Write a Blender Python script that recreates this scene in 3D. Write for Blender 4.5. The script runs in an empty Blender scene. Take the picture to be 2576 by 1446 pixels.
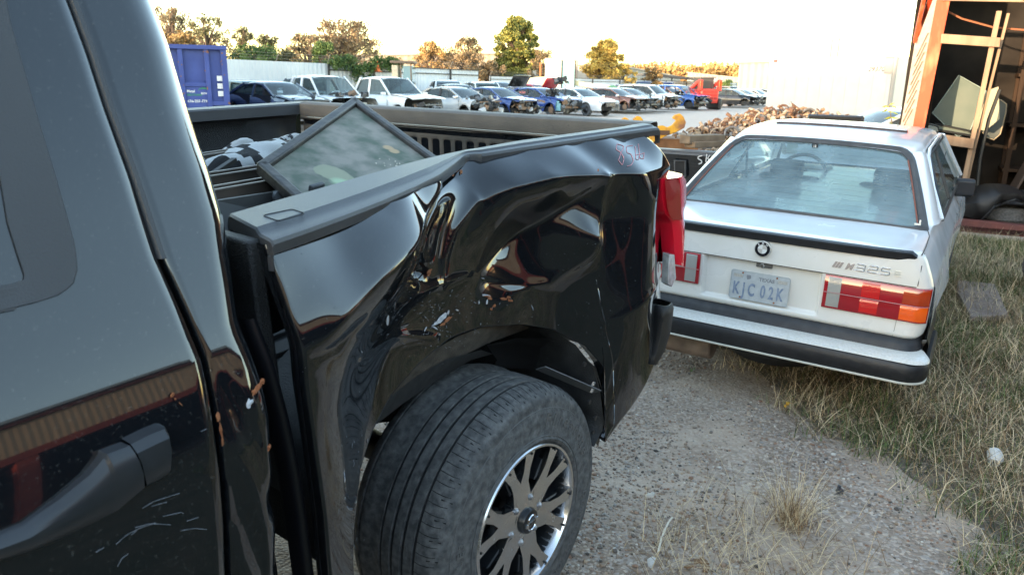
import bpy, math, random
import numpy as np
from mathutils import Vector, Matrix, Euler
rnd = random.Random(7)
rng = np.random.default_rng(7)
rad = math.radians
SC = bpy.context.scene
COL = SC.collection
# ------------------------------------------------------------------ camera
PW, PH = 2576, 1446
CX, CY, CZ, YAW, PIT, ROL, FOC = -0.908846864, -1.17194197, 1.6480716, .649824366, .261760321, .0161831259, 1918.92
FW = Vector((math.cos(YAW)*math.cos(PIT), math.sin(YAW)*math.cos(PIT), -math.sin(PIT)))
RT0 = Vector((math.sin(YAW), -math.cos(YAW), 0)); UP0 = RT0.cross(FW)
RT = RT0*math.cos(ROL) + UP0*math.sin(ROL); UP = UP0*math.cos(ROL) - RT0*math.sin(ROL)
CAM = Vector((CX, CY, CZ))
cd = bpy.data.cameras.new('camera'); cam = bpy.data.objects.new('camera', cd); COL.objects.link(cam)
cam.matrix_world = Matrix(((RT.x, UP.x, -FW.x, CX), (RT.y, UP.y, -FW.y, CY), (RT.z, UP.z, -FW.z, CZ), (0, 0, 0, 1)))
cd.sensor_width = 36; cd.lens = 36*FOC/PW; cd.clip_end = 2000; cd.clip_start = .05
cd.dof.use_dof = True; cd.dof.focus_distance = 2.9; cd.dof.aperture_fstop = 7.1
SC.camera = cam
SC.render.resolution_x = 1024; SC.render.resolution_y = 574
# ------------------------------------------------------------------ light
SUN_AZ, SUN_EL = 172, 6.0        # direction the sun stands in, from +X
w = bpy.data.worlds.new('World'); SC.world = w; w.use_nodes = True
nt = w.node_tree; bg = nt.nodes['Background']; sky = nt.nodes.new('ShaderNodeTexSky')
sky.sky_type = 'NISHITA'; sky.sun_disc = False; sky.sun_elevation = rad(SUN_EL); sky.sun_rotation = rad(90-SUN_AZ)
sky.air_density = 1.0; sky.dust_density = 0.6; sky.ozone_density = 1.0; sky.altitude = 100
wmx = nt.nodes.new('ShaderNodeMix'); wmx.data_type = 'RGBA'; wmx.blend_type = 'MULTIPLY'; wmx.inputs[0].default_value = 1; wmx.inputs[7].default_value = (1, .96, .93, 1)
nt.links.new(sky.outputs[0], wmx.inputs[6]); nt.links.new(wmx.outputs[2], bg.inputs[0]); bg.inputs[1].default_value = .15
sl = bpy.data.lights.new('sun', 'SUN'); sl.energy = 1.5; sl.angle = rad(.6); sl.color = (1, .72, .46)
so = bpy.data.objects.new('sun', sl); COL.objects.link(so)
sd = Vector((math.cos(rad(SUN_AZ))*math.cos(rad(SUN_EL)), math.sin(rad(SUN_AZ))*math.cos(rad(SUN_EL)), math.sin(rad(SUN_EL))))
so.rotation_euler = sd.to_track_quat('Z', 'Y').to_euler(); so.location = (-20, 5, 20)
vs = SC.view_settings; vs.view_transform = 'Standard'; vs.look = 'None'; vs.exposure = 3.2; vs.gamma = 1; vs.use_curve_mapping = False
SC.cycles.max_bounces = 8; SC.cycles.transparent_max_bounces = 12

# ------------------------------------------------------------------ helpers
def ray(px, py):
    d = FW*FOC + RT*(px-PW/2) - UP*(py-PH/2)
    return d.normalized()
def at(px, py, dist):            # point on the sight line at a horizontal distance
    d = ray(px, py); h = math.hypot(d.x, d.y); return CAM + d*(dist/h)
def gr(px, py, z=0.):
    d = ray(px, py); return CAM + d*((z-CZ)/d.z)
def aty(px, py, y):
    d = ray(px, py); return CAM + d*((y-CY)/d.y)

def tag(o, label=None, cat=None, group=None, kind=None):
    if label: o['label'] = label
    if cat: o['category'] = cat
    if group: o['group'] = group
    if kind: o['kind'] = kind
    return o
def empty(name, loc=(0, 0, 0), rz=0., label=None, cat=None, group=None):
    o = bpy.data.objects.new(name, None); COL.objects.link(o); o.location = loc; o.rotation_euler = (0, 0, rz)
    o.empty_display_size = .2
    return tag(o, label, cat, group)

class MB:
    def __init__(s): s.v = []; s.f = []; s.m = []; s.cur = 0
    def mat(s, i): s.cur = i; return s
    def add(s, vs_, fs):
        n = len(s.v); s.v.extend([tuple(q) for q in vs_]); s.f.extend([tuple(i+n for i in q) for q in fs]); s.m.extend([s.cur]*len(fs)); return s
    def box(s, c, sz, rot=None, top=None):
        hx, hy, hz = sz[0]/2, sz[1]/2, sz[2]/2; tx, ty = top if top else (1, 1)
        p = [Vector((a*hx*(tx if e > 0 else 1), b*hy*(ty if e > 0 else 1), e*hz)) for e in (-1, 1) for a, b in ((-1, -1), (1, -1), (1, 1), (-1, 1))]
        if rot is not None:
            R = rot if isinstance(rot, Matrix) else Euler(rot).to_matrix(); p = [R @ q for q in p]
        c = Vector(c); return s.add([c+q for q in p], [(3, 2, 1, 0), (4, 5, 6, 7), (0, 1, 5, 4), (1, 2, 6, 5), (2, 3, 7, 6), (3, 0, 4, 7)])
    def bar(s, a, b, w_, h_=None, up=(0, 0, 1)):
        a = Vector(a); b = Vector(b); h_ = h_ or w_; d = (b-a); L = d.length; d.normalize(); u = Vector(up)
        if abs(d.dot(u)) > .98: u = Vector((1, 0, 0))
        r = d.cross(u).normalized(); u = r.cross(d)
        R = Matrix((r, d, u)).transposed(); return s.box((a+b)/2, (w_, L, h_), R)
    def tube(s, pts, r, n=8, cap=True, closed=False):
        pts = [Vector(p) for p in pts]; m = len(pts); rs = r if isinstance(r, (list, tuple)) else [r]*m
        V = []; prev = None
        for i, p in enumerate(pts):
            if closed: t = pts[(i+1) % m]-pts[i-1]
            else: t = pts[min(i+1, m-1)]-pts[max(i-1, 0)]
            t.normalize()
            if prev is None:
                u = t.orthogonal().normalized()
            else:
                u = (prev - t*prev.dot(t)); u = u.normalized() if u.length > 1e-6 else t.orthogonal().normalized()
            prev = u; w2 = t.cross(u)
            for k in range(n):
                a = 2*math.pi*k/n; V.append(p+(u*math.cos(a)+w2*math.sin(a))*rs[i])
        F = []
        for i in range(m if closed else m-1):
            j = (i+1) % m
            for k in range(n): F.append((i*n+k, i*n+(k+1) % n, j*n+(k+1) % n, j*n+k))
        if cap and not closed: F.append(tuple(range(n-1, -1, -1))); F.append(tuple((m-1)*n+k for k in range(n)))
        return s.add(V, F)
    def cyl(s, a, b, r, r2=None, n=12): return s.tube([a, b], [r, r if r2 is None else r2], n)
    def lathe(s, prof, c=(0, 0, 0), ax='y', n=48, closed=False):    # prof: (radius, axial)
        V = []; c = Vector(c)
        for r, a in prof:
            for k in range(n):
                t = 2*math.pi*k/n; x, z = r*math.cos(t), r*math.sin(t)
                V.append(c+(Vector((x, a, z)) if ax == 'y' else Vector((x, z, a)) if ax == 'z' else Vector((a, x, z))))
        F = []; m = len(prof)
        for i in range(m if closed else m-1):
            j = (i+1) % m
            for k in range(n): F.append((i*n+k, i*n+(k+1) % n, j*n+(k+1) % n, j*n+k))
        return s.add(V, F)
    def prism(s, poly, fn, a, b):       # poly of 2D points; fn(u,v,w)->3D
        n = len(poly); V = [fn(u, v, a) for u, v in poly]+[fn(u, v, b) for u, v in poly]
        F = [tuple(range(n-1, -1, -1)), tuple(range(n, 2*n))]+[(i, (i+1) % n, n+(i+1) % n, n+i) for i in range(n)]
        return s.add(V, F)
    def grid(s, P):                     # P[i][j] points
        a, b = len(P), len(P[0]); V = [p for row in P for p in row]
        return s.add(V, [(i*b+j, i*b+j+1, (i+1)*b+j+1, (i+1)*b+j) for i in range(a-1) for j in range(b-1)])
    def build(s, name, mats, parent=None, smooth=True, loc=None, bevel=0, seg=2, solid=0, angle=35, sub=0, recalc=True):
        me = bpy.data.meshes.new(name); me.from_pydata([tuple(p) for p in s.v], [], s.f); me.update()
        mats = mats if isinstance(mats, (list, tuple)) else [mats]
        for m_ in mats: me.materials.append(m_)
        if len(mats) > 1: me.polygons.foreach_set('material_index', s.m)
        if recalc:
            import bmesh
            bm = bmesh.new(); bm.from_mesh(me); bmesh.ops.recalc_face_normals(bm, faces=bm.faces); bm.to_mesh(me); bm.free()
        if smooth: me.shade_smooth(); me.set_sharp_from_angle(angle=rad(angle))
        o = bpy.data.objects.new(name, me); COL.objects.link(o)
        if parent: o.parent = parent
        if loc: o.location = loc
        if solid: q = o.modifiers.new('solid', 'SOLIDIFY'); q.thickness = solid; q.offset = 0
        if sub: q = o.modifiers.new('sub', 'SUBSURF'); q.levels = q.render_levels = sub
        if bevel:
            q = o.modifiers.new('bevel', 'BEVEL'); q.width = bevel; q.segments = seg; q.limit_method = 'ANGLE'; q.angle_limit = rad(40)
        return o

def np_mesh(name, V, F, mat, parent=None, smooth=False, attr=None):
    me = bpy.data.meshes.new(name); V = np.asarray(V, dtype=np.float32); F = np.asarray(F, dtype=np.int32)
    k = F.shape[1]; me.vertices.add(len(V)); me.vertices.foreach_set('co', V.ravel())
    me.loops.add(F.size); me.loops.foreach_set('vertex_index', F.ravel())
    me.polygons.add(len(F)); me.polygons.foreach_set('loop_start', np.arange(0, F.size, k, dtype=np.int32))
    me.update(calc_edges=True)
    if attr is not None:
        a = me.attributes.new('tint', 'FLOAT', 'POINT'); a.data.foreach_set('value', np.asarray(attr, dtype=np.float32))
    me.materials.append(mat)
    if smooth: me.shade_smooth()
    o = bpy.data.objects.new(name, me); COL.objects.link(o)
    if parent: o.parent = parent
    return o

def copy_tree(o, parent=None):
    c = o.copy(); COL.objects.link(c); c.parent = parent
    for ch in list(o.children): copy_tree(ch, c)
    return c

_FC = {}
def glyphs(txt, size=1., ext=0., bold=0., shear=0., align='CENTER'):
    cu = bpy.data.curves.new('t', 'FONT'); cu.body = txt; cu.size = size; cu.extrude = ext; cu.offset = bold; cu.shear = shear
    cu.align_x = align; cu.resolution_u = 3
    o = bpy.data.objects.new('t', cu); COL.objects.link(o)
    dg = bpy.context.evaluated_depsgraph_get(); dg.update(); me = o.evaluated_get(dg).to_mesh()
    V = [tuple(v.co) for v in me.vertices]; F = [tuple(p.vertices) for p in me.polygons]
    o.evaluated_get(dg).to_mesh_clear(); bpy.data.objects.remove(o); bpy.data.curves.remove(cu)
    return V, F
def text(mb, txt, size, o, ex, ey, ext=.0, bold=0., shear=0., align='CENTER', sx=1.):
    V, F = glyphs(txt, size, ext, bold, shear, align); o = Vector(o); ex = Vector(ex).normalized(); ey = Vector(ey).normalized(); ez = ex.cross(ey)
    return mb.add([o+ex*v[0]*sx+ey*v[1]+ez*v[2] for v in V], F)

# ------------------------------------------------------------------ materials
def mat(name, col, rough=.5, metal=0., coat=0., spec=.5, noise=0., nscale=8., bump=0., bscale=60., col2=None, trans=0., alpha=1., emit=None, coatr=.03, attr=False, detail=5, stretch=None, thresh=None, rvar=0., ior=1.5):
    m = bpy.data.materials.new(name); m.use_nodes = True; n = m.node_tree.nodes; l = m.node_tree.links; b = n['Principled BSDF']
    c4 = tuple(col)+(1,)
    b.inputs['Base Color'].default_value = c4; b.inputs['Roughness'].default_value = rough; b.inputs['Metallic'].default_value = metal
    b.inputs['Coat Weight'].default_value = coat; b.inputs['Coat Roughness'].default_value = coatr; b.inputs['IOR'].default_value = ior
    b.inputs['Specular IOR Level'].default_value = spec
    if name == 'black_paint': b.inputs['Coat IOR'].default_value = 1.6
    b.inputs['Transmission Weight'].default_value = trans; b.inputs['Alpha'].default_value = alpha
    if emit: b.inputs['Emission Color'].default_value = tuple(emit[:3])+(1,); b.inputs['Emission Strength'].default_value = emit[3]
    tc = n.new('ShaderNodeTexCoord'); src = tc.outputs['Object']
    if stretch:
        mp = n.new('ShaderNodeMapping'); mp.inputs['Scale'].default_value = stretch; l.new(src, mp.inputs['Vector']); src = mp.outputs['Vector']
    if noise or col2 or attr or rvar:
        nz = n.new('ShaderNodeTexNoise'); nz.inputs['Scale'].default_value = nscale; nz.inputs['Detail'].default_value = detail; l.new(src, nz.inputs['Vector'])
        fac = nz.outputs['Fac']
        rp = n.new('ShaderNodeValToRGB'); lo, hi = thresh or (.3, .7)
        rp.color_ramp.elements[0].position = lo; rp.color_ramp.elements[1].position = hi
        d2 = col2 or tuple(min(1, x*(1+noise)) for x in col); d1 = col if col2 else tuple(x*(1-noise) for x in col)
        rp.color_ramp.elements[0].color = tuple(d1)+(1,); rp.color_ramp.elements[1].color = tuple(d2)+(1,)
        if attr:
            at_ = n.new('ShaderNodeAttribute'); at_.attribute_name = 'tint'; fac = at_.outputs['Fac']
        l.new(fac, rp.inputs['Fac'])
        if noise or col2 or attr: l.new(rp.outputs['Color'], b.inputs['Base Color'])
        if rvar:
            mr = n.new('ShaderNodeMapRange'); mr.inputs[3].default_value = max(0.02, rough-rvar); mr.inputs[4].default_value = rough+rvar; mr.inputs[1].default_value = .3; mr.inputs[2].default_value = .7
            l.new(nz.outputs['Fac'], mr.inputs[0]); l.new(mr.outputs[0], b.inputs['Roughness'])
    if bump:
        bz = n.new('ShaderNodeTexNoise'); bz.inputs['Scale'].default_value = bscale; bz.inputs['Detail'].default_value = 3; l.new(src, bz.inputs['Vector'])
        bp = n.new('ShaderNodeBump'); bp.inputs['Strength'].default_value = bump; bp.inputs['Distance'].default_value = .01; l.new(bz.outputs['Fac'], bp.inputs['Height']); l.new(bp.outputs['Normal'], b.inputs['Normal'])
    return m
def glass_mat(name, tint, refl=1., rough=.02, dirt=0., dcol=(.4, .42, .4)):
    m = bpy.data.materials.new(name); m.use_nodes = True; n = m.node_tree.nodes; l = m.node_tree.links; n.remove(n['Principled BSDF'])
    out = n['Material Output']; tr = n.new('ShaderNodeBsdfTransparent'); tr.inputs[0].default_value = tuple(tint)+(1,)
    gl = n.new('ShaderNodeBsdfGlossy'); gl.inputs['Roughness'].default_value = rough; fr = n.new('ShaderNodeFresnel'); fr.inputs[0].default_value = 1.5
    mu = n.new('ShaderNodeMath'); mu.operation = 'MULTIPLY'; mu.inputs[1].default_value = refl; l.new(fr.outputs[0], mu.inputs[0])
    mx = n.new('ShaderNodeMixShader'); l.new(mu.outputs[0], mx.inputs[0]); l.new(tr.outputs[0], mx.inputs[1]); l.new(gl.outputs[0], mx.inputs[2])
    last = mx
    if dirt:
        df = n.new('ShaderNodeBsdfDiffuse'); df.inputs[0].default_value = tuple(dcol)+(1,)
        nz = n.new('ShaderNodeTexNoise'); nz.inputs['Scale'].default_value = 6; nz.inputs['Detail'].default_value = 8; tc = n.new('ShaderNodeTexCoord'); l.new(tc.outputs['Object'], nz.inputs['Vector'])
        mr = n.new('ShaderNodeMapRange'); mr.inputs[1].default_value = .3; mr.inputs[2].default_value = .7; mr.inputs[3].default_value = dirt*.6; mr.inputs[4].default_value = min(1, dirt*1.4); l.new(nz.outputs['Fac'], mr.inputs[0])
        m2 = n.new('ShaderNodeMixShader'); l.new(mr.outputs[0], m2.inputs[0]); l.new(mx.outputs[0], m2.inputs[1]); l.new(df.outputs[0], m2.inputs[2]); last = m2
    l.new(last.outputs[0], out.inputs[0]); return m

M = dict(
 black_paint=mat('black_paint', (.007, .008, .010), .06, coat=1., spec=.25, col2=(.045, .045, .043), nscale=170, detail=3, thresh=(.60, .80), ior=1.5, coatr=.02),
 dull_black=mat('dull_black', (.012, .012, .013), .55, bump=.1, bscale=200),
 deep_black=mat('deep_black', (.004, .004, .005), .8),
 rail_plastic=mat('rail_plastic', (.055, .057, .062), .42, noise=.15, nscale=5, bump=.15, bscale=400),
 liner=mat('liner', (.022, .022, .023), .55, noise=.4, nscale=9, bump=.6, bscale=300),
 liner_dusty=mat('liner_dusty', (.055, .050, .043), .75, col2=(.15, .12, .09), nscale=7, bump=.6, bscale=260),
 trim_grey=mat('trim_grey', (.05, .052, .056), .5, bump=.15, bscale=300),
 handle_plastic=mat('handle_plastic', (.03, .033, .038), .33, noise=.2, nscale=12),
 tyre=mat('tyre', (.055, .056, .057), .8, col2=(.15, .15, .148), nscale=45, thresh=(.35, .75), bump=.25, bscale=120),
 tyre_mark=mat('tyre_mark', (.009, .009, .010), .7),
 machined=mat('machined', (.62, .63, .65), .22, metal=1., rvar=.06, nscale=25),
 pocket_black=mat('pocket_black', (.012, .013, .015), .3),
 chrome=mat('chrome', (.75, .76, .78), .12, metal=1.),
 steel=mat('steel', (.35, .35, .36), .4, metal=.8, noise=.3, nscale=20),
 rust=mat('rust', (.30, .09, .03), .85, col2=(.42, .17, .07), nscale=60, bump=.8, bscale=300),
 primer=mat('primer', (.45, .46, .48), .6, noise=.3, nscale=90),
 scuff=mat('scuff', (.20, .215, .24), .7, noise=.4, nscale=120),
 red_lens=mat('red_lens', (.78, .012, .035), .16, coat=.35, spec=.3),
 red_lens_dark=mat('red_lens_dark', (.34, .004, .010), .15, coat=1),
 plastic_clear=mat('plastic_clear', (.34, .36, .37), .2, coat=.5, noise=.3, nscale=40),
 pink_chalk=mat('pink_chalk', (.62, .30, .34), .8),
)
# ================================================================== BLACK PICKUP (own frame: x rearward from the bed front, y away from the camera, z up)
TP, TR, AX = -0.0846787175, .0259504650, .755257170
tk = empty('pickup_truck', (AX, 0, 0), 0, 'shiny black pickup in the foreground with a crushed, creased bed side', 'pickup truck')
tk.rotation_mode = 'ZYX'; tk.rotation_euler = (TR, TP, 0)
TM = Matrix.Translation((AX, 0, 0)) @ Matrix.Rotation(TR, 4, 'X') @ Matrix.Rotation(TP, 4, 'Y') @ Matrix.Translation((-AX, 0, 0))
TMi = TM.inverted(); TC = TMi @ CAM
def tl(px, py, axis, val):
    d = TMi.to_3x3() @ ray(px, py); t = (val-TC[axis])/d[axis]; return TC+d*t
def tb(mb, name, mats, parent=None, **k):
    o = mb.build(name, mats, parent or tk, **k)
    if parent is None: o.location = (-AX, 0, 0)
    return o
HR = 1.451
ro = [tl(*p, 2, HR) for p in [(682, 600), (760, 574), (860, 538), (960, 500), (1040, 466), (1100, 437), (1140, 408), (1165, 388), (1182, 384), (1210, 384), (1300, 370), (1450, 348), (1570, 330), (1652, 319)]]
ri = [tl(*p, 2, HR) for p in [(577, 545), (680, 515), (800, 481), (930, 443), (1010, 420), (1070, 403), (1120, 390), (1160, 381), (1178, 377), (1205, 374), (1300, 357), (1450, 336), (1560, 321), (1612, 312)]]
# ---- dented bed side: thin-plate style interpolation through measured depths
CP = []
def cp(*a):
    for px, py, y in a:
        q = tl(px, py, 1, y); CP.append((q.x, q.z, y))
for p in ro: CP.append((p.x, 1.432, p.y+.012))
for z, y in ((1.33, -.035), (1.2, -.060), (1.08, -.072), (.9, -.078), (.7, -.07), (.45, -.05)): CP.append((-.005, z, y)); CP.append((-.12, z, y))
cp((850, 625, .012), (780, 690, -.025), (880, 680, -.022), (800, 760, -.05), (800, 850, -.068), (950, 690, -.035), (1040, 590, .005), (985, 560, .012), (1040, 500, .05), (860, 790, -.060), (775, 893, -.078), (1125, 465, .095),
   (1165, 432, .235), (1190, 480, .20), (1090, 582, .165), (1130, 515, .19), (1068, 688, .125), (1180, 560, .17), (1130, 650, .165), (1000, 780, .10), (940, 870, .05), (880, 960, -.01), (845, 1090, -.045), (800, 1000, -.068), (830, 920, -.045),
   (1190, 395, .25), (1300, 388, .20), (1400, 370, .155), (1500, 352, .115), (1640, 345, .055),
   (1240, 492, .165), (1300, 468, .118), (1400, 444, .075), (1500, 432, .042), (1600, 437, -.002), (1680, 416, .012),
   (1300, 530, .155), (1400, 505, .120), (1500, 490, .075), (1240, 620, .18), (1350, 600, .162), (1450, 570, .122), (1200, 700, .178), (1300, 700, .165), (1400, 680, .125), (1480, 640, .068), (1545, 600, -.028),
   (1100, 790, .152), (1200, 765, .168), (1300, 775, .152), (1400, 790, .126), (1480, 800, .060), (1550, 800, .0),
   (1600, 600, -.012), (1600, 750, -.035), (1660, 600, .034), (1600, 510, -.002), (1660, 500, .038), (1692, 500, .066), (1650, 750, .004), (1600, 900, -.035), (1560, 1000, -.018), (1530, 900, .002),
   (1050, 920, .11), (1130, 852, .152), (1210, 824, .168), (1300, 820, .152), (1380, 834, .138), (1440, 872, .098), (1490, 930, .042), (1515, 1010, .01), (1522, 1080, .0), (1498, 1128, .0), (1570, 1040, -.02), (1640, 915, -.025), (935, 1090, .03), (905, 1180, .0), (887, 1400, -.04))
CPn = np.array(CP)
def _phi(r): return r**3
def rbf_fit(P):
    X = P[:, :2]; n = len(P); D = np.linalg.norm(X[:, None]-X[None], axis=2)
    A = np.zeros((n+3, n+3)); A[:n, :n] = _phi(D) + np.eye(n)*.00035; A[:n, n] = 1; A[:n, n+1:] = X; A[n:, :n] = A[:n, n:].T
    return np.linalg.solve(A, np.concatenate([P[:, 2], [0, 0, 0]]))
W_ = rbf_fit(CPn)
def crease(pts, amp, wd__, eps=.25): return (np.array([(lambda q: (q.x, q.z))(tl(px, py, 1, y)) for px, py, y in pts]), amp, wd__, eps)
CREASE = [crease([(1150, 435, .21), (1100, 500, .15), (1060, 580, .12), (1052, 640, .11), (1070, 690, .12)], [.035, .045, .035, .03, .03], .018, .08),
 crease([(1120, 470, .10), (1040, 600, .01), (950, 695, -.03), (860, 795, -.055), (790, 890, -.07)], [-.016, -.02, -.018, -.016, -.004], .035, .12),
 crease([(1205, 510, .17), (1300, 468, .12), (1400, 444, .075), (1528, 441, .03), (1600, 437, -.005), (1688, 416, .02)], [-.004, -.014, -.018, -.024, -.014, -.010], .026, .08),
 crease([(1490, 458, .08), (1430, 500, .12), (1360, 560, .155), (1285, 625, .17), (1215, 680, .178)], [.006, .022, .024, .020, .006], .030, .15),
 crease([(1530, 460, .03), (1512, 530, .05), (1450, 635, .10), (1375, 710, .14), (1290, 735, .155)], [-.014, -.027, -.028, -.022, -.008], .030, .12),
 crease([(1198, 500, .18), (1150, 580, .16), (1120, 650, .16), (1110, 740, .155)], [-.016, -.014, -.010, -.002], .018, .08),
 crease([(1230, 712, .17), (1330, 722, .15), (1420, 738, .11)], [.005, .006, .002], .016),
 crease([(1075, 690, .12), (1000, 740, .09), (930, 800, .03), (850, 860, -.03)], [.016, .012, .008, .002], .018),
 crease([(1690, 690, -.01), (1640, 730, -.04), (1560, 830, -.04), (1530, 900, -.03)], [-.010, -.008, -.006, -.002], .02),
 crease([(1528, 445, .03), (1548, 500, .0), (1556, 560, -.02)], [-.016, -.010, -.002], .016, .08),
 crease([(900, 900, .01), (1000, 850, .08), (1100, 850, .13)], [-.006, -.010, -.004], .016, .08),
 crease([(1000, 770, .09), (1090, 720, .15), (1180, 690, .17)], [-.004, -.008, -.004], .012, .08),
 crease([(790, 900, -.07), (850, 870, -.05), (900, 800, -.02)], [.006, .010, .003], .012, .08)]
def side_y(x, z):
    x = np.atleast_1d(x); z = np.atleast_1d(z)
    D = np.hypot(x[:, None]-CPn[None, :, 0], z[:, None]-CPn[None, :, 1])
    y = _phi(D) @ W_[:-3] + W_[-3] + W_[-2]*x + W_[-1]*z
    for P_, amp, wd__, eps in CREASE:
        dm = np.full(x.shape, 9.); tm = np.zeros(x.shape)
        n_ = len(P_)-1
        for k in range(n_):
            a_, b_ = P_[k], P_[k+1]; ab = b_-a_; t = np.clip(((x-a_[0])*ab[0]+(z-a_[1])*ab[1])/(ab@ab), 0, 1); d = np.hypot(x-a_[0]-t*ab[0], z-a_[1]-t*ab[1]); u = d < dm; dm = np.where(u, d, dm); tm = np.where(u, (k+t)/n_, tm)
        y = y+np.interp(tm, np.linspace(0, 1, len(amp)), amp)*np.exp(-np.sqrt((dm/wd__)**2+eps**2))
    return y
def on_side(px, py):
    y = 0.
    for _ in range(6):
        q = tl(px, py, 1, y); y = .4*y+.6*float(side_y(q.x, q.z)[0])
    return tl(px, py, 1, y)
def resample(pts, n):
    P = np.array(pts, float); s = np.r_[0, np.cumsum(np.linalg.norm(np.diff(P, axis=0), axis=1))]; t = np.linspace(0, s[-1], n)
    return np.stack([np.interp(t, s, P[:, k]) for k in range(P.shape[1])], 1)
NU, NV = 210, 130
topc = resample([(-.008, 1.437), (1.50, 1.437)], NU)
# bottom outline: sill, wheel opening, rear lower edge
arch = []
for px, py, y in [(887, 1480, -.05), (892, 1330, -.035), (905, 1180, .0), (935, 1090, .03), (985, 1000, .07), (1050, 920, .11), (1130, 852, .152), (1210, 824, .168), (1300, 820, .152), (1380, 834, .138), (1440, 872, .098), (1490, 930, .042), (1515, 1010, .01), (1522, 1080, .0), (1498, 1128, .0)]:
    q = tl(px, py, 1, y); arch.append((q.x, q.z))
rb = [tl(px, py, 1, -.03) for px, py in ((1570, 1040), (1640, 915), (1672, 800))]
botc = resample([(-.008, .35), (arch[0][0], .40)]+arch+[(q.x, q.z) for q in rb], NU)
# more rows of columns: right boundary bulges to the tail corner
XZ = np.zeros((NV, NU, 2))
for j in range(NV):
    t = j/(NV-1); XZ[j] = topc*(1-t)+botc*t
    e = np.linspace(0, 1, NU)**3; z1 = XZ[j, -1, 1]
    tgt = np.interp(z1, [.75, .82, .95, 1.28, 1.31, 1.36, 1.437], [1.60, 1.625, 1.615, 1.55, 1.575, 1.55, 1.50]); XZ[j, :, 0] += e*(tgt-XZ[j, -1, 0])
Y = side_y(XZ[..., 0].ravel(), XZ[..., 1].ravel()).reshape(NV, NU)
# round the rear edge in, turn the arch lip in, tuck the front edge
mb = MB(); P = []
for j in range(NV):
    row = [(XZ[j, i, 0], Y[j, i], XZ[j, i, 1]) for i in range(NU)]
    fx, fy, fz = row[0]; row = [(fx+.006, fy+.05, fz), (fx, fy+.03, fz), (fx-.001, fy+.008, fz)]+row
    ex, ey, ez = row[-1]; row += [(ex+.012, ey+.006, ez), (ex+.02, ey+.02, ez), (ex+.022, ey+.06, ez)]
    P.append(row)
P.append([(a, b+.012, c+.004) for a, b, c in P[-1]]); P.append([(a, b+.035, c+.012) for a, b, c in P[-1]])
mb.grid(P)
bs = tb(mb, 'bed_side', M['black_paint'], angle=180); bs['label'] = 'crushed and creased glossy black bed side'
# ---- rail cap
mb = MB(); P = []
n_ = 90; RO = resample([tuple(p) for p in ro], n_); RI = resample([tuple(p) for p in ri], n_)
sec = [(-.004, 0, -.024), (-.008, 0, -.006), (.004, 0, .0), (.02, 0, .003)]
for i in range(n_):
    o_, q_ = Vector(RO[i]), Vector(RI[i]); d = (q_-o_); L_ = d.length; d.normalize()
    hz = min(1, L_/.15)*.008; row = [o_+Vector((0, .012, -.030)), o_+Vector((0, -.005, -.028)), o_+Vector((0, -.007, -.010)), o_+Vector((0, -.004, -.003)), o_+d*.008+Vector((0, 0, -.0005)),
           o_+d*(L_*.22)+Vector((0, 0, -.001)), o_+d*(L_*.27)+Vector((0, 0, -.001+hz*.5)), o_+d*(L_*.31)+Vector((0, 0, hz)), q_-d*.010+Vector((0, 0, hz)), q_+Vector((0, 0, -.001)), q_+Vector((0, .004, -.012)), q_+Vector((0, .004, -.05))]
    P.append(row)
f = P[0]; P.insert(0, [p+Vector((-.004, 0, -.004)) for p in f]); P.insert(0, [p+Vector((-.005, 0, -.03)) for p in f])
f = P[-1]; P.append([p+Vector((.012, 0, -.005)) for p in f]); P.append([p+Vector((.016, 0, -.028)) for p in f])
mb.grid(P); cap = tb(mb, 'rail_cap', M['rail_plastic'], angle=28)
# stake-pocket cover outline on the cap
mb = MB(); q = [tl(px, py, 2, HR+.0085) for px, py in ((660, 542), (735, 526), (768, 537), (700, 556))]
mb.tube([q[0].lerp(q[1], .06), q[0].lerp(q[1], .94), q[1].lerp(q[2], .1), q[1].lerp(q[2], .9), q[2].lerp(q[3], .06), q[2].lerp(q[3], .94), q[3].lerp(q[0], .1), q[3].lerp(q[0], .9)], .0012, 5, closed=True)
o = tb(mb, 'stake_pocket_cover', M['dull_black'])
# ---- bed tub: near inner wall, floor, front wall, far wall, tailgate
BD = .52; ZF = HR-BD
def inner(i): return Vector(RI[i])
mb = MB(); P = []
for i in range(n_):
    q = inner(i); P.append([q+Vector((0, .004, -.045)), q+Vector((0, .02, -.07)), q+Vector((0, .02, -.18)), q+Vector((0, .03, -.29))])
mb.grid(P); tb(mb, 'inner_bed_wall', M['liner'])
XT = 1.50; FY = 1.80
mb = MB()
for i in range(15):
    y0 = .1+i*.115; mb.box((.76, y0+.0575, ZF-.01), (1.60, .07, .02)) if y0 > .55 else None
mb.box((.76, 1.2, ZF-.03), (1.62, 1.3, .03)); tb(mb, 'bed_floor', M['liner'], bevel=.004)
mb = MB(); mb.box((-.01, .93, ZF+.25), (.03, 1.80, .52))
for i in range(8): mb.box((.012, .2+i*.2, ZF+.25), (.02, .08, .44))
tb(mb, 'bed_front_wall', M['liner'], bevel=.006)
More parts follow.
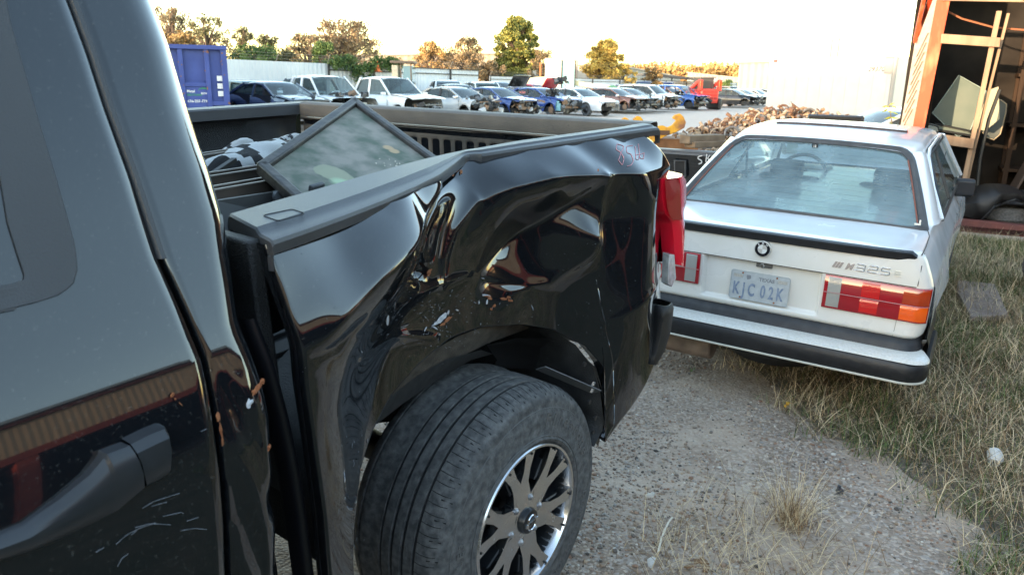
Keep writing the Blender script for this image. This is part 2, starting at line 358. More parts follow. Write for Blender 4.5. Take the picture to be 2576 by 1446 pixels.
# far side: rail with a pale top edge, liner wall with pillar forms
mb = MB()
fp = lambda px, py: tl(px, py, 2, HR)
FA = Vector((-.02, 2.02, 1.462)); FB = tl(752, 262, 1, 1.80); ddir = (FB-tl(487, 279, 1, 1.835)).normalized(); FA = FB-ddir*1.55
yv = Vector((ddir.y, -ddir.x, 0)); nn = Vector((-ddir.y, ddir.x, 0))
def fw_(s, off, z): return FB-ddir*s+nn*off+Vector((0, 0, z))
P = [[fw_(s, 0, -.045), fw_(s, 0, -.004), fw_(s, .008, .003), fw_(s, .10, .003), fw_(s, .11, -.03)] for s in (-.07, 0, .4, .8, 1.2, 1.55)]
mb.grid(P); tb(mb, 'far_rail_cap', M['rail_plastic'])
mb = MB(); P = []
ss = np.linspace(0, 1.55, 60)
def bulge(s):
    v = 0.
    for c_, w__, a in ((.16, .09, .06), (.62, .035, -.02), (.75, .10, .015), (1.2, .1, .03)): v += a*math.exp(-((s-c_)/w__)**4)
    return v
for s in ss: P.append([fw_(s, .01, -.045), fw_(s, .03, -.06), fw_(s, .045-bulge(s)*.3, -.10), fw_(s, .045-bulge(s), -.24), fw_(s, .045-bulge(s)*.8, -.40), fw_(s, .03, -.53)])
mb.grid(P); tb(mb, 'far_bed_wall', M['liner'])
mb = MB()
P = [[fw_(s, .10, 0), fw_(s, .12, -.2), fw_(s, .12, -.75)] for s in (-.07, .5, 1.0, 1.55)]
mb.grid(P); tb(mb, 'far_bed_side', M['black_paint'])
# tailgate
TA = tl(1606, 315, 2, HR-.002); TB_ = FB.copy(); tdir = (TB_-TA).normalized(); TL_ = (TB_-TA).length; tn = Vector((-tdir.y, tdir.x, 0)); 
if tn.x > 0: tn = -tn                 # towards the bed
def tg(s, off, z): return TA+tdir*s+tn*off+Vector((0, 0, z))
tgr = empty('tailgate_placeholder'); bpy.data.objects.remove(tgr)
mb = MB(); P = [[tg(s, -.075, -.03), tg(s, -.07, .0), tg(s, -.06, .007), tg(s, -.012, .007), tg(s, -.002, .0), tg(s, 0, -.035), tg(s, -.004, -.055)] for s in np.linspace(-.04, TL_, 12)]
mb.grid(P); gate = tb(mb, 'tailgate', mat('dusty_cap', (.10, .092, .08), .6, col2=(.15, .13, .11), nscale=9, bump=.2, bscale=200), solid=0)
mb = MB(); mb.box(tg(TL_/2, -.045, -.32), (TL_, .06, .52), Matrix((tdir, tn.cross(tdir).cross(tdir)*-1, Vector((0, 0, 1)))).transposed()); mb.build('tailgate_shell', M['black_paint'], gate, bevel=.01)
mb = MB()
S0, S1 = .52, 1.33
P = []
def ribd(s, z):
    d = .0
    if -.40 < z < -.105 and S0 < s < S1:
        ph = ((s-S0)/.058) % 1; d = -.014*max(0, min(1, (.5-abs(ph-.5))*5-.7)); d *= min(1, (z+.40)/.012, (-.105-z)/.012)
    if TL_-.17 < s < TL_-.05 and -.42 < z < -.12: d = -.02
    return d
zz = [-.055, -.062, -.070, -.078, -.084, -.104, -.1065, -.112, -.118, -.13, -.2, -.3, -.38, -.392, -.40, -.42, -.5]
base = {-.055: -.002, -.062: .0, -.070: -.016, -.078: -.018, -.084: -.016}
sv = sorted(set(list(np.linspace(-.04, TL_, 60))+[S0+k*.058/12 for k in range(int((S1-S0)/.058)*12+1)]))
for s in sv:
    P.append([tg(s, base.get(z, -.014)+ribd(s, z)+ (0.002 if z < -.084 else 0), z) for z in zz])
mb.grid(P); mb.build('tailgate_liner', M['liner_dusty'], gate, angle=50)
mb = MB(); c = tg(.385, -.01, -.15)
mb.tube([c, c+tn*.008], .030, 20); mb.tube([c+tn*.008, c+tn*.012], [.026, .020], 20); bt = mb.build('liner_cap', M['liner_dusty'], gate)
mb = MB(); mb.tube([c+tn*.012, c+tn*.017], .014, 12); mb.build('bolt', M['rust'], gate)
# ---- tail lamp
mb = MB()
def oy(px, py, y): return tl(px, py, 1, y)
L = [(1664, 450), (1667, 500), (1673, 536), (1690, 560), (1695, 600), (1697, 635), (1700, 665)]
Rr = [(1716, 438), (1727, 456), (1726, 515), (1716, 545), (1713, 595), (1709, 635), (1704, 668)]
P = []
LL = resample(L, 26); RR_ = resample(Rr, 26)
for k in range(26):
    a = oy(*LL[k], -.012); b = oy(*RR_[k], .03); m1 = a.lerp(b, .42)+Vector((0, -.028, 0)); w1 = a.lerp(b, .15)+Vector((0, -.018, 0)); w2 = a.lerp(b, .6)+Vector((0, -.026, 0))
    P.append([a+Vector((.0, .05, 0)), a, w1, m1, w2, b, b+Vector((-.01, .12, 0)), a+Vector((.0, .12, 0))])
e0 = [p+Vector((0, .0, .004)) for p in P[0]]; P.insert(0, [p.lerp(P[0][6], .25)+Vector((0, .01, .002)) for p in e0])
mb.grid(P); mb.add(P[0], [tuple(range(8))]); mb.add(P[-1], [tuple(range(7, -1, -1))])
lamp = tb(mb, 'tail_lamp', M['red_lens'], angle=40)
mb = MB()
for (x0, y0, x1, y1) in ((1696, 473, 1722, 463), (1696, 492, 1722, 483), (1697, 509, 1722, 501)):
    mb.tube([oy(x0, y0, -.014), oy(x1, y1, .022)], .0032, 8)
mb.build('lens_rib', mat('lens_rib', (.75, .25, .25), .1, coat=1), lamp)
mb = MB(); P = []
for k in range(0, 13):
    a = oy(*LL[k], -.016); b = oy(*RR_[k], .03); P.append([a.lerp(b, .03)+Vector((0, -.010, 0)), a.lerp(b, .2)+Vector((0, -.021, 0)), a.lerp(b, .40)+Vector((0, -.0295, 0))])
mb.grid(P); mb.build('lens_core', M['red_lens_dark'], lamp)
# corner marker and bumper end
mb = MB(); P = [oy(1684, 640, -.03), oy(1697, 640, -.02), oy(1701, 700, -.02), oy(1690, 722, -.03), oy(1680, 715, -.04)]
mb.add(P+[p+Vector((.01, .03, 0)) for p in P], [(4, 3, 2, 1, 0), (0, 1, 6, 5), (1, 2, 7, 6), (2, 3, 8, 7), (3, 4, 9, 8), (4, 0, 5, 9)]); tb(mb, 'side_marker', M['plastic_clear'], bevel=.002)
mb = MB(); P = []
prof = [((1672, 770), (1689, 760)), ((1668, 800), (1694, 775)), ((1660, 850), (1687, 830)), ((1650, 890), (1672, 880)), ((1640, 917), (1650, 915))]
for a, b in prof:
    A = oy(*a, -.035); B = oy(*b, -.015); P.append([A+Vector((-.004, .05, 0)), A, A.lerp(B, .3)+Vector((0, -.008, 0)), A.lerp(B, .7)+Vector((0, -.006, 0)), B, B+Vector((.01, .08, 0))])
mb.grid(P); tb(mb, 'bumper_end', M['dull_black'], solid=.004)
mb = MB(); mb.box((1.62, .9, .68), (.12, 1.7, .2)); tb(mb, 'rear_bumper', M['handle_plastic'], bevel=.03)
# ---- chassis, inner arch, liner
mb = MB(); mb.box((.75, .80, .62), (1.7, .10, .16)); mb.box((.75, 1.35, .62), (1.7, .10, .16)); mb.tube([(AX, .35, .42), (AX, 1.6, .42)], .05, 14); mb.box((AX, .95, .42), (.25, .3, .26))
mb.box((.75, .95, ZF-.07), (1.6, 1.2, .06)); mb.tube([(.1, .62, .5), (.4, .75, .45), (.9, .75, .5), (1.3, .8, .5)], .02, 8)
tb(mb, 'chassis', M['dull_black'], bevel=.01)
mb = MB(); P = []
AR = resample(arch, 60); cxa, cza = .68, .62
for (x, z), yv_ in zip(AR, side_y(AR[:, 0], AR[:, 1])):
    f = lambda s_, dy: (cxa+(x-cxa)*s_, yv_+dy, cza+(z-cza)*s_); P.append([f(1.035, .014), f(1.0, .05), f(.985, .10), f(.975, .20), f(.97, .42)])
mb.grid(P); mb.add([p[4] for p in P]+[(cxa, .62, .55)], [(k, k+1, 60) for k in range(59)])
tb(mb, 'wheel_well', mat('well_black', (.02, .02, .02), .6, noise=.5, nscale=20, bump=.4, bscale=200))
mb = MB(); P = []
for k in range(24):      # dusty inner flange strip that shows above the tyre
    t = k/23; px = 985+t*(1330-985); top_ = np.interp(px, [985, 1060, 1150, 1230, 1330], [990, 905, 852, 822, 812]); bo = np.interp(px, [985, 1060, 1130, 1230, 1330], [1000, 960, 912, 862, 826])
    P.append([oy(px, top_-6, .18), oy(px, (top_+bo)/2, .20), oy(px, bo, .22)])
mb.grid(P); tb(mb, 'inner_flange', mat('dusty_flange', (.10, .085, .07), .85, noise=.35, nscale=30, bump=.5, bscale=350))
mb = MB()
def strip(A, y0, w=.03):
    pass
P = []
for (a, b) in (((945, 1062), (948, 1066)), ((975, 1000), (1010, 1018)), ((1050, 945), (1090, 962)), ((1120, 905), (1185, 905)), ((1210, 880), (1240, 890))):
    P.append([oy(*a, .20), oy((a[0]+b[0])/2, (a[1]+b[1])/2, .21), oy(*b, .24)])
mb.grid(P); tb(mb, 'torn_splash_guard', mat('guard_grey', (.035, .036, .038), .6, noise=.3, nscale=40), angle=60)
mb = MB()
P = [];
for (a, b) in (((1225, 868), (1250, 905)), ((1300, 850), (1330, 910)), ((1380, 850), (1400, 935)), ((1440, 885), (1455, 960)), ((1480, 940), (1492, 990))):
    A = oy(*a, .16); B = oy(*b, .26); P.append([A, A.lerp(B, .5)+Vector((0, .02, .02)), B, B+Vector((0, .015, -.03))])
mb.grid(P); tb(mb, 'wheel_arch_liner', M['dull_black'], angle=60)
mb = MB(); A, B = oy(1360, 925, .12), oy(1500, 985, .02); mb.bar(A, B, .004, .05, up=(0, -1, .4)); o = tb(mb, 'liner_edge', mat('edge_grey', (.10, .105, .11), .45), bevel=.001)
mb = MB(); 
for px, py in ((1493, 965), (1490, 982)): mb = MB(); mb.box(oy(px, py, -.01), (.014, .006, .012), (.3, .4, .2)); tb(mb, 'liner_clip', M['steel'])
mb = MB()
for px, py in ((1468, 915), (1495, 1050), (1490, 1085), (1480, 1010)): c = oy(px, py, .0); mb = MB(); mb.tube([c, c+Vector((0, -.006, 0))], .008, 10); tb(mb, 'liner_rivet', M['dull_black'])
mb = MB(); P = []
for (a, b) in (((1478, 905), (1500, 925)), ((1495, 960), (1515, 980)), ((1500, 1040), (1522, 1050)), ((1488, 1100), (1505, 1122))):
    A = oy(*a, .10); B = oy(*b, .03); P.append([A, A.lerp(B, .6)+Vector((.0, .0, 0)), B])
mb.grid(P); tb(mb, 'rear_arch_liner', M['dull_black'])
# ---- wheel
WC = Vector((AX+.0, .0, .40))
wh = empty('wheel', (0, 0, .40)); wh.parent = tk
mb = MB()
prof = [(.235, .02), (.243, .000), (.252, -.004), (.262, .002), (.30, .0), (.335, .002), (.352, .010), (.360, .008), (.372, .016), (.381, .026), (.385, .034)]
tw = .245
cen = [(.389, .045), (.3935, .062), (.3935, .079), (.388, .081), (.388, .088), (.3945, .090), (.395, .118), (.389, .120), (.389, .130), (.3955, .132), (.3955, .158), (.389, .160), (.389, .170), (.395, .172), (.3945, .200), (.388, .202), (.388, .209), (.3935, .211), (.389, .245)]
cen += [(.3955, .262), (.3955, .285), (.389, .286), (.389, .296), (.393, .298), (.388, .318)]
back = [(.375, .338), (.34, .352), (.28, .352), (.235, .33), (.225, .30)]
zsc = lambda r: r if r < .34 else r+(r-.34)*.18
mb.lathe([(zsc(r), a) for r, a in prof+cen+back], ax='y', n=144); mb.build('tyre', M['tyre'], wh, angle=50)
# shoulder grooves, sipes and tread scratches raised as thin dark slits
mb = MB()
def tyre_pt(a, y, dr=0.):
    r = np.interp(y, [.016, .026, .034, .045, .062, .21, .245], [.3778, .3884, .3931, .3978, .4031, .4031, .3978])+dr; return Vector((r*math.cos(a), y, r*math.sin(a)))
for k in range(92):
    a = 2*math.pi*k/92+.01
    mb.tube([tyre_pt(a, .024, .0004), tyre_pt(a+.006, .040, .0006), tyre_pt(a+.004, .060, .0004), tyre_pt(a, .078, .0002)], .0010, 4)
    if k % 2 == 0: mb.tube([tyre_pt(a+.03, .018, .0004), tyre_pt(a+.03, .044, .0006)], .002, 4)
    for y0, y1, sl_ in ((.093, .115, .05), (.134, .156, -.04), (.175, .198, .05)):
        b = a+rnd.uniform(-.01, .01); mb.tube([tyre_pt(b, y0, .0006), tyre_pt(b+sl_*.35, (y0+y1)/2, .0008), tyre_pt(b+sl_*.45, y1, .0006)], .0008, 4)
for y_ in (.0845, .125, .165, .2055): mb.tube([tyre_pt(a, y_, -.0035) for a in np.linspace(0, 2*math.pi, 97)[:-1]], .0032, 5, closed=True)
mb.build('tread_groove', M['tyre_mark'], wh)
mb = MB()
mb.tube([(.345*math.cos(a), .0065, .345*math.sin(a)) for a in np.linspace(0, 2*math.pi, 145)[:-1]], .0012, 6, closed=True)
mb.tube([(.262*math.cos(a), .000, .262*math.sin(a)) for a in np.linspace(0, 2*math.pi, 145)[:-1]], .0015, 6, closed=True)
def arc_text(mb, s, r, a0, size, step, y=-.0005, ext=.0012, bold=.0, italic=0.):
    a = a0
    for ch in s:
        if ch != ' ':
            c_ = Vector((r*math.cos(a), y, r*math.sin(a))); e_r = Vector((math.cos(a), 0, math.sin(a))); e_t = Vector((math.sin(a), 0, -math.cos(a)))
            text(mb, ch, size, c_, e_t, e_r, ext, bold, italic)
        a -= step
letm = mat('sidewall_letter', (.10, .10, .10), .5)
# face is seen from -y: angle runs with +x to the right
arc_text(mb, 'Firestone', .296, rad(90-18), .052, .118, italic=.1, bold=.0012)
arc_text(mb, 'DESTINATION LE3', .302, rad(-14), .034, .088, bold=.001)
arc_text(mb, 'DESTINATION LE3', .302, rad(232), .034, .088, bold=.001)
mb.build('sidewall_letter', letm, wh)
mb = MB()
mb.lathe([(.236, .012), (.240, .004), (.236, -.002), (.229, -.001), (.226, .006), (.222, .02), (.214, .05), (.205, .12), (.20, .20)], n=96); mb.build('rim', M['machined'], wh, angle=30)
mb = MB(); mb.lathe([(.221, .024), (.214, .05), (.204, .12), (.199, .20), (.0, .20)], n=64)
mb.lathe([(.17, .13), (.17, .15), (.06, .15)], n=40); mb.box((.05, .12, .12), (.1, .06, .06))
for k in range(6):          # deep black pocket walls beside each pair of spokes
    for s_ in (-1, 1):
        a = math.pi/2+.16+k*math.pi/3+s_*.19
        mb.bar((.075*math.cos(a), .05, .075*math.sin(a)), (.215*math.cos(a+s_*.03), .048, .215*math.sin(a+s_*.03)), .028, .05, up=(0, 1, 0))
mb.build('rim_barrel', M['pocket_black'], wh, bevel=.003)
mb = MB(); sp0 = math.pi/2+.16
for k in range(6):
    a = sp0+k*math.pi/3
    for s_ in (-1, 1):
        pts = [(.045, .24), (.085, .17), (.128, .125), (.172, .19), (.224, .235)]
        wd = [.018, .028, .021, .0155, .022]
        Lp = []; Rp = []
        for (r, da), w_2 in zip(pts, wd):
            th = a+s_*da; Lp.append((r*math.cos(th-w_2/r), r*math.sin(th-w_2/r))); Rp.append((r*math.cos(th+w_2/r), r*math.sin(th+w_2/r)))
        yy = [.010, .014, .013, .008, .004]
        for j in range(4):
            a0, a1, b1, b0 = Lp[j], Lp[j+1], Rp[j+1], Rp[j]
            mb.add([(a0[0], yy[j], a0[1]), (a1[0], yy[j+1], a1[1]), (b1[0], yy[j+1], b1[1]), (b0[0], yy[j], b0[1]), (a0[0], yy[j]+.03, a0[1]), (a1[0], yy[j+1]+.03, a1[1]), (b1[0], yy[j+1]+.03, b1[1]), (b0[0], yy[j]+.03, b0[1])],
                   [(0, 1, 2, 3), (0, 4, 5, 1), (3, 2, 6, 7)])
    # web between the two arms near the hub
    ra = [(a-.36+.72*t/6) for t in range(7)]
    mb.add([(.045*math.cos(t), .010, .045*math.sin(t)) for t in ra]+[((.125-.038*abs(t-a)/.36)*math.cos(t), .0135, (.125-.038*abs(t-a)/.36)*math.sin(t)) for t in ra], [(i, i+1, i+8, i+7) for i in range(6)])
mb.lathe([(.058, .028), (.060, .012), (.050, .0095), (.040, .0095), (.036, .02)], n=48)
mb.build('spoke', M['machined'], wh, angle=25)
mb = MB()
for k in range(6):
    a = sp0+math.pi/6+k*math.pi/3; c = Vector((.070*math.cos(a), .03, .070*math.sin(a))); mb = MB(); mb.lathe([(.016, -.006), (.016, .02), (.0, .02)], c=c, n=16); mb.build('lug_well', M['pocket_black'], wh)
for k in range(6):
    a = sp0+math.pi/6+k*math.pi/3; c = Vector((.070*math.cos(a), .03, .070*math.sin(a)))
    mb = MB(); mb.tube([c, c+Vector((0, -.020, 0))], .0105, 6); mb.tube([c+Vector((0, -.020, 0)), c+Vector((0, -.025, 0))], [.009, .004], 10); mb.build('lug_nut', M['steel'], wh)
mb = MB(); mb.lathe([(.040, .02), (.040, .004), (.036, -.006), (.028, -.009), (.0, -.010)], n=40); hc = mb.build('hub_cap', M['pocket_black'], wh)
mb = MB(); mb.tube([(.020*math.cos(a), -.0105, .024*math.sin(a)) for a in np.linspace(0, 2*math.pi, 33)[:-1]], .003, 6, closed=True); mb.box((0, -.011, 0), (.058, .004, .011))
mb.build('hub_badge', M['chrome'], hc)
mb = MB(); text(mb, 'NISSAN', .010, (0, -.0135, -.0035), (1, 0, 0), (0, 0, 1), .0004, .0002); mb.build('badge_letter', M['pocket_black'], hc)
mb = MB()
for k in range(12):
    a = sp0+(k//2)*math.pi/3+(1 if k % 2 else -1)*.235; c = Vector((.2225*math.cos(a), .002, .2225*math.sin(a))); mb = MB(); mb.tube([c, c+Vector((0, -.004, 0))], .004, 8); mb.build('rim_bolt', M['dull_black'], wh)
# ---- cab: sections y(z), rounded rear corner
ZS = [2.02, 1.95, 1.84, 1.72, 1.6, 1.5, 1.42, 1.34, 1.27, 1.2, 1.12, 1.0, .85, .7, .5, .35]
YS = [.25, .21, .165, .112, .062, .022, -.012, -.047, -.075, -.096, -.108, -.114, -.11, -.10, -.085, -.07]
def cy_(z): return float(np.interp(z, ZS[::-1], YS[::-1]))
def cyl_(z):     # smoothed
    return (cy_(z-.04)+cy_(z)*2+cy_(z+.04))/4
def _line(pts):
    Q = []
    for px, py in pts:
        y = 0.
        for _ in range(12): q = tl(px, py, 1, y); y = .5*y+.5*cyl_(q.z)
        Q.append((q.z, q.x))
    Q.sort(); return [q[0] for q in Q], [q[1] for q in Q]
_ce = _line([(345, -90), (385, 0), (430, 110), (480, 270), (540, 440), (575, 560), (592, 700), (604, 820), (650, 940), (690, 1100), (695, 1440)])
_gp = _line([(150, -90), (187, 0), (235, 130), (280, 270), (345, 450), (413, 655), (470, 780), (520, 900), (556, 1100), (580, 1446)])
def cab_edge(z): return float(np.interp(z, *_ce))+float(np.interp(z, [.3, 1.2, 1.5, 1.84], [.022, .022, .026, .032]))
def gap_x(z): return float(np.interp(z, *_gp))
mb = MB(); P = []
for z in np.linspace(2.0, .32, 90):
    y = cyl_(z); gx = gap_x(z); ex = cab_edge(z); R_ = .045+.03*max(0, min(1, (z-1.2)/.4))
    row = [(gx, y+.03, z), (gx+.0005, y+.006, z), (gx+.005, y, z)]
    nfl = 6
    for i in range(1, nfl+1): row.append((gx+.005+(ex-R_-gx-.005)*i/nfl, y+(.0 if z > 1.25 else .004*math.sin(z*30+i)), z))
    for i in range(1, 9): t = math.pi/2*i/8; row.append((ex-R_+R_*math.sin(t), y+R_*1.3*(1-math.cos(t)), z))
    row.append((ex, y+.7, z)); row.append((ex-.02, 1.9-y, z))
    P.append([(a, b+.0, c) for a, b, c in row])
for r in P:                      # dents on the lower cab corner
    for k, (x, y, z) in enumerate(r):
        if k > 2: d = .030*math.exp(-((z-1.10)/.05)**2)*math.exp(-((x+.075)/.035)**2)+.022*math.exp(-((z-1.02)/.03)**2)*math.exp(-((x+.11)/.03)**2)+.012*math.exp(-((z-1.19)/.05)**2)*math.exp(-((x+.05)/.03)**2); r[k] = (x, y+d, z)
mb.grid(P); cabp = tb(mb, 'cab_corner', M['black_paint'], angle=60)
mb = MB(); mb.box((-.9, 1.0, 1.15), (1.5, 1.6, 1.5)); tb(mb, 'cab_interior', M['deep_black'], bevel=.1)
mb = MB(); P = []
for z in np.linspace(1.99, .36, 110):
    y = cyl_(z)-.002; gx = gap_x(z)-.0075; row = [(gx-.002, y+.03, z), (gx-.0005, y+.007, z), (gx-.004, y+.001, z)]
    for i in range(1, 60):
        x = gx-.004-i*.0165; d = 0.
        # handle bowl
        hz = 1.165
        rr = ((x+.43)/.11)**2+((z-hz-.0)/.032)**2; d += 0
        row.append((x, y+d, z))
    P.append(row)
mb.grid(P); door = tb(mb, 'door', M['black_paint'], angle=60)
mb = MB(); P = []
for z in np.linspace(2.0, 1.46, 30): y = cyl_(z); P.append([(gap_x(z)+.001-.009, y+.004, z), (gap_x(z)-.004, y-.003, z), (gap_x(z)+.003, y-.003, z), (gap_x(z)+.006, y+.004, z)])
mb.grid(P); tb(mb, 'door_weatherstrip', M['trim_grey'])
# door window trim: grey frame with rounded lower corner
trim = [(-20, -20), (12, -20), (28, 60), (60, 170), (100, 310), (140, 440), (170, 545), (190, 620), (196, 675), (185, 715), (150, 742), (95, 760), (40, 773), (-20, 786)]
def ond(px, py, off=0.):
    y = 0.
    for _ in range(12): q = tl(px, py, 1, y); y = .4*y+.6*(cyl_(q.z)-.002)
    q = tl(px, py, 1, y-off); return q
trim = resample(trim, 60)
out = [ond(*p, 0.001) for p in trim]; out2 = [ond(p[0]-2, p[1]-1, .006) for p in trim]
ins = [(-20, -20), (-20, 30), (-18, 150), (-12, 300), (0, 440), (20, 560), (45, 640), (62, 690), (60, 705), (30, 715), (-20, 722)]
ins = resample(ins, 60); inn = [ond(*p, .004) for p in ins]; inn2 = [ond(p[0]-4, p[1]-2, -.006) for p in ins]
mb = MB(); mb.grid([out, out2, inn, inn2]); tr_ = tb(mb, 'window_trim', M['trim_grey'], parent=None, angle=40)
mb = MB(); c0 = [ond(px, py, -.008) for px, py in ((-40, -30), (60, 300), (70, 700), (-40, 760))]; mb.add(c0, [(0, 1, 2, 3)]); tb(mb, 'rear_window', mat('dark_glass', (.02, .022, .025), .08, coat=1))
mb = MB(); P = []
for t in np.linspace(0, 1, 20): a = ond(-20+t*62, 735-t*10-3, .005); b = ond(-20+t*62, 790-t*12, .005); P.append([a+Vector((0, .004, 0)), a, b, b+Vector((0, .004, 0))])
mb.grid(P); tb(mb, 'belt_moulding', M['trim_grey'])
# door handle (chunky bar with a key cap at its rear end)
mb = MB(); P = []
hp = [((-30, 1355), (-30, 1420)), ((60, 1318), (70, 1392)), ((150, 1255), (165, 1350)), ((225, 1195), (245, 1310)), ((262, 1152), (280, 1292)), ((270, 1142), (300, 1280)), ((326, 1120), (364, 1226))]
for k, (a, b) in enumerate(hp):
    oo = .03 if k < 5 else .038
    A = tl(*a, 1, -.09-oo*.6); B = tl(*b, 1, -.09-oo*.5); Mi = A.lerp(B, .3)+Vector((0, -.016, 0)); M2 = A.lerp(B, .62)+Vector((0, -.014, 0))
    P.append([A+Vector((0, .03, -.004)), A, A.lerp(B, .12)+Vector((0, -.01, 0)), Mi, M2, B.lerp(A, .1)+Vector((0, -.004, 0)), B, B+Vector((0, .035, .006))])
mb.grid(P); hd = tb(mb, 'door_handle', M['handle_plastic'], angle=35)
mb = MB(); P = []
for k, (a, b) in enumerate((((329, 1117), (366, 1224)), ((380, 1092), (405, 1205)), ((414, 1078), (424, 1190)), ((424, 1078), (430, 1178)))):
    A = tl(*a, 1, -.112); B = tl(*b, 1, -.105); dd = 0 if k < 3 else .012
    P.append([A+Vector((0, .03, 0)), A+Vector((0, dd, 0)), A.lerp(B, .15)+Vector((0, -.012+dd, 0)), A.lerp(B, .4)+Vector((0, -.016+dd, 0)), A.lerp(B, .9)+Vector((0, -.008+dd, 0)), B+Vector((0, dd, 0)), B+Vector((0, .035, 0))])
mb.grid(P); mb.add(P[-1], [tuple(range(7))]); mb.build('handle_key_cap', M['handle_plastic'], hd, angle=35)
# gap between cab and bed: dark seal and brackets
mb = MB(); mb.box((-.02, .32, .85), (.02, .42, 1.14)); mb.box((-.03, .22, 1.30), (.05, .10, .09)); tb(mb, 'gap_bracket', M['deep_black'], bevel=.004)
mb = MB(); P = []
for z in np.linspace(1.30, .34, 40):
    x = np.interp(z, [.34, .9, 1.1, 1.30], [-.008, -.010, -.018, -.035]); y = np.interp(z, [.34, 1.0, 1.2, 1.3], [-.01, -.015, .0, .03])
    P.append([(x-.014, y+.05, z), (x-.014, y+.012, z), (x-.006, y, z), (x+.004, y, z), (x+.012, y+.012, z), (x+.012, y+.05, z)])
mb.grid(P); tb(mb, 'gap_seal', mat('seal_black', (.012, .012, .015), .28), angle=60)
# ---- wear: rust chips, scrapes, paint marker number
def patch(mb, px, py, w_, h_, ang=0., off=.0012, surf='bed', rag=.35, n=11):
    pts = []
    for k in range(n):
        a = 2*math.pi*k/n; r = 1+rnd.uniform(-rag, rag); u = w_*math.cos(a)*r; v = h_*math.sin(a)*r
        x = px+u*math.cos(ang)-v*math.sin(ang); y = py+u*math.sin(ang)+v*math.cos(ang)
        q = on_side(x, y) if surf == 'bed' else ond(x, y); d = (TC-q).normalized(); pts.append(q+d*off)
    c_ = sum((Vector(p) for p in pts), Vector())/n; q = on_side(px, py) if surf == 'bed' else ond(px, py); c_ = q+(TC-q).normalized()*(off+.002)
    return mb.add(pts+[c_], [(k, (k+1) % n, n) for k in range(n)])
rustspots = [(1150, 425, 5, 9, .4), (1139, 438, 4, 5, 0), (1160, 433, 3, 6, .2), (1080, 684, 5, 10, .6), (1128, 803, 12, 4, -.7), (1115, 815, 8, 4, -.6), (1232, 750, 6, 5, .2), (1226, 744, 8, 3, 0), (1268, 752, 10, 4, .1), (1284, 756, 8, 3, .3), (1280, 748, 5, 3, 0), (1243, 770, 4, 5, .4), (1236, 778, 4, 3, .4), (1505, 428, 1.5, 5, 0)]
mb = MB()
for s_ in rustspots: patch(mb, *s_)
tb(mb, 'rust_chip', M['rust'], smooth=False)
mb = MB()
for s_ in ((650, 975, 14, 7, -.9), (640, 985, 6, 9, .3), (660, 960, 5, 8, .2), (549, 1050, 5, 14, -.1), (556, 1080, 4, 18, -.15), (560, 1110, 3, 10, -.1), (677, 1125, 4, 12, .1), (433, 993, 4, 7, .5), (441, 1003, 3, 3, 0), (455, 1016, 7, 1.2, .8)): patch(mb, *s_, surf='cab', off=.004)
tb(mb, 'rust_chip', M['rust'], smooth=False)
mb = MB()
patch(mb, 627, 1015, 8, 14, .4, surf='cab', off=.006)
for s_ in ((1112, 800, 7, 16, .9), (1100, 812, 4, 14, 1.0), (1128, 785, 2, 6, .3), (1222, 743, 10, 3, .2), (1225, 760, 3, 6, .2), (975, 805, 3, 16, .12), (1205, 760, 1.5, 5, 0), (1070, 828, 1.5, 6, .5), (1150, 780, 5, 1.5, .5), (1095, 825, 6, 2, .6)): patch(mb, *s_)
tb(mb, 'bare_metal_chip', M['primer'], smooth=False)
mb = MB()
def scr(px, py, L_, ang, w_=.8, surf='bed'):
    patch(mb, px, py, L_, w_, ang, off=.0016 if surf == 'bed' else .004, surf=surf, rag=.5, n=8)
for _ in range(120):
    px = rnd.gauss(1110, 80); py = rnd.gauss(800, 45)
    if px < 900 or px > 1330: continue
    scr(px, py, rnd.uniform(.5, 4), rnd.uniform(-1.5, 1.5), rnd.uniform(.3, .9))
for _ in range(70): 
    px = rnd.gauss(868, 26); py = rnd.uniform(1060, 1400)
    scr(px, py, rnd.uniform(1, 9)*(1 if rnd.random() < .7 else 1.8), 1.5+rnd.gauss(0, .3), rnd.uniform(.25, .8))
for (px, py, L_, a) in ((838, 1150, 14, 1.5), (862, 1168, 12, -.5), (845, 1250, 16, 1.2), (870, 1240, 22, 2.1), (880, 1230, 14, 2.3), (868, 1335, 20, 1.5), (842, 1158, 7, .2), (910, 885, 5, 1.2), (1215, 700, 4, .4), (1340, 775, 8, 1.2)): scr(px, py, L_, a, 1.6)
for _ in range(70):
    scr(rnd.uniform(760, 1650), rnd.uniform(560, 1000), rnd.uniform(.4, 1.2), 0, .5)
tb(mb, 'scratch', M['scuff'], smooth=False)
mb = MB()
def marker(mb, strokes, w_=.0010, surf=on_side, off=.0025):
    for st in strokes:
        mb.tube([(lambda q: q+(TC-q).normalized()*off)(surf(*p)) for p in resample(st, max(3, len(st)*3))], w_, 4)
marker(mb, [[(1566, 366), (1552, 362), (1550, 376), (1562, 384), (1570, 398), (1566, 416), (1556, 404), (1562, 386), (1570, 370), (1566, 366)],
            [(1592, 366), (1576, 368), (1577, 384), (1588, 388), (1594, 404), (1588, 416), (1578, 418)],
            [(1598, 368), (1600, 402), (1607, 402), (1609, 388), (1600, 390)],
            [(1606, 362), (1610, 398), (1619, 400), (1621, 384), (1612, 388)]])
tb(mb, 'marker_number', M['pink_chalk'])

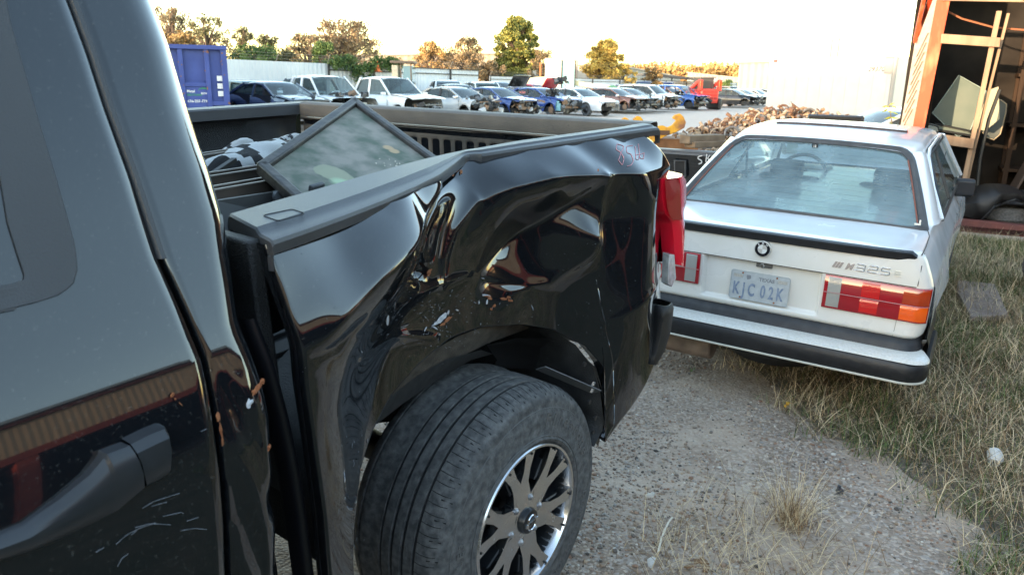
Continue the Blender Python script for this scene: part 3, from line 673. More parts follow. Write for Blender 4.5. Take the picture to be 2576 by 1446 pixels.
mb = MB()
marker(mb, [[(292, 1368), (318, 1345), (350, 1328), (392, 1314)], [(340, 1326), (378, 1316), (430, 1319)], [(358, 1278), (384, 1262), (412, 1252), (452, 1240)], [(382, 1272), (420, 1262)], [(296, 1424), (306, 1404), (322, 1392)], [(455, 1334), (490, 1328), (520, 1331)],
  [(505, 1085), (520, 1078)], [(240, 1388), (262, 1376)], [(410, 1298), (455, 1288), (462, 1290)], [(470, 1310), (500, 1300)], [(330, 1345), (344, 1333)]], .00045, ond, .003)
tb(mb, 'scratch', M['scuff'], smooth=False)
# ================================================================== WHITE SEDAN (own frame: x to its right, y forward, z up; origin on the ground under the rear edge)
sd_ = empty('white_sedan', (2.94002, .15612, -.02983), 0, 'old white two-door sedan with black bumper and plate KJC 02K by the shed', 'car')
sd_.rotation_mode = 'YXZ'; sd_.rotation_euler = (.02443516, .03035133, -1.47001944)
SM = Matrix.Translation(sd_.location) @ Matrix.Rotation(-1.47001944, 4, 'Z') @ Matrix.Rotation(.02443516, 4, 'X') @ Matrix.Rotation(.03035133, 4, 'Y')
SMi = SM.inverted(); SCc = SMi @ CAM
def bl(px, py, axis, val):
    d = SMi.to_3x3() @ ray(px, py); t = (val-SCc[axis])/d[axis]; return SCc+d*t
wp = mat('white_paint', (.80, .80, .81), .22, coat=.7, coatr=.12, col2=(.84, .84, .84), nscale=4, rvar=.06)
wd_ = mat('white_paint_aged', (.78, .77, .74), .30, coat=.5, coatr=.15, col2=(.70, .67, .60), nscale=3.5, thresh=(.35, .8), rvar=.08)
blk = mat('black_rubber', (.016, .017, .020), .42, noise=.3, nscale=30, bump=.15, bscale=300)
seam = mat('seam_dark', (.10, .085, .07), .8)
def lerp(a, b, t): return a+(b-a)*t
# rear face
def hw(w): return float(np.interp(w, [.53, .56, .60, .80, .86, .92, .945, .958], [.765, .782, .79, .79, .768, .742, .728, .71]))
def rv(u, w):
    a = abs(u); v = .012+.02*max(0, (.80-w))*1.2
    v += -.012*max(0, min(1, (w-.93)/.03))*0
    # plate recess
    ru = min(1, max(0, (.30-a)/.022)); rw = min(1, max(0, (w-.568)/.018))*min(1, max(0, (.800-w)/.006)); v += .028*ru*rw*(3-2*ru)
    h = hw(w); k = max(0, (a-(h-.075))/.075); v += .075*(1-math.sqrt(max(0, 1-min(k, 1)**2)))
    if w > .94: v += (w-.94)**2*60
    if w < .56: v += (.56-w)**2*30
    return v
ws = sorted(set(list(np.linspace(.53, .958, 60))+[.566, .569, .575, .582, .588, .794, .797, .800, .803]))
us = np.array(sorted(set(list(np.linspace(-1, 1, 121)))))
mb = MB(); P = []
for w_ in ws:
    h = hw(w_); P.append([(h*math.sin(t*math.pi/2*.999) if False else h*t, rv(h*t, w_), w_) for t in us])
mb.grid(P); mb.build('rear_panel', wd_, sd_, angle=50)
# body shell behind the face
def deckz(v): return float(np.interp(v, [.05, .3, .62, 3.1, 3.3, 3.8, 4.2, 4.28], [.955, .962, .965, .95, .935, .87, .80, .70]))
mb = MB(); P = []
for v in list(np.linspace(.085, 4.25, 90)):
    d = deckz(v); kk = max(0, (v-3.9)/.36)**2*.08
    flare = .028*math.exp(-((v-.98)/.26)**4)+.02*math.exp(-((v-3.45)/.3)**4)
    arch_ = 0.
    for c_ in (.93, 3.5):
        if abs(v-c_) < .34: arch_ = max(arch_, math.sqrt(.34**2-(v-c_)**2)+.29)
    b0 = max(.30 if v > .35 else lerp(.53, .30, max(0, (v-.1)/.25)), arch_)
    half = [(.0, d), (.40, d-.002), (.64, d-.010), (.712, d-.026), (.742, d-.060), (.770, d-.115), (.786, .815), (.796, .79), (.803+flare*.5, max(.70, b0+.03)), (.806+flare, max(.61, b0+.015)), (.802+flare, b0+.004 if b0 > .5 else .50), (.785+flare*.9, b0)]
    row = [(-(a-kk), v, z) for a, z in reversed(half)]+[((a-kk), v, z) for a, z in half[1:]]
    P.append(row)
mb.grid(P); mb.build('body', wp, sd_, angle=40)
# trunk lid top
mb = MB(); P = []
for v in [.018, .022, .03, .05, .1, .25, .4, .52, .585, .60]:
    z = np.interp(v, [.018, .03, .05, .6], [.950, .963, .968, .975]); 
    P.append([(.712*t, v+(.012*t*t if v > .5 else .03*abs(t)**8), z-.014*abs(t)**6-(.002*abs(t))) for t in np.linspace(-1, 1, 41)])
mb.grid(P); tl_ = mb.build('trunk_lid', wp, sd_, angle=50)
# rubber lip
mb = MB(); P = []
for t in np.linspace(-1, 1, 60):
    u = .700*t; e = max(0, (abs(t)-.97)/.03); hz = .021*math.sqrt(max(.02, 1-e*e)); c = .940; v0 = .004+.025*abs(t)**6
    P.append([(u, v0+.012, c-hz), (u, v0-.004, c-hz), (u, v0-.012, c-hz*.3), (u, v0-.020, c+hz*.85), (u, v0-.016, c+hz+.002), (u, v0+.010, c+hz+.006)])
mb.grid(P); mb.build('trunk_lip', blk, sd_, angle=40)
# seams
mb = MB()
for s in (1, -1):
    mb.tube([(s*.722, rv(.722, .95)-.001, .950), (s*.724, rv(.724, .90)-.001, .90), (s*.724, rv(.724, .81)-.001, .808)], .0022, 5)
    mb.tube([(s*.716, .03, .953), (s*.718, .25, .952), (s*.714, .50, .957), (s*.70, .60, .962)], .0028, 5)
mb.tube([(t, rv(t, .801)-.0008, .8005) for t in np.linspace(-.72, .72, 41)], .0024, 5)
mb.tube([(.662, rv(.66, .6)-.0005, .625), (.660, rv(.66, .57)-.0005, .57), (.655, rv(.66, .54)-.001, .535)], .0013, 4)
mb.build('panel_seam', seam, sd_)
# lamps
lr = mat('lamp_red', (.33, .006, .014), .10, coat=1); lr2 = mat('lamp_red_bright', (.60, .010, .010), .18, coat=.8); lo_ = mat('lamp_amber', (.85, .12, .01), .15, coat=.8); lw = mat('lamp_clear', (.36, .36, .34), .25, coat=.6)
def lampblk(mb, u0, u1, w0, w1, off, s=1, nu=10, ribs=0):
    P = []
    for i in range(nu+1):
        u = lerp(u0, u1, i/nu); base = rv(u*.985, .7)-off; P.append([(s*u, base+off+.01, w0), (s*u, base+.003, w0), (s*u, base, w0+.004), (s*u, base, w1-.004), (s*u, base+.003, w1), (s*u, base+off+.01, w1)])
    mb.grid(P)
    for r, sg in ((P[0], 1), (P[-1], 1)): mb.add(r, [tuple(range(6))])
    for k in range(ribs):
        w = lerp(w0+.006, w1-.006, k/max(1, ribs-1)); mb.tube([(s*lerp(u0+.004, u1-.004, i/4), rv(lerp(u0, u1, i/4)*.985, .7)-off-.0003, w) for i in range(5)], .0016, 4)
for s in (1, -1):
    e = empty('tail_light'); e.parent = sd_
    mb = MB(); lampblk(mb, .318, .788, .628, .797, .012, s, 30); mb.build('lens_red', lr, e, angle=50)
    for (a, b, c, d, m_, nm, rb_) in ((.336, .396, .637, .789, lw, 'reverse_lens', 22), (.49, .572, .637, .706, lr2, 'brake_lens', 10), (.49, .572, .714, .789, lr2, 'brake_lens', 10), (.668, .784, .634, .708, lo_, 'turn_lens', 11), (.672, .784, .714, .792, mat('lamp_amber_dark', (.42, .045, .01), .12, coat=1), 'turn_lens', 0)):
        mb = MB(); lampblk(mb, a, b, c, d, .0145, s, 12, rb_); mb.build(nm, m_, e, angle=40)
    mb = MB(); P = []
    for i in range(31): u = lerp(.320, .787, i/30); P.append((s*u, rv(u*.985, .7)-.0175, .711))
    mb.tube(P, .0018, 5); mb.build('lens_rib', mat('rib_pale', (.45, .22, .22), .3), e)
# roundel
mb = MB(); c = Vector((0, -.001, .877)); mb.lathe([(.0, -.006), (.036, -.006), (.041, -.004), (.043, .0), (.043, .014)], c=c, n=40); bd = mb.build('roundel', mat('roundel_rim', (.62, .62, .60), .3, metal=.3), sd_)
mb = MB(); mb.lathe([(.024, -.0068), (.038, -.0068), (.038, -.005)], c=c, n=40); mb.build('roundel_ring', mat('roundel_black', (.012, .013, .018), .2, coat=1), bd)
for q in range(4):
    mb = MB(); mb.add([c+Vector((0, -.0072, 0))]+[c+Vector((.0235*math.cos(a), -.0072, .0235*math.sin(a))) for a in np.linspace(q*math.pi/2+.02, (q+1)*math.pi/2-.02, 9)], [(0, i+1, i+2) for i in range(8)])
    mb.build('roundel_quarter', mat('roundel_white' if q % 2 else 'roundel_grey', (.72, .72, .70) if q % 2 else (.50, .47, .43), .35), bd)
mb = MB()
for ch, a in (('B', 132), ('M', 90), ('W', 48)):
    r = .0265; a = rad(a); text(mb, ch, .0135, c+Vector((r*math.cos(a), -.0078, r*math.sin(a))), (math.sin(a), 0, -math.cos(a)), (math.cos(a), 0, math.sin(a)), .0003, .0004)
mb.build('roundel_letter', mat('letter_white', (.7, .7, .68), .4), bd)
# trunk lettering
chm = mat('badge_chrome', (.66, .67, .69), .25, metal=.75)
mb = MB(); y_ = -.004
for k in range(3): mb.prism([(.338+k*.014, .838), (.350+k*.014, .838), (.364+k*.014, .868), (.352+k*.014, .868)], lambda u, v, w: (u, rv(u, .85)-w, v), 0, .004)
text(mb, 'M', .043, (.415, rv(.4, .85)-.002, .838), (1, 0, 0), (0, 0, 1), .002, .002, .35); mb.build('stripe_badge', mat('badge_warm', (.70, .62, .58), .25, metal=.6), sd_)
def seg_digit(mb, ch, u0, w0, wd, h, t, sl_=.0):
    seg = dict(a=((0, 1), (1, 1)), g=((0, .5), (1, .5)), d=((0, 0), (1, 0)), f=((0, .5), (0, 1)), b=((1, .5), (1, 1)), e=((0, 0), (0, .5)), c=((1, 0), (1, .5)))
    for s_ in {'3': 'abgcd', '2': 'abged', '5': 'afgcd', 'e': 'afged'}[ch]:
        (x0, y0), (x1, y1) = seg[s_]; f = lambda x, y: Vector((u0+x*wd+y*sl_, rv(.5, .85)-.003, w0+y*h)); mb.bar(f(x0, y0), f(x1, y1), t, .005, up=(0, 1, 0))
mb = MB()
for i, ch in enumerate('325'): seg_digit(mb, ch, .448+i*.055, .840, .038, .031, .0062, .003)
mb.box((.50, rv(.5, .85)-.001, .8385), (.13, .003, .003))
mb.build('number_badge', chm, sd_, bevel=.0015)
mb = MB(); seg_digit(mb, 'e', .620, .842, .026, .022, .0022); mb.build('letter_ghost', mat('ghost_yellow', (.62, .60, .53), .5), sd_)
# latch, plate
mb = MB(); mb.box((.012, .035, .786), (.082, .02, .028)); o = mb.build('latch_plate', mat('latch_grey', (.16, .155, .145), .4, metal=.4), sd_, bevel=.004)
mb = MB(); mb.tube([(.005, .03, .786), (.005, .008, .786)], .011, 18); mb.tube([(.005, .009, .786), (.005, .003, .786)], [.0125, .009], 18); mb.build('lock_barrel', M['chrome'], o)
PV = .038
mb = MB(); pl = empty('license_plate'); pl.parent = sd_; pl.location = (0, .026, .662); pl.rotation_euler = (rad(-3), 0, 0)
pw, ph, cr = .1525, .0775, .012
def rr(w_, h_, c_, n=5):
    o = []
    for (cx_, cy__, a0) in ((w_-c_, h_-c_, 0), (-w_+c_, h_-c_, 90), (-w_+c_, -h_+c_, 180), (w_-c_, -h_+c_, 270)):
        for k in range(n): a = rad(a0+90*k/(n-1)); o.append((cx_+c_*math.cos(a), cy__+c_*math.sin(a)))
    return o
pm = mat('plate_alloy', (.40, .43, .45), .5, metal=.15, col2=(.52, .55, .56), nscale=30, bump=.15, bscale=90)
mb.prism(rr(pw, ph, cr), lambda u, v, w: (u, -w, v), 0, .0012); mb.build('plate_sheet', pm, pl)
mb = MB(); R_ = rr(pw-.003, ph-.003, cr-.002); mb.tube([(u, -.0016, v) for u, v in R_], .0016, 6, closed=True)
for x0, x1, y0, y1 in ((-.140, -.088, .038, .060), (.090, .142, .036, .058)): mb.tube([(x0, -.0014, y0), (x1, -.0014, y0), (x1, -.0014, y1), (x0, -.0014, y1)], .0010, 5, closed=True)
mb.build('plate_rim', pm, pl)
mb = MB()
for x0, y0 in ((-.138, .040), (.092, .038)): mb.box((x0+.024, -.0016, y0+.009), (.046, .0012, .016))
mb.build('plate_sticker', mat('sticker_grey', (.42, .40, .36), .6, noise=.25, nscale=200), pl)
lb = mat('plate_blue', (.15, .20, .30), .5, col2=(.26, .31, .40), nscale=60)
mb = MB(); text(mb, 'TEXAS', .026, (.035, -.0016, .036), (1, 0, 0), (0, 0, 1), .0006, .0008, sx=1.05)
mb.add([(x*1.0-.058, -.0018, z+.049) for x, z in ((-.012, .008), (0, .010), (.010, .009), (.012, -.006), (.004, -.012), (-.008, -.014), (-.011, -.004))], [(0, 1, 2, 3, 4, 5, 6)]); mb.build('plate_state', mat('plate_greyblue', (.22, .23, .25), .5), pl)
mb = MB()
for ch, x in (('K', -.118), ('J', -.078), ('C', -.038), ('0', .022), ('2', .064), ('K', .108)): text(mb, ch, .094, (x, -.0022, -.050), (1, 0, 0), (0, 0, 1), .0012, .0022, sx=.56)
mb.build('plate_number', lb, pl)
for x, z in ((-.091, .066), (.085, .066), (-.092, -.066), (.085, -.066)):
    mb = MB(); mb.tube([(x, 0, z), (x, -.004, z)], .0048, 8); mb.build('screw', M['rust'], pl)
# bumper
mb = MB(); P = []
def bup(u0, v0, R_=.11):     # plan outline of the bumper with rounded corners
    pts = [(-u0, .55), (-u0, .25)]
    for k in range(9): a = math.pi+math.pi/2*k/8; pts.append((-u0+R_+R_*math.cos(a), v0+R_+R_*math.sin(a)))
    pts += [(t, v0) for t in np.linspace(-u0+R_, u0-R_, 14)[1:-1]]
    for k in range(9): a = -math.pi/2+math.pi/2*k/8; pts.append((u0-R_+R_*math.cos(a), v0+R_+R_*math.sin(a)))
    pts += [(u0, .25), (u0, .55)]; return pts
secs = [(.790, .00, .44), (.828, -.070, .448), (.838, -.082, .435), (.840, -.085, .40), (.836, -.080, .366), (.828, -.072, .350), (.79, -.02, .345)]
G_ = [[(u, v+.01*abs(u)**2, w) for u, v in bup(a, b)] for a, b, w in secs]
mb.grid(G_); bmp = mb.build('bumper', blk, sd_, angle=50)
mb = MB(); secs = [(.775, .018, .479), (.80, -.02, .477), (.825, -.064, .466), (.834, -.078, .458), (.836, -.082, .449), (.80, -.03, .446)]
def bup2(a, b):
    q = [p for p in bup(a, b, .09) if p[1] < .02+b+.1]; return q
G_ = [[(u, v+.01*abs(u)**2, w) for u, v in bup2(a, b)] for a, b, w in secs]; mb.grid(G_)
mb.build('bumper_top_strip', mat('strip_white', (.58, .57, .52), .35, col2=(.70, .70, .67), nscale=90, coat=.3), bmp, angle=45)
mb = MB(); mb.tube([(u, v+.01*u*u, .345) for u, v in bup(.829, -.074)], .006, 6); mb.build('bumper_trim', mat('trim_cream', (.60, .58, .50), .4), bmp)
mb = MB(); secs = [(.755, .060, .545), (.775, .030, .535), (.785, .012, .50), (.79, .0, .470)]
G_ = [[(u, v+.01*u*u, w) for u, v in bup(a, b, .10)] for a, b, w in secs]; mb.grid(G_)
mb.build('bumper_filler', mat('filler_black', (.02, .021, .024), .5, col2=(.045, .045, .048), nscale=14, thresh=(.45, .75)), bmp, angle=60)
mb = MB(); P = []
for v in np.linspace(.10, .62, 14): 
    t = (v-.10)/.52; P.append([(.80, v, lerp(.545, .60, min(1, t*1.4))), (.815, v, .50), (.812, v, .36), (.79, v, .30)])
mb.grid(P); mb.build('side_skirt', blk, sd_)
# greenhouse
GL = [Vector((-.668, .615, .962)), Vector((.668, .615, .962)), Vector((.497, 1.215, 1.302)), Vector((-.515, 1.215, 1.302))]
def gpt(s, t):   # s -1..1 across, t 0..1 up; slight crown
    L_ = GL[0].lerp(GL[3], t); R_ = GL[1].lerp(GL[2], t); p = L_.lerp(R_, (s+1)/2); b = (1-s*s)*.045; return p+Vector((0, -b*.9, b*.35+math.sin(math.pi*t)*.012))
def loop(sx, tx0, tx1, r=.13, n=6):    # rounded-corner loop in s,t space
    o = []
    for (cs, ct, a0, rs, rt_) in ((sx-r, tx1-r*1.6, 0, r, r*1.6), (-sx+r, tx1-r*1.6, 90, r, r*1.6), (-sx+r*.4, tx0+r*.5, 180, r*.4, r*.5), (sx-r*.4, tx0+r*.5, 270, r*.4, r*.5)):
        for k in range(n): a = rad(a0+90*k/(n-1)); o.append((cs+rs*math.cos(a), ct+rt_*math.sin(a)))
    out = []
    for i in range(len(o)):
        a, b = o[i], o[(i+1) % len(o)]; d = math.hypot(a[0]-b[0], (a[1]-b[1])*.5); k = max(1, int(d/.1)); out += [(lerp(a[0], b[0], j/k), lerp(a[1], b[1], j/k)) for j in range(k)]
    return out
gm = glass_mat('rear_glass', (.62, .74, .76), .75, .02, dirt=.27, dcol=(.40, .54, .58))
mb = MB(); mb.grid([[gpt(s, t) for s in np.linspace(-.985, .985, 25)] for t in np.linspace(.01, .985, 13)]); rg = mb.build('rear_window', gm, sd_)
mb = MB()
for k in range(13):
    t = .10+k*.062; mb.tube([gpt(s, t)+Vector((0, -.001, .001)) for s in np.linspace(-.95, .95, 15)], .0006, 3)
mb.build('heater_wire', mat('wire', (.25, .28, .29), .6), rg)
mb = MB()
lpi = loop(.985, .01, .985); lpo = loop(1.055, -.045, 1.075)
n = min(len(lpi), len(lpo))
def rs_loop(L_, n):
    Q = resample(L_+[L_[0]], n+1)[:-1]; return [tuple(q) for q in Q]
lpi = rs_loop(lpi, 96); lpo = rs_loop(lpo, 96)
A_ = [gpt(*p)+Vector((0, -.004, .006)) for p in lpi]; B_ = [gpt(*p)+Vector((0, .0, .002)) for p in lpo]; C_ = [a.lerp(b, .5)+Vector((0, -.010, .013)) for a, b in zip(A_, B_)]
A0 = [p+Vector((0, .012, -.018)) for p in A_]; B0 = [p+Vector((0, .014, -.02)) for p in B_]
rows = [A0+[A0[0]], A_+[A_[0]], C_+[C_[0]], B_+[B_[0]], B0+[B0[0]]]
mb.grid(rows); mb.build('window_seal', mat('seal_grey', (.055, .055, .057), .55, noise=.25, nscale=15), rg)
mb = MB()
for s in (-1, 1): mb = MB(); mb.tube([gpt(s*.975, t)+Vector((0, -.006, .006)) for t in np.linspace(.05, .86, 10)], .004, 5); mb.build('seal_rust_line', mat('rusty_red', (.22, .07, .045), .8), rg)
mb = MB(); c = gpt(.97, .02)+Vector((0, -.02, .022)); mb.box(c, (.03, .012, .008)); mb.box(c+Vector((.01, 0, .012)), (.008, .012, .022)); mb.build('tape_scrap', mat('tape', (.7, .68, .6), .6), rg)
mb = MB(); c = gpt(-.02, .93)+Vector((0, -.006, .006)); mb.box(c, (.036, .004, .034), (.5, 0, 0)); st_ = mb.build('window_tag', mat('tagblack', (.02, .02, .02), .4), rg)
mb = MB(); mb.box(c+Vector((0.004, -.003, 0)), (.005, .003, .02), (.5, 0, 0)); mb.box(c+Vector((-.006, -.003, 0)), (.003, .003, .02), (.5, 0, 0)); mb.build('tag_mark', mat('tagwhite', (.7, .7, .7), .4), st_)
# roof and pillars
def roofz(v): return float(np.interp(v, [1.20, 1.3, 1.45, 1.7, 2.1, 2.5, 2.72, 2.8], [1.308, 1.332, 1.355, 1.374, 1.380, 1.365, 1.335, 1.315]))
mb = MB(); P = []
for v in list(np.linspace(1.205, 1.5, 10))+list(np.linspace(1.55, 2.78, 14)):
    z = roofz(v); hwid = float(np.interp(v, [1.2, 1.45, 2.5, 2.8], [.51, .545, .545, .53])); row = []
    for t in np.linspace(-1, 1, 37):
        a = abs(t); u = hwid*1.06*math.sin(min(a, 1)*math.pi/2*.96)/math.sin(math.pi/2*.96)*(1 if t > 0 else -1); dz = -.028*a**2.5-.045*max(0, (a-.78)/.22)**2
        row.append((u-.006, v-.04*(1-a*a)*(1 if v < 1.21 else 0), z+.01*(1-a*a)+dz))
    P.append(row)
mb.grid(P); roof = mb.build('roof', wp, sd_, angle=60)
for s in (1, -1):
    mb = MB(); P = []
    for t in np.linspace(-.05, 1.0, 16):
        A = gpt(s*1.04, t); B = Vector((s*lerp(.732, .578, t), lerp(1.02, 1.40, t**.9), lerp(.955, 1.286, t)))
        if t < 0: B.z = .93
        Mi = A.lerp(B, .45)+Vector((s*.030, -.03, .012)); M0 = A.lerp(B, .18)+Vector((s*.016, -.022, .012)); M1 = A.lerp(B, .78)+Vector((s*.018, -.012, .004))
        P.append([A+Vector((0, .01, -.01)), A, M0, Mi, M1, B, B+Vector((-s*.02, .01, 0))])
    mb.grid(P); mb.build('rear_pillar', wp, sd_, angle=70)
    mb = MB(); P = []     # side glass
    for t in (0, .5, 1): P.append([(s*(lerp(.735, .583, t)-.004), v, z) for v, z in zip(np.interp(np.linspace(0, 1, 8), [0, 1], [lerp(1.05, 1.42, t), lerp(3.2, 2.70, t)]), [lerp(.958, 1.288, t)]*8)])
    mb.grid(P); mb.build('side_window', glass_mat('side_glass', (.55, .62, .6), 1., .02, dirt=.05, dcol=(.3, .33, .3)), sd_)
    mb = MB()
    mb.bar((s*.735, 1.88, .955), (s*.585, 1.95, 1.29), .05, .02, up=(s, 0, 0)); mb.build('centre_pillar', blk, sd_, bevel=.004); mb = MB(); mb.bar((s*.735, 3.22, .955), (s*.575, 2.74, 1.30), .05, .04); mb.build('front_pillar', wp, sd_, bevel=.006)
    mb = MB(); mb.tube([(s*.742, 1.02, .962), (s*.66, 1.17, 1.12), (s*.596, 1.36, 1.27), (s*.588, 1.5, 1.305), (s*.588, 2.1, 1.325), (s*.586, 2.6, 1.315), (s*.60, 2.8, 1.27), (s*.74, 3.28, .96)], .010, 6); mb.build('drip_rail', wp, sd_)
    mb = MB(); mb.tube([(s*.738, 1.06, .97), (s*.60, 1.42, 1.275), (s*.594, 2.66, 1.288)], .008, 6); mb.tube([(s*.742, 1.04, .958), (s*.748, 3.25, .955)], .010, 6); mb.build('window_moulding', blk, sd_)
    mb = MB(); c = Vector((s*.80, 2.62, .945)); mb.box(c, (.13, .10, .13)); mb.box(c+Vector((-s*.07, .04, -.04)), (.08, .06, .06)); mr_ = mb.build('door_mirror', blk, sd_, bevel=.022, seg=3)
    mb = MB(); mb.box(c+Vector((s*.005, -.052, 0)), (.12, .003, .09)); mb.build('mirror_glass', mat('mirror_dark', (.03, .03, .035), .2), mr_, bevel=.001)
    for v in (.93, 3.5):
        w2 = empty('wheel', (s*.70, v, .29)); w2.parent = sd_
        mb = MB(); mb.lathe([(.20, -.09), (.28, -.095), (.295, -.07), (.30, 0), (.295, .07), (.28, .095), (.20, .09)], ax='x', n=40); mb.build('tyre', M['tyre'], w2)
        mb = MB(); mb.lathe([(.20, -.06), (.20, .06), (.05, s*.04), (0, s*.04)], ax='x', n=30); mb.build('rim', M['steel'], w2)
mb = MB(); mb.tube([(.772, .98, .985-.22), (.775, .99, .765)], .012, 10); mb.build('marker_dot', seam, sd_)
# windscreen, inside
WS = [Vector((-.70, 3.32, .95)), Vector((.70, 3.32, .95)), Vector((.55, 2.76, 1.31)), Vector((-.55, 2.76, 1.31))]
mb = MB(); mb.grid([[WS[0].lerp(WS[3], t).lerp(WS[1].lerp(WS[2], t), s) for s in np.linspace(0, 1, 6)] for t in np.linspace(0, 1, 5)]); mb.build('windscreen', glass_mat('front_glass', (.62, .70, .66), .8, .02, dirt=.12, dcol=(.5, .5, .45)), sd_)
bei = mat('beige_vinyl', (.30, .25, .18), .6, noise=.2, nscale=8); drk = mat('dark_blue_cloth', (.03, .04, .055), .8)
mb = MB(); mb.box((0, .86, .92), (1.26, .50, .03)); mb.build('parcel_shelf', mat('shelf_green', (.26, .30, .24), .8, noise=.2, nscale=6), sd_, bevel=.01)
mb = MB(); mb.box((0, 1.18, .78), (1.24, .14, .34), (-.25, 0, 0)); mb.box((0, 1.45, .52), (1.24, .5, .16)); mb.build('rear_seat', drk, sd_, bevel=.04)
for s in (-1, 1):
    mb = MB(); mb.box((s*.36, 2.12, .70), (.46, .13, .56), (-.2, 0, 0)); mb.box((s*.36, 2.36, .45), (.46, .5, .16)); fs_ = mb.build('front_seat', drk, sd_, bevel=.05, seg=3)
    mb = MB(); mb.box((s*.36, 2.05, 1.03), (.24, .09, .14)); mb.build('headrest', drk, fs_, bevel=.035, seg=3)
    mb = MB(); mb.bar((s*.66, 1.98, 1.25), (s*.62, 2.0, .7), .045, .004, up=(s, 0, 0)); mb.build('seat_belt', drk, sd_)
mb = MB(); mb.box((0, 3.05, .86), (1.40, .50, .14)); mb.box((-.37, 2.85, .93), (.40, .24, .08)); mb.build('dashboard', bei, sd_, bevel=.03)
SW = Vector((-.36, 2.62, .90)); mb = MB(); e1 = Vector((1, 0, 0)); e2 = Vector((0, .42, .907))
mb.tube([SW+(e1*math.cos(a)+e2*math.sin(a))*.19 for a in np.linspace(0, 2*math.pi, 41)[:-1]], .015, 8, closed=True)
for a in (rad(10), rad(170), rad(250), rad(290)): mb.bar(SW, SW+(e1*math.cos(a)+e2*math.sin(a))*.18, .045, .018)
mb.tube([SW-Vector((0, .03, 0)), SW+Vector((0, .05, 0))], .065, 16); mb.build('steering_wheel', mat('wheel_brown', (.07, .055, .05), .6), sd_)
mb = MB(); mb.box((.02, 2.68, 1.235), (.26, .03, .07)); mb.build('inside_mirror', mat('mirror_back', (.03, .06, .10), .3), sd_, bevel=.02, seg=3)
mb = MB(); mb.box((-.52, 2.92, 1.10), (.09, .002, .09)); mb.build('inspection_sticker', mat('stk', (.55, .6, .45), .6), sd_)
mb = MB(); mb.box((0, 2.2, .32), (1.40, 3.6, .08)); mb.build('floor_pan', M['dull_black'], sd_)
mb = MB(); mb.box((0, 3.75, .6), (1.3, .9, .3)); mb.build('engine_block', M['dull_black'], sd_)
# sunroof tilted up
mb = MB(); P = []
for v, z in ((1.74, 1.415), (1.755, 1.420), (2.2, 1.352)): P.append([(u, v+.05*u*u, z-.022-.05*u*u) for u in np.linspace(-.40, .42, 15)])
mb.grid(P); sr = mb.build('sunroof_panel', wp, sd_, solid=.010)
mb = MB(); mb.grid([[(u, 1.733+.05*u*u, z_-.05*u*u) for u in np.linspace(-.41, .43, 17)] for z_ in (1.358, 1.397)]); mb.build('sunroof_seal', mat('sunroof_brown', (.05, .028, .02), .4), sr, solid=.006)
# muffler, spare wheel pan
mb = MB(); mb.tube([(-.60, .10, .27), (-.22, .10, .27)], .085, 20); mb.tube([(-.58, .02, .27), (-.58, .2, .27)], .03, 10); mb.build('muffler', mat('muffler_rust', (.20, .14, .10), .8, noise=.4, nscale=12), sd_, bevel=.01)
mb = MB(); mb.lathe([(0, .205), (.25, .21), (.30, .26), (.31, .34)], c=(.05, .38, 0), ax='z', n=30); mb.build('spare_wheel_pan', M['dull_black'], sd_)
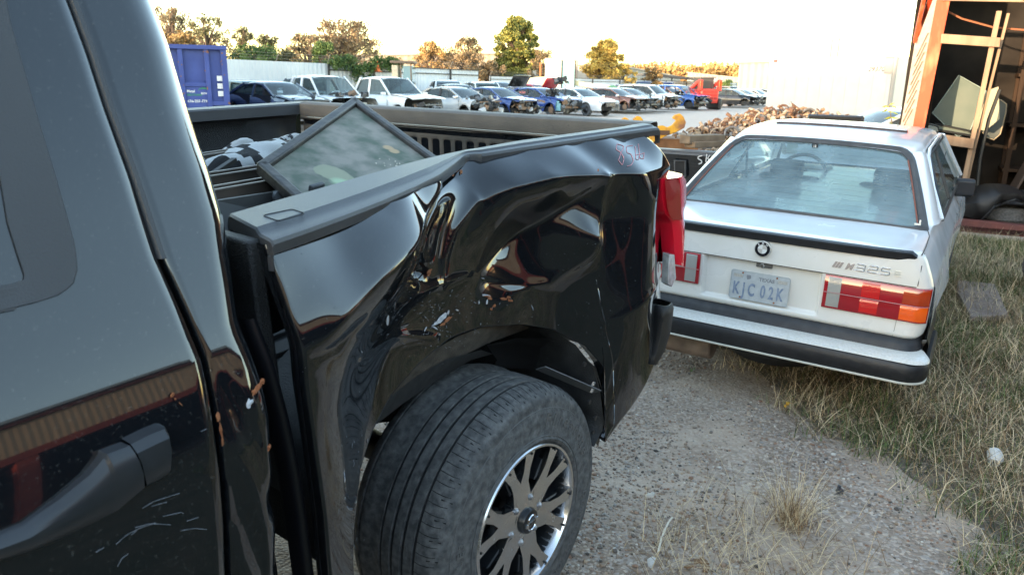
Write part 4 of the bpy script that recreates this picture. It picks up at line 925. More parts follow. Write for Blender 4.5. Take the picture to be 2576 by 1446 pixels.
# ================================================================== SETTING
def ground_mat():
    m = bpy.data.materials.new('gravel_ground'); m.use_nodes = True; n = m.node_tree.nodes; l = m.node_tree.links; b = n['Principled BSDF']; b.inputs['Roughness'].default_value = .95; b.inputs['Specular IOR Level'].default_value = .15
    tc = n.new('ShaderNodeTexCoord')
    def noise(s, d=6): q = n.new('ShaderNodeTexNoise'); q.inputs['Scale'].default_value = s; q.inputs['Detail'].default_value = d; l.new(tc.outputs['Object'], q.inputs['Vector']); return q
    def ramp(src, p0, p1, c0, c1): r = n.new('ShaderNodeValToRGB'); r.color_ramp.elements[0].position = p0; r.color_ramp.elements[1].position = p1; r.color_ramp.elements[0].color = c0+(1,); r.color_ramp.elements[1].color = c1+(1,); l.new(src, r.inputs[0]); return r
    v = n.new('ShaderNodeTexVoronoi'); v.inputs['Scale'].default_value = 75; l.new(tc.outputs['Object'], v.inputs['Vector'])
    sep = n.new('ShaderNodeSeparateColor'); l.new(v.outputs['Color'], sep.inputs[0])
    stones = ramp(sep.outputs[0], .0, 1., (.17, .13, .10), (.56, .46, .37)); 
    e = stones.color_ramp.elements.new(.5); e.color = (.30, .23, .18, 1); e = stones.color_ramp.elements.new(.75); e.color = (.34, .30, .27, 1)
    dirt = ramp(noise(3).outputs[0], .3, .7, (.385, .29, .215), (.53, .425, .335))
    m1 = n.new('ShaderNodeMix'); m1.data_type = 'RGBA'; f = ramp(noise(1.3, 4).outputs[0], .38, .62, (0, 0, 0), (1, 1, 1))
    mm = n.new('ShaderNodeMath'); mm.operation = 'MULTIPLY'; mm.inputs[1].default_value = .8; l.new(f.outputs[0], mm.inputs[0])
    l.new(mm.outputs[0], m1.inputs[0]); l.new(dirt.outputs[0], m1.inputs[6]); l.new(stones.outputs[0], m1.inputs[7])
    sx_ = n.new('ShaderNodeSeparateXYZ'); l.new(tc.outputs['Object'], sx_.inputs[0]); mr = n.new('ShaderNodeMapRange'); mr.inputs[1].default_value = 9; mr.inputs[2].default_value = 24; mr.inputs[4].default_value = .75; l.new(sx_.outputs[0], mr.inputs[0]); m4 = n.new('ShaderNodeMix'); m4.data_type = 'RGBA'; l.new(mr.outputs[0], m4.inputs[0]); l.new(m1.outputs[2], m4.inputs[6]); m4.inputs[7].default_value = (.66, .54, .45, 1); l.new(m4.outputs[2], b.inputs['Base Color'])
    bp = n.new('ShaderNodeBump'); bp.inputs['Strength'].default_value = .7; bp.inputs['Distance'].default_value = .008; bp.invert = True; l.new(v.outputs['Distance'], bp.inputs['Height'])
    b2 = n.new('ShaderNodeBump'); b2.inputs['Strength'].default_value = .5; b2.inputs['Distance'].default_value = .03; l.new(noise(9).outputs[0], b2.inputs['Height']); l.new(b2.outputs[0], bp.inputs['Normal']); l.new(bp.outputs[0], b.inputs['Normal'])
    return m
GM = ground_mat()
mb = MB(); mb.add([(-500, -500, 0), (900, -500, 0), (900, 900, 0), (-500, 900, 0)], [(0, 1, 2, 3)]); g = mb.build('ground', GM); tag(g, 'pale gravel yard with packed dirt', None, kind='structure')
mb = MB(); mb.add([(-12, -6.7, .004), (8.5, -6.7, .004), (8.5, -3.6, .004), (1.6, -2.6, .004), (.75, -.9, .004), (.3, -.42, .004), (-12, -.42, .004)], [(0, 1, 2, 3, 4, 5, 6)]); tag(mb.build('reflection_dark_sheet', mat('dark_sheet', (.045, .05, .025), .95, col2=(.09, .075, .045), nscale=3)), 'dark sheet added behind the camera to darken reflections in the paint', None, kind='structure')  # unseen dark ground added so the black paint reflects less brightness

def corr(name, c1, c2, scale=14, rough=.5, metal=0., axis='x', strength=.9):     # corrugated sheet
    m = bpy.data.materials.new(name); m.use_nodes = True; n = m.node_tree.nodes; l = m.node_tree.links; b = n['Principled BSDF']; b.inputs['Roughness'].default_value = rough; b.inputs['Metallic'].default_value = metal
    tc = n.new('ShaderNodeTexCoord'); sx = n.new('ShaderNodeSeparateXYZ'); l.new(tc.outputs['Object'], sx.inputs[0])
    mu = n.new('ShaderNodeMath'); mu.operation = 'MULTIPLY'; mu.inputs[1].default_value = scale; l.new(sx.outputs['XYZ'.index(axis.upper())], mu.inputs[0])
    s_ = n.new('ShaderNodeMath'); s_.operation = 'SINE'; l.new(mu.outputs[0], s_.inputs[0])
    bp = n.new('ShaderNodeBump'); bp.inputs['Strength'].default_value = strength; bp.inputs['Distance'].default_value = .03; l.new(s_.outputs[0], bp.inputs['Height']); l.new(bp.outputs[0], b.inputs['Normal'])
    nz = n.new('ShaderNodeTexNoise'); nz.inputs['Scale'].default_value = .8; nz.inputs['Detail'].default_value = 8; l.new(tc.outputs['Object'], nz.inputs['Vector'])
    r = n.new('ShaderNodeValToRGB'); r.color_ramp.elements[0].position = .35; r.color_ramp.elements[1].position = .7; r.color_ramp.elements[0].color = c1+(1,); r.color_ramp.elements[1].color = c2+(1,); l.new(nz.outputs[0], r.inputs[0]); l.new(r.outputs[0], b.inputs[0]); return m
red_st = mat('red_steel', (.20, .022, .018), .6, col2=(.30, .05, .03), nscale=3)
M['tan_sheet'] = corr('tan_sheet', (.42, .29, .19), (.50, .37, .26), 85, strength=.12)
# ---- long open-fronted shed behind the photographer (seen only in the paint)
os_ = empty('open_shed', (-3, -6.8, 0), 0, 'long tan sheet-metal shed with dark red trim behind the photographer', 'building')
mb = MB(); mb.box((0, 0, 2.95), (24, .06, .72)); mb.box((12, -3, 1.68), (.06, 6, 3.36)); mb.box((-12, -3, 1.68), (.06, 6, 3.36)); mb.build('wall', M['tan_sheet'], os_)
mb = MB(); mb.box((0, -6, 1.69), (24, .1, 3.38)); mb.build('back_wall', mat('shed_dark', (.03, .025, .022), .9), os_)
mb = MB(); mb.box((0, -3, 3.42), (24.4, 6.4, .06)); mb.build('roof', M['steel'], os_)
mb = MB(); mb.box((0, .05, 3.38), (24.4, .12, .14)); mb.box((0, .05, 2.48), (24.4, .16, .22)); mb.build('trim', red_st, os_)
for k in range(7):
    mb = MB(); mb.box((-12+4*k, .02, 1.2), (.18, .18, 2.4)); mb.build('post', red_st, os_)
mb = MB(); mb.box((0, -3, .10), (24, 6, .2)); mb.build('floor', mat('shed_floor', (.05, .04, .035), .9), os_)
# ---- unseen blocks added to keep the low sun off the yard
def shade_block(name, loc, size, label, m, rz=0):
    e = empty(name, loc, rz, label, 'building'); sx_, sy_, sz_ = size
    mb = MB(); mb.box((0, 0, sz_/2), size); mb.build('wall', m, e)
    mb = MB(); mb.box((0, 0, sz_+.08), (sx_+.5, sy_+.5, .16)); mb.build('roof', M['steel'], e); return e
shade_block('shade_block_low', (-27, -3, 0), (5, 36, 4.6), 'low unseen block added west of the yard to cast shade', M['tan_sheet'])
shade_block('shade_block_tall', (-46, 42, 0), (12, 58, 10.6), 'tall unseen block added west of the yard to cast shade', M['tan_sheet'])
# ---- shed at the right
def azv(deg): return Vector((math.cos(rad(deg)), math.sin(rad(deg)), 0))
SO = gr(2283, 571); SAZ = 10; s_away = azv(SAZ); s_right = azv(SAZ-90)
sh = empty('scrap_shed', tuple(SO), rad(SAZ), 'open-fronted shed at the right with orange-red steel post and cream side wall', 'building')
shR = Matrix.Rotation(-rad(SAZ), 3, 'Z')
def on_plane(px, py, p0, nrm): d = ray(px, py); return CAM+d*((p0-CAM).dot(nrm)/d.dot(nrm))
def SP(px, py, back=0.): return shR @ (on_plane(px, py, SO+s_away*back, s_away)-SO)       # in shed frame: x into the shed, y towards the left, z up
AW = azv(17); AN = Vector((-AW.y, AW.x, 0))
def SW_(px, py, off=0.): return shR @ (on_plane(px, py, SO+AN*off, AN)-SO)
def slab(mb, pts, dv):
    n = len(pts); dv = Vector(dv); return mb.add(list(pts)+[p+dv for p in pts], [tuple(range(n)), tuple(range(2*n-1, n-1, -1))]+[(i, n+i, n+(i+1) % n, (i+1) % n) for i in range(n)])
orange = mat('rusty_orange', (.48, .060, .018), .7, col2=(.60, .28, .14), nscale=5, thresh=(.52, .80), stretch=(1, 1, .35))
wood = mat('pale_wood', (.22, .135, .08), .8, col2=(.32, .22, .14), nscale=9, stretch=(1, 1, .3), bump=.3, bscale=60)
creamw = mat('cream_siding', (.46, .37, .28), .8, col2=(.56, .48, .39), nscale=6, stretch=(.4, .4, 3), bump=.3, bscale=12)
mb = MB(); slab(mb, [SP(2292, 340), SP(2322, 340), SP(2396, -25), SP(2361, -25)], (.05, 0, 0)); 
b0, b1 = SP(2292, 340), SP(2322, 340); g0 = SP(2258, 560); g1 = SP(2286, 560); slab(mb, [g0, g1, b1, b0], (.05, 0, 0)); 
slab(mb, [p+Vector((.05, 0, 0)) for p in (SP(2258, 560), SP(2263, 560), SP(2366, -25), SP(2361, -25))], (.12, 0, 0))
mb.build('post', orange, sh, bevel=.004)
mb = MB(); A = [SW_(2260, 345), SW_(2291, 345), SW_(2362, -30), SW_(2358, -30), SW_(2312, 92), SW_(2302, 104), SW_(2284, 215)]
slab(mb, A, shR @ (-AN*.05)); mb.build('side_wall', creamw, sh)
mb = MB()
for k in range(9):
    t = k/9; a = SW_(lerp(2266, 2310, t), lerp(330, 120, t), .01); b = SW_(lerp(2296, 2340, t), lerp(285, 70, t)-12, .01); mb.bar(a, b, .012, .012)
mb.build('siding_batten', creamw, sh)
mb = MB(); mb.bar(SW_(2301, 104, .03), SW_(2330, -30, .03), .04, .10); mb.bar(SW_(2312, 90, -.05), SW_(2350, -30, -.05), .07, .04); mb.build('roof_edge', orange, sh)
for (a, b, w__, bk) in (((2514, 28), (2410, 530), 14, .03), ((2537, 34), (2451, 378), 8, .12), ((2451, 378), (2416, 535), 8, .10)):
    A, B = SP(a[0], a[1], bk), SP(b[0], b[1], bk); wv = SP(a[0]+w__, a[1], bk)-A; mb = MB(); slab(mb, [A-wv*.5, A+wv*.5, B+wv*.45, B-wv*.45], (.06, 0, 0)); mb.build('stud', wood, sh, bevel=.004)
for (a, b, c, d) in (((2368, 86), (2516, 96), (2514, 120), (2366, 110)), ((2322, 330), (2450, 350), (2448, 374), (2326, 356)), ((2370, -12), (2600, -6), (2600, 8), (2372, 3))):
    mb = MB(); slab(mb, [SP(*a), SP(*b), SP(*c), SP(*d)], (-.04, 0, 0)); mb.build('rail_board', wood, sh, bevel=.004)
mb = MB(); a, b, c, d = SP(2385, 546), SP(2640, 574), SP(2640, 622), SP(2385, 590); slab(mb, [a, b, c, d], (.12, 0, 0)); mb.build('sill_beam', mat('sill_red', (.16, .045, .035), .7, col2=(.10, .035, .03), nscale=6), sh, bevel=.01)
mb = MB(); z0 = SP(2400, 560).z
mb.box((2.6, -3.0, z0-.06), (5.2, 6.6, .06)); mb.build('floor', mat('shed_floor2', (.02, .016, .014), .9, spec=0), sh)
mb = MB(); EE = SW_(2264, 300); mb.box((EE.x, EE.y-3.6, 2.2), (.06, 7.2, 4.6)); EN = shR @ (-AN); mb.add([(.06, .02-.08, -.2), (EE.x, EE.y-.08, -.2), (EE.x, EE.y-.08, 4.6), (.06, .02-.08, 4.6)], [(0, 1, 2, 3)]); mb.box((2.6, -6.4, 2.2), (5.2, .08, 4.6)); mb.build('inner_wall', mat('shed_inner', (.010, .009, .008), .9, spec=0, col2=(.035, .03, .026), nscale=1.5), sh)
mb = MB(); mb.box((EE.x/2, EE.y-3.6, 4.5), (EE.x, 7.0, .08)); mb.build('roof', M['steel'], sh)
mb = MB(); mb.tube([SP(x, y, .3) for x, y in ((2372, 24), (2420, 48), (2500, 70), (2600, 78))], .012, 5); mb.build('cable', mat('cable_red', (.25, .08, .03), .7), sh)
for a, b in ():
    mb = MB(); mb.bar(SP(*a, 2.2), SP(*b, 2.2), .05, .12); mb.build('brace', wood, sh)
# things kept in the shed
def shw(px, py, back): return SO+Matrix.Rotation(rad(SAZ), 3, 'Z') @ SP(px, py, back)
def panel_thing(name, pts, back, th, m, label, cat, frame=None, back2=None):
    W = [shw(x, y, back if k < 2 or back2 is None else back2) for k, (x, y) in enumerate(pts)]; c = sum(W, Vector())/len(W); base = Vector((c.x, c.y, min(p.z for p in W)))
    e = empty(name, base, 0, label, cat); mb = MB(); slab(mb, [p-base for p in W], s_away*th); mb.build('pane', m, e, bevel=.003)
    if frame: mb = MB(); mb.tube([p-base-s_away*.003 for p in W], frame[1], 6, closed=True); mb.build('edge', frame[0], e)
    return e
gpane = mat('green_pane', (.10, .13, .11), .12, col2=(.16, .18, .15), nscale=2, coat=.4); dark_e = mat('pane_edge', (.02, .022, .022), .4)
panel_thing('glass_pane', [(2345, 285), (2412, 190), (2480, 228), (2440, 330), (2410, 345)], .9, .012, gpane, 'large dark green glass pane leaning inside the shed doorway', 'glass pane', (mat('pane_edge_g', (.3, .38, .34), .3), .006))
panel_thing('glass_pane', [(2452, 240), (2512, 218), (2515, 300), (2478, 330), (2440, 320)], 1.0, .012, mat('pale_pane', (.34, .32, .22), .2, coat=.3), 'pale yellow-green glass pane behind the wooden stud', 'glass pane')
panel_thing('glass_pane', [(2322, 322), (2340, 312), (2360, 318), (2362, 332), (2330, 335)], .5, .012, mat('grey_pane', (.28, .31, .29), .2, coat=.3), 'small framed quarter window lying low by the orange post', 'glass pane', (dark_e, .012))
panel_thing('framed_window', [(2352, 312), (2440, 330), (2446, 342), (2352, 326)], .6, .02, gpane, 'narrow black-framed window lying on the shed rail', 'window', (dark_e, .014))
mir = panel_thing('round_cornered_pane', [(2480, 345), (2470, 330), (2500, 250), (2518, 252), (2532, 262), (2530, 285), (2516, 338), (2500, 352)], 1.4, .015, mat('mirror_pane', (.10, .11, .10), .15, coat=.5), 'dark pane with rounded corners and rusty rim right of the stud', 'glass pane', (mat('rim_rust', (.35, .28, .18), .6), .008))
# black fender liner on the sill
fl = empty('fender_liner', shw(2500, 556, .02), 0, 'crumpled black plastic fender liner lying on the shed sill', 'car part')
mb = MB(); P = []; c = Vector(); 
for k in range(15):
    t = k/14; px = lerp(2398, 2640, t); top_ = 462+ (abs(t-.42)*1.9)**2*62; bot = np.interp(px, [2398, 2430, 2470, 2500, 2560, 2640], [548, 545, 556, 520, 500, 560]); 
    a = shw(px+6*math.sin(k), top_, .25); b = shw(px+4, lerp(top_, bot, .5), .02); d = shw(px, bot, .04+.05*math.sin(k*2)); P.append([p-fl.location for p in (shw(px, top_+10, .6), a, b, d)])
mb.grid(P); mb.build('shell', M['dull_black'], fl, solid=.006, angle=60)
mb = MB(); mb.tube([p[3] for p in P[4:12]], .014, 6); mb.build('lip', M['dull_black'], fl)
t2 = empty('spare_tyre', shw(2530, 556, .45), 0, 'black tyre half hidden under the fender liner on the shed sill', 'tyre')
mb = MB(); mb.lathe([(.17, -.08), (.28, -.09), (.31, -.05), (.31, .05), (.28, .09), (.17, .08)], c=(0, 0, .10), ax='z', n=30, closed=True); mb.build('tread', M['tyre'], t2)
bx = tag(MB().box((0, 0, .14), (.55, .42, .28)).build('engine_part', mat('gunmetal', (.06, .06, .065), .5, noise=.4, nscale=12), None, bevel=.04), 'dark grey engine part on the shed floor', 'engine part'); bx.location = shw(2545, 470, 1.6); bx.location.z = SO.z+z0-.03
bd_ = tag(MB().bar((0, 0, 0), (.2, -.5, 1.6), .24, .03).build('leaning_board', mat('brown_board', (.07, .05, .04), .8), None), 'dark brown board leaning at the right inside the shed', 'board'); bd_.location = shw(2530, 440, 1.2); bd_.location.z = SO.z+z0-.02
hg = tag(MB().tube([(0, 0, 0), (.0, .02, .35), (.0, .0, .8), (.0, -.06, 1.15)], .02, 6).build('door_seal', dark_e, None), 'black rubber door seal hanging behind the studs', 'rubber seal'); hg.location = shw(2458, 470, .35)
def shf(x, y, z=0.): return SO+Matrix.Rotation(rad(SAZ), 3, 'Z') @ Vector((x, y, z0+z))
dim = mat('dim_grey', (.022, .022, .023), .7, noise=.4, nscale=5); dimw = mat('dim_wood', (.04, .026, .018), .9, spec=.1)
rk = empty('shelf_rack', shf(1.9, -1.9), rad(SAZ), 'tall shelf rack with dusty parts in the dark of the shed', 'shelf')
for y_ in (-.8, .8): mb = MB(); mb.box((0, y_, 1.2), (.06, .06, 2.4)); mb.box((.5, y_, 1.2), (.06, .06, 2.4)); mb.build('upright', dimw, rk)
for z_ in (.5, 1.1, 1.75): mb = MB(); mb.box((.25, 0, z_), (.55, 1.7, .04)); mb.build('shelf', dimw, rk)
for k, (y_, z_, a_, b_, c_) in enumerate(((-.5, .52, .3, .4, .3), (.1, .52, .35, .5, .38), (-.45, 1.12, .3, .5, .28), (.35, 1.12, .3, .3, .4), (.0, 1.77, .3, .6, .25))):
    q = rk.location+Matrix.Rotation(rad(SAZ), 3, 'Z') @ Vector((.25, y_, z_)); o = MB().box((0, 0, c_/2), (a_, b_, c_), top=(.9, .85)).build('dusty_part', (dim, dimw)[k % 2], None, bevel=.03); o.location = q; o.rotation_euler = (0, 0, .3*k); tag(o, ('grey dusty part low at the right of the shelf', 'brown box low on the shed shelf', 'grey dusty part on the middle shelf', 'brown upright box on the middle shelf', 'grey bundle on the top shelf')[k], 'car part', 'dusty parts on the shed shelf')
# ---- blue scrap container
BD_ = 25.; bl_ = at(350, 108, BD_); br_ = at(567, 119, BD_); bdv = (br_-bl_); bdv.z = 0; BWd = bdv.length; baz = math.atan2(bdv.y, bdv.x); BH = (bl_.z+br_.z)/2
bc = empty('scrap_container', (bl_.x, bl_.y, 0), baz, 'blue steel roll-off scrap container with white and green lettering', 'container')
bluec = mat('container_blue', (.034, .058, .24), .5, col2=(.05, .08, .30), nscale=3); 
rustc = mat('container_rust', (.22, .10, .06), .8)
mb = MB(); mb.box((BWd/2, 3.0, BH/2), (BWd-.04, 5.9, BH-.1)); mb.build('body', bluec, bc)
mb = MB(); bw = BWd
def bpx(px): return BWd*(px-350)/(567-350)
for px, w_ in ((560, .17), (515, .13), (448, .13), (385, .13)): mb.box((bpx(px), -.03, BH/2), (w_, .10, BH-.02))
mb.box((bw/2, -.045, BH-.05), (bw+.06, .14, .12)); mb.box((bw/2, -.02, .1), (bw, .12, .2))
for x0, x1, z in ((515, 560, .36), (448, 515, .57), (448, 515, .18), (385, 448, .57)): mb.box(((bpx(x0)+bpx(x1))/2, -.02, BH*z), (abs(bpx(x1)-bpx(x0)), .08, .12))
mb.box(((bpx(448)+bpx(515))/2, .0, BH*.40), (abs(bpx(515)-bpx(448)), .05, BH*.30))
mb.build('rib_frame', bluec, bc, bevel=.008)
mb = MB()
for k in range(26):
    x = rnd.choice([bpx(560), bpx(515), bpx(448)])+rnd.uniform(-.08, .08); z = rnd.uniform(.3, BH-.05); mb.box((x, -.082, z), (rnd.uniform(.01, .05), .002, rnd.uniform(.02, .09)), (0, rnd.uniform(-1, 1), 0))
mb.build('rust_streak', rustc, bc)
wl = mat('label_white', (.75, .75, .75), .6); gl_ = mat('label_green', (.06, .30, .12), .6)
for zf in (.640, .555, .470):
    mb = MB(); mb.box((bpx(547), -.012, BH*zf), (.19, .006, .15)); mb.build('sticker', wl, bc)
def ctext(s, px, zf, size, m): mb = MB(); text(mb, s, size, (bpx(px), -.032, BH*zf), (1, 0, 0), (0, 0, 1), .001, .002, align='LEFT'); mb.build('lettering', m, bc)
ctext('Metal', 457, .482, .10, wl); ctext('RECYCLING', 457, .445, .075, gl_); ctext('636-207-7795', 457, .37, .105, wl); ctext('env', 493, .46, .12, wl)
mb = MB(); cx_ = bpx(500); mb.tube([(cx_+.17*math.cos(a), -.034, BH*.475+.14*math.sin(a)) for a in np.linspace(rad(150), rad(-50), 16)], [.003+.016*math.sin(math.pi*k/15) for k in range(16)], 5); mb.build('logo_swoosh', gl_, bc)
# ---- fences
fw_m = corr('fence_white', (.60, .62, .66), (.70, .72, .74), 24, .5, strength=.6)
def fence_run(name, A, B, h0, h1, label, post_every, group=None, rail=True, x_from=0., wire=True):
    d = B-A; d.z = 0; L_ = d.length; e = empty(name, (A.x, A.y, 0), math.atan2(d.y, d.x), label, 'fence')
    mb = MB(); P = []; mb.add([(0, 0, 0), (L_, 0, 0), (L_, 0, h1), (0, 0, h0), (0, .04, 0), (L_, .04, 0), (L_, .04, h1), (0, .04, h0)], [(0, 1, 2, 3), (7, 6, 5, 4), (3, 2, 6, 7), (0, 4, 5, 1), (1, 5, 6, 2), (0, 3, 7, 4)]); mb.build('sheet_panel', fw_m, e)
    dk = mat('fence_rail', (.03, .03, .032), .5)
    if rail:
        mb = MB(); f = lambda x, dz: (x, -.04, lerp(h0, h1, x/L_)+dz); mb.bar(f(x_from, -.02), f(L_, -.02), .05, .05); mb.bar(f(x_from, -.30), f(L_, -.30), .05, .05); mb.build('rail', dk, e)
        x = x_from
        while x < L_: 
            mb = MB(); z = lerp(h0, h1, x/L_); mb.box((x, -.08, z/2), (.08, .08, z)); mb.build('post', dk, e); x += post_every
    if wire:
        mb = MB()
        for k in range(3): mb.tube([(x, -.05-.06*k, lerp(h0, h1, x/L_)+.12+.12*k+rnd.uniform(-.02, .02)) for x in np.linspace(0, L_, 30)], .008, 4)
        x = 0.
        while x < L_: z = lerp(h0, h1, x/L_); mb.bar((x, 0, z), (x, -.25, z+.42), .03); x += post_every
        mb.build('barbed_wire', mat('wire_grey', (.25, .23, .2), .6, metal=.4), e)
    return e
FY1 = 30.
A = aty(548, 155, FY1); B = aty(1203, 180, FY1); fence_run('metal_fence', A, B, 2.46, 2.36, 'white sheet-metal fence with dark rails behind the left cars', 3.0, x_from=6.0)
A = aty(1232, 193, 45); B = aty(1960, 213, 45); fence_run('metal_fence', A, B, 2.25, 2.2, 'long low white sheet-metal fence behind the far right cars', 6.0)
# ---- far buildings
def house_px(name, p0, p1, dist, depth, m, label, roofm=None, dist1=None, roofh=.25, zb=0):
    A = at(*p0, dist); B = at(*p1, dist1 or dist); d = B-A; d.z = 0; L_ = d.length; e = empty(name, (A.x, A.y, 0), math.atan2(d.y, d.x), label, 'building')
    mb = MB(); z0, z1 = A.z, B.z; mb.add([(0, 0, 0), (L_, 0, 0), (L_, 0, z1), (0, 0, z0), (0, depth, 0), (L_, depth, 0), (L_, depth, z1), (0, depth, z0)], [(0, 1, 2, 3), (7, 6, 5, 4), (3, 2, 6, 7), (1, 5, 6, 2), (0, 3, 7, 4)]); mb.build('wall', m, e)
    mb = MB(); o = .25; mb.add([(-o, -o, z0+.02), (L_+o, -o, z1+.02), (L_+o, depth+o, z1+roofh), (-o, depth+o, z0+roofh), (-o, -o, z0+.2), (L_+o, -o, z1+.2), (L_+o, depth+o, z1+roofh+.2), (-o, depth+o, z0+roofh+.2)], [(3, 2, 1, 0), (4, 5, 6, 7), (0, 1, 5, 4), (1, 2, 6, 5), (2, 3, 7, 6), (3, 0, 4, 7)]); mb.build('roof', roofm or mat('roof_tan', (.40, .34, .27), .6), e)
    for k in range(int(L_/9)):
        if L_ > 12: mb = MB(); mb.box((4+9*k, -.03, 1.6), (2.4, .06, 3.2)); mb.build('door', mat('door_grey', (.28, .27, .26), .6), e)
    return e
cream = corr('warehouse_cream', (.34, .28, .21), (.40, .33, .25), 8, .6); greyw = corr('warehouse_grey', (.26, .25, .23), (.30, .29, .26), 8, .6); greeng = corr('warehouse_green', (.20, .23, .22), (.26, .29, .27), 8, .6)
house_px('warehouse', (832, 143), (1300, 137), 95, 24, cream, 'long cream warehouse behind the trees at the left')
house_px('warehouse', (1380, 172), (1560, 176), 130, 20, cream, 'pale warehouse between the green tree and the yellow tree')
house_px('warehouse', (1548, 166), (1712, 196), 120, 20, greyw, 'grey warehouse with falling roofline right of the yellow tree', dist1=150)
house_px('warehouse', (1730, 184), (1868, 199), 170, 26, greeng, 'low green-grey warehouse with a light roof in the distance')
house_px('warehouse', (1860, 160), (1990, 156), 100, 18, cream, 'tall cream warehouse behind the white box trailer')
cpt = empty('carport', at(1632, 216, 105), rad(-50), 'open carport with dark roof and thin posts behind the far fence', 'carport'); cpt.location.z = 0
mb = MB(); mb.box((3.2, 2, 2.75), (8, 5, .25), (0, .06, 0)); mb.build('roof', mat('cp_roof', (.10, .09, .085), .6), cpt)
for x in (0, 3, 6.4): mb = MB(); mb.box((x, 0, 1.35), (.14, .14, 2.7)); mb.build('post', M['dull_black'], cpt)
def pole(px, y0, dist, label, arm=0):
    t = at(px, y0, dist); e = empty('utility_pole', (t.x, t.y, 0), YAW-math.pi/2, label, 'utility pole'); mb = MB(); mb.tube([(0, 0, 0), (0, 0, t.z)], [.16, .10], 8); mb.build('shaft', mat('pole_wood', (.30, .24, .19), .9), e)
    if arm: mb = MB(); mb.bar((-arm, 0, t.z-.2), (arm, 0, t.z-.2), .1); mb.build('cross_arm', mat('pole_wood2', (.30, .24, .19), .9), e)
pole(2094, 100, 90, 'utility pole without crossarm above the box trailer'); pole(2112, 96, 95, 'utility pole with a crossarm above the box trailer', 1.3)
pole(1808, 190, 150, 'thin pale pole left of the cream warehouse'); pole(1763, 188, 160, 'thin pale pole over the green-grey warehouse'); pole(1452, 150, 110, 'thin pole between the two far trees')
# ---- box trailer
A = at(1937, 145, 42); B = at(2256, 147, 39); d = B-A; d.z = 0; TL2 = d.length; tz = (A.z+B.z)/2; btr = empty('box_trailer', (A.x, A.y, 0), math.atan2(d.y, d.x), 'large white box trailer numbered 29370 beyond the scrap heap', 'trailer')
tw_ = mat('trailer_white', (.50, .48, .45), .35, col2=(.55, .53, .50), nscale=2)
mb = MB(); mb.box((TL2/2, 1.25, (tz+.35)/2), (TL2, 2.5, tz-.35)); mb.build('box_body', tw_, btr, bevel=.03)
gt = mat('trim_alu', (.30, .28, .26), .5, metal=.1)
mb = MB(); mb.box((TL2/2, -.02, tz-.02), (TL2+.04, .07, .12)); mb.box((TL2/2, -.02, .38), (TL2, .06, .16)); mb.build('rail_trim', gt, btr, bevel=.01)
mb = MB(); mb.box((TL2-.22, -.03, tz-.35), (.50, .05, .72)); mb.tube([(TL2-.02, -.01, .4), (TL2-.02, -.01, tz)], .10, 10); mb.build('corner_cap', gt, btr, bevel=.02)
mb = MB()
for k in range(10): mb.box((TL2*(k+.5)/10, -.004, tz/2+.1), (.03, .012, tz-.8))
mb.build('rivet_seam', tw_, btr)
mb = MB(); text(mb, '29370', .30, (TL2-.85, -.01, tz-.62), (1, 0, 0), (0, 0, 1), .003, .002, .25); mb.build('trailer_number', mat('num_grey', (.05, .055, .07), .7), btr)
mb = MB(); mb.box((.35, -.02, tz-.12), (.18, .03, .10)); mb.build('marker_lamp', M['red_lens'], btr)
for x in (1.2, 2.3, TL2-1.5):
    mb = MB(); mb.tube([(x, .05, .5), (x, .35, .5)], .48, 20); mb.build('wheel', M['tyre'], btr)
# ================================================================== YARD VEHICLES
JM = dict(jd=mat('junk_dark', (.020, .021, .023), .6), jg=mat('junk_grey', (.16, .16, .16), .5, metal=.4), jt=mat('junk_tan', (.22, .14, .09), .8), jw=mat('junk_white', (.5, .52, .54), .5), wg=glass_mat('yard_glass', (.30, .37, .38), 1., .03, dirt=.12, dcol=(.25, .3, .3)), tr=mat('black_trim', (.02, .02, .022), .5), li=mat('headlight', (.5, .52, .55), .15, coat=1), seat=mat('seat_dark', (.045, .042, .04), .8))
_pm = {}
def paint(c, rough=.25):
    k = tuple(c)
    if k not in _pm: _pm[k] = mat('car_paint', c, rough, coat=.8, coatr=.06, noise=.08, nscale=2)
    return _pm[k]
def junk(n, c, s, seed, mats_):
    r = random.Random(seed); mb = MB()
    for i in range(n):
        mb.mat(r.choices(range(len(mats_)), weights=[6, 3, 1.2, .9][:len(mats_)])[0])
        p = Vector((c[0]+r.uniform(-.5, .5)*s[0], c[1]+r.uniform(-.5, .5)*s[1], c[2]+r.uniform(-.5, .5)*s[2])); q = r.random()
        if q < .45: mb.box(p, (r.uniform(.06, .35), r.uniform(.06, .35), r.uniform(.04, .22)), (r.uniform(-.6, .6), r.uniform(-.6, .6), r.uniform(0, 3)))
        elif q < .8: p2 = p+Vector((r.uniform(-.25, .25), r.uniform(-.35, .35), r.uniform(-.2, .2))); p3 = p2+Vector((r.uniform(-.2, .2), r.uniform(-.2, .2), r.uniform(-.15, .1))); mb.tube([p, p2, p3], r.uniform(.012, .045), 6)
        else: mb.tube([p, p+Vector((r.uniform(-.1, .1), r.uniform(-.15, .15), r.uniform(-.05, .05)))], r.uniform(.05, .12), 10)
    return mb
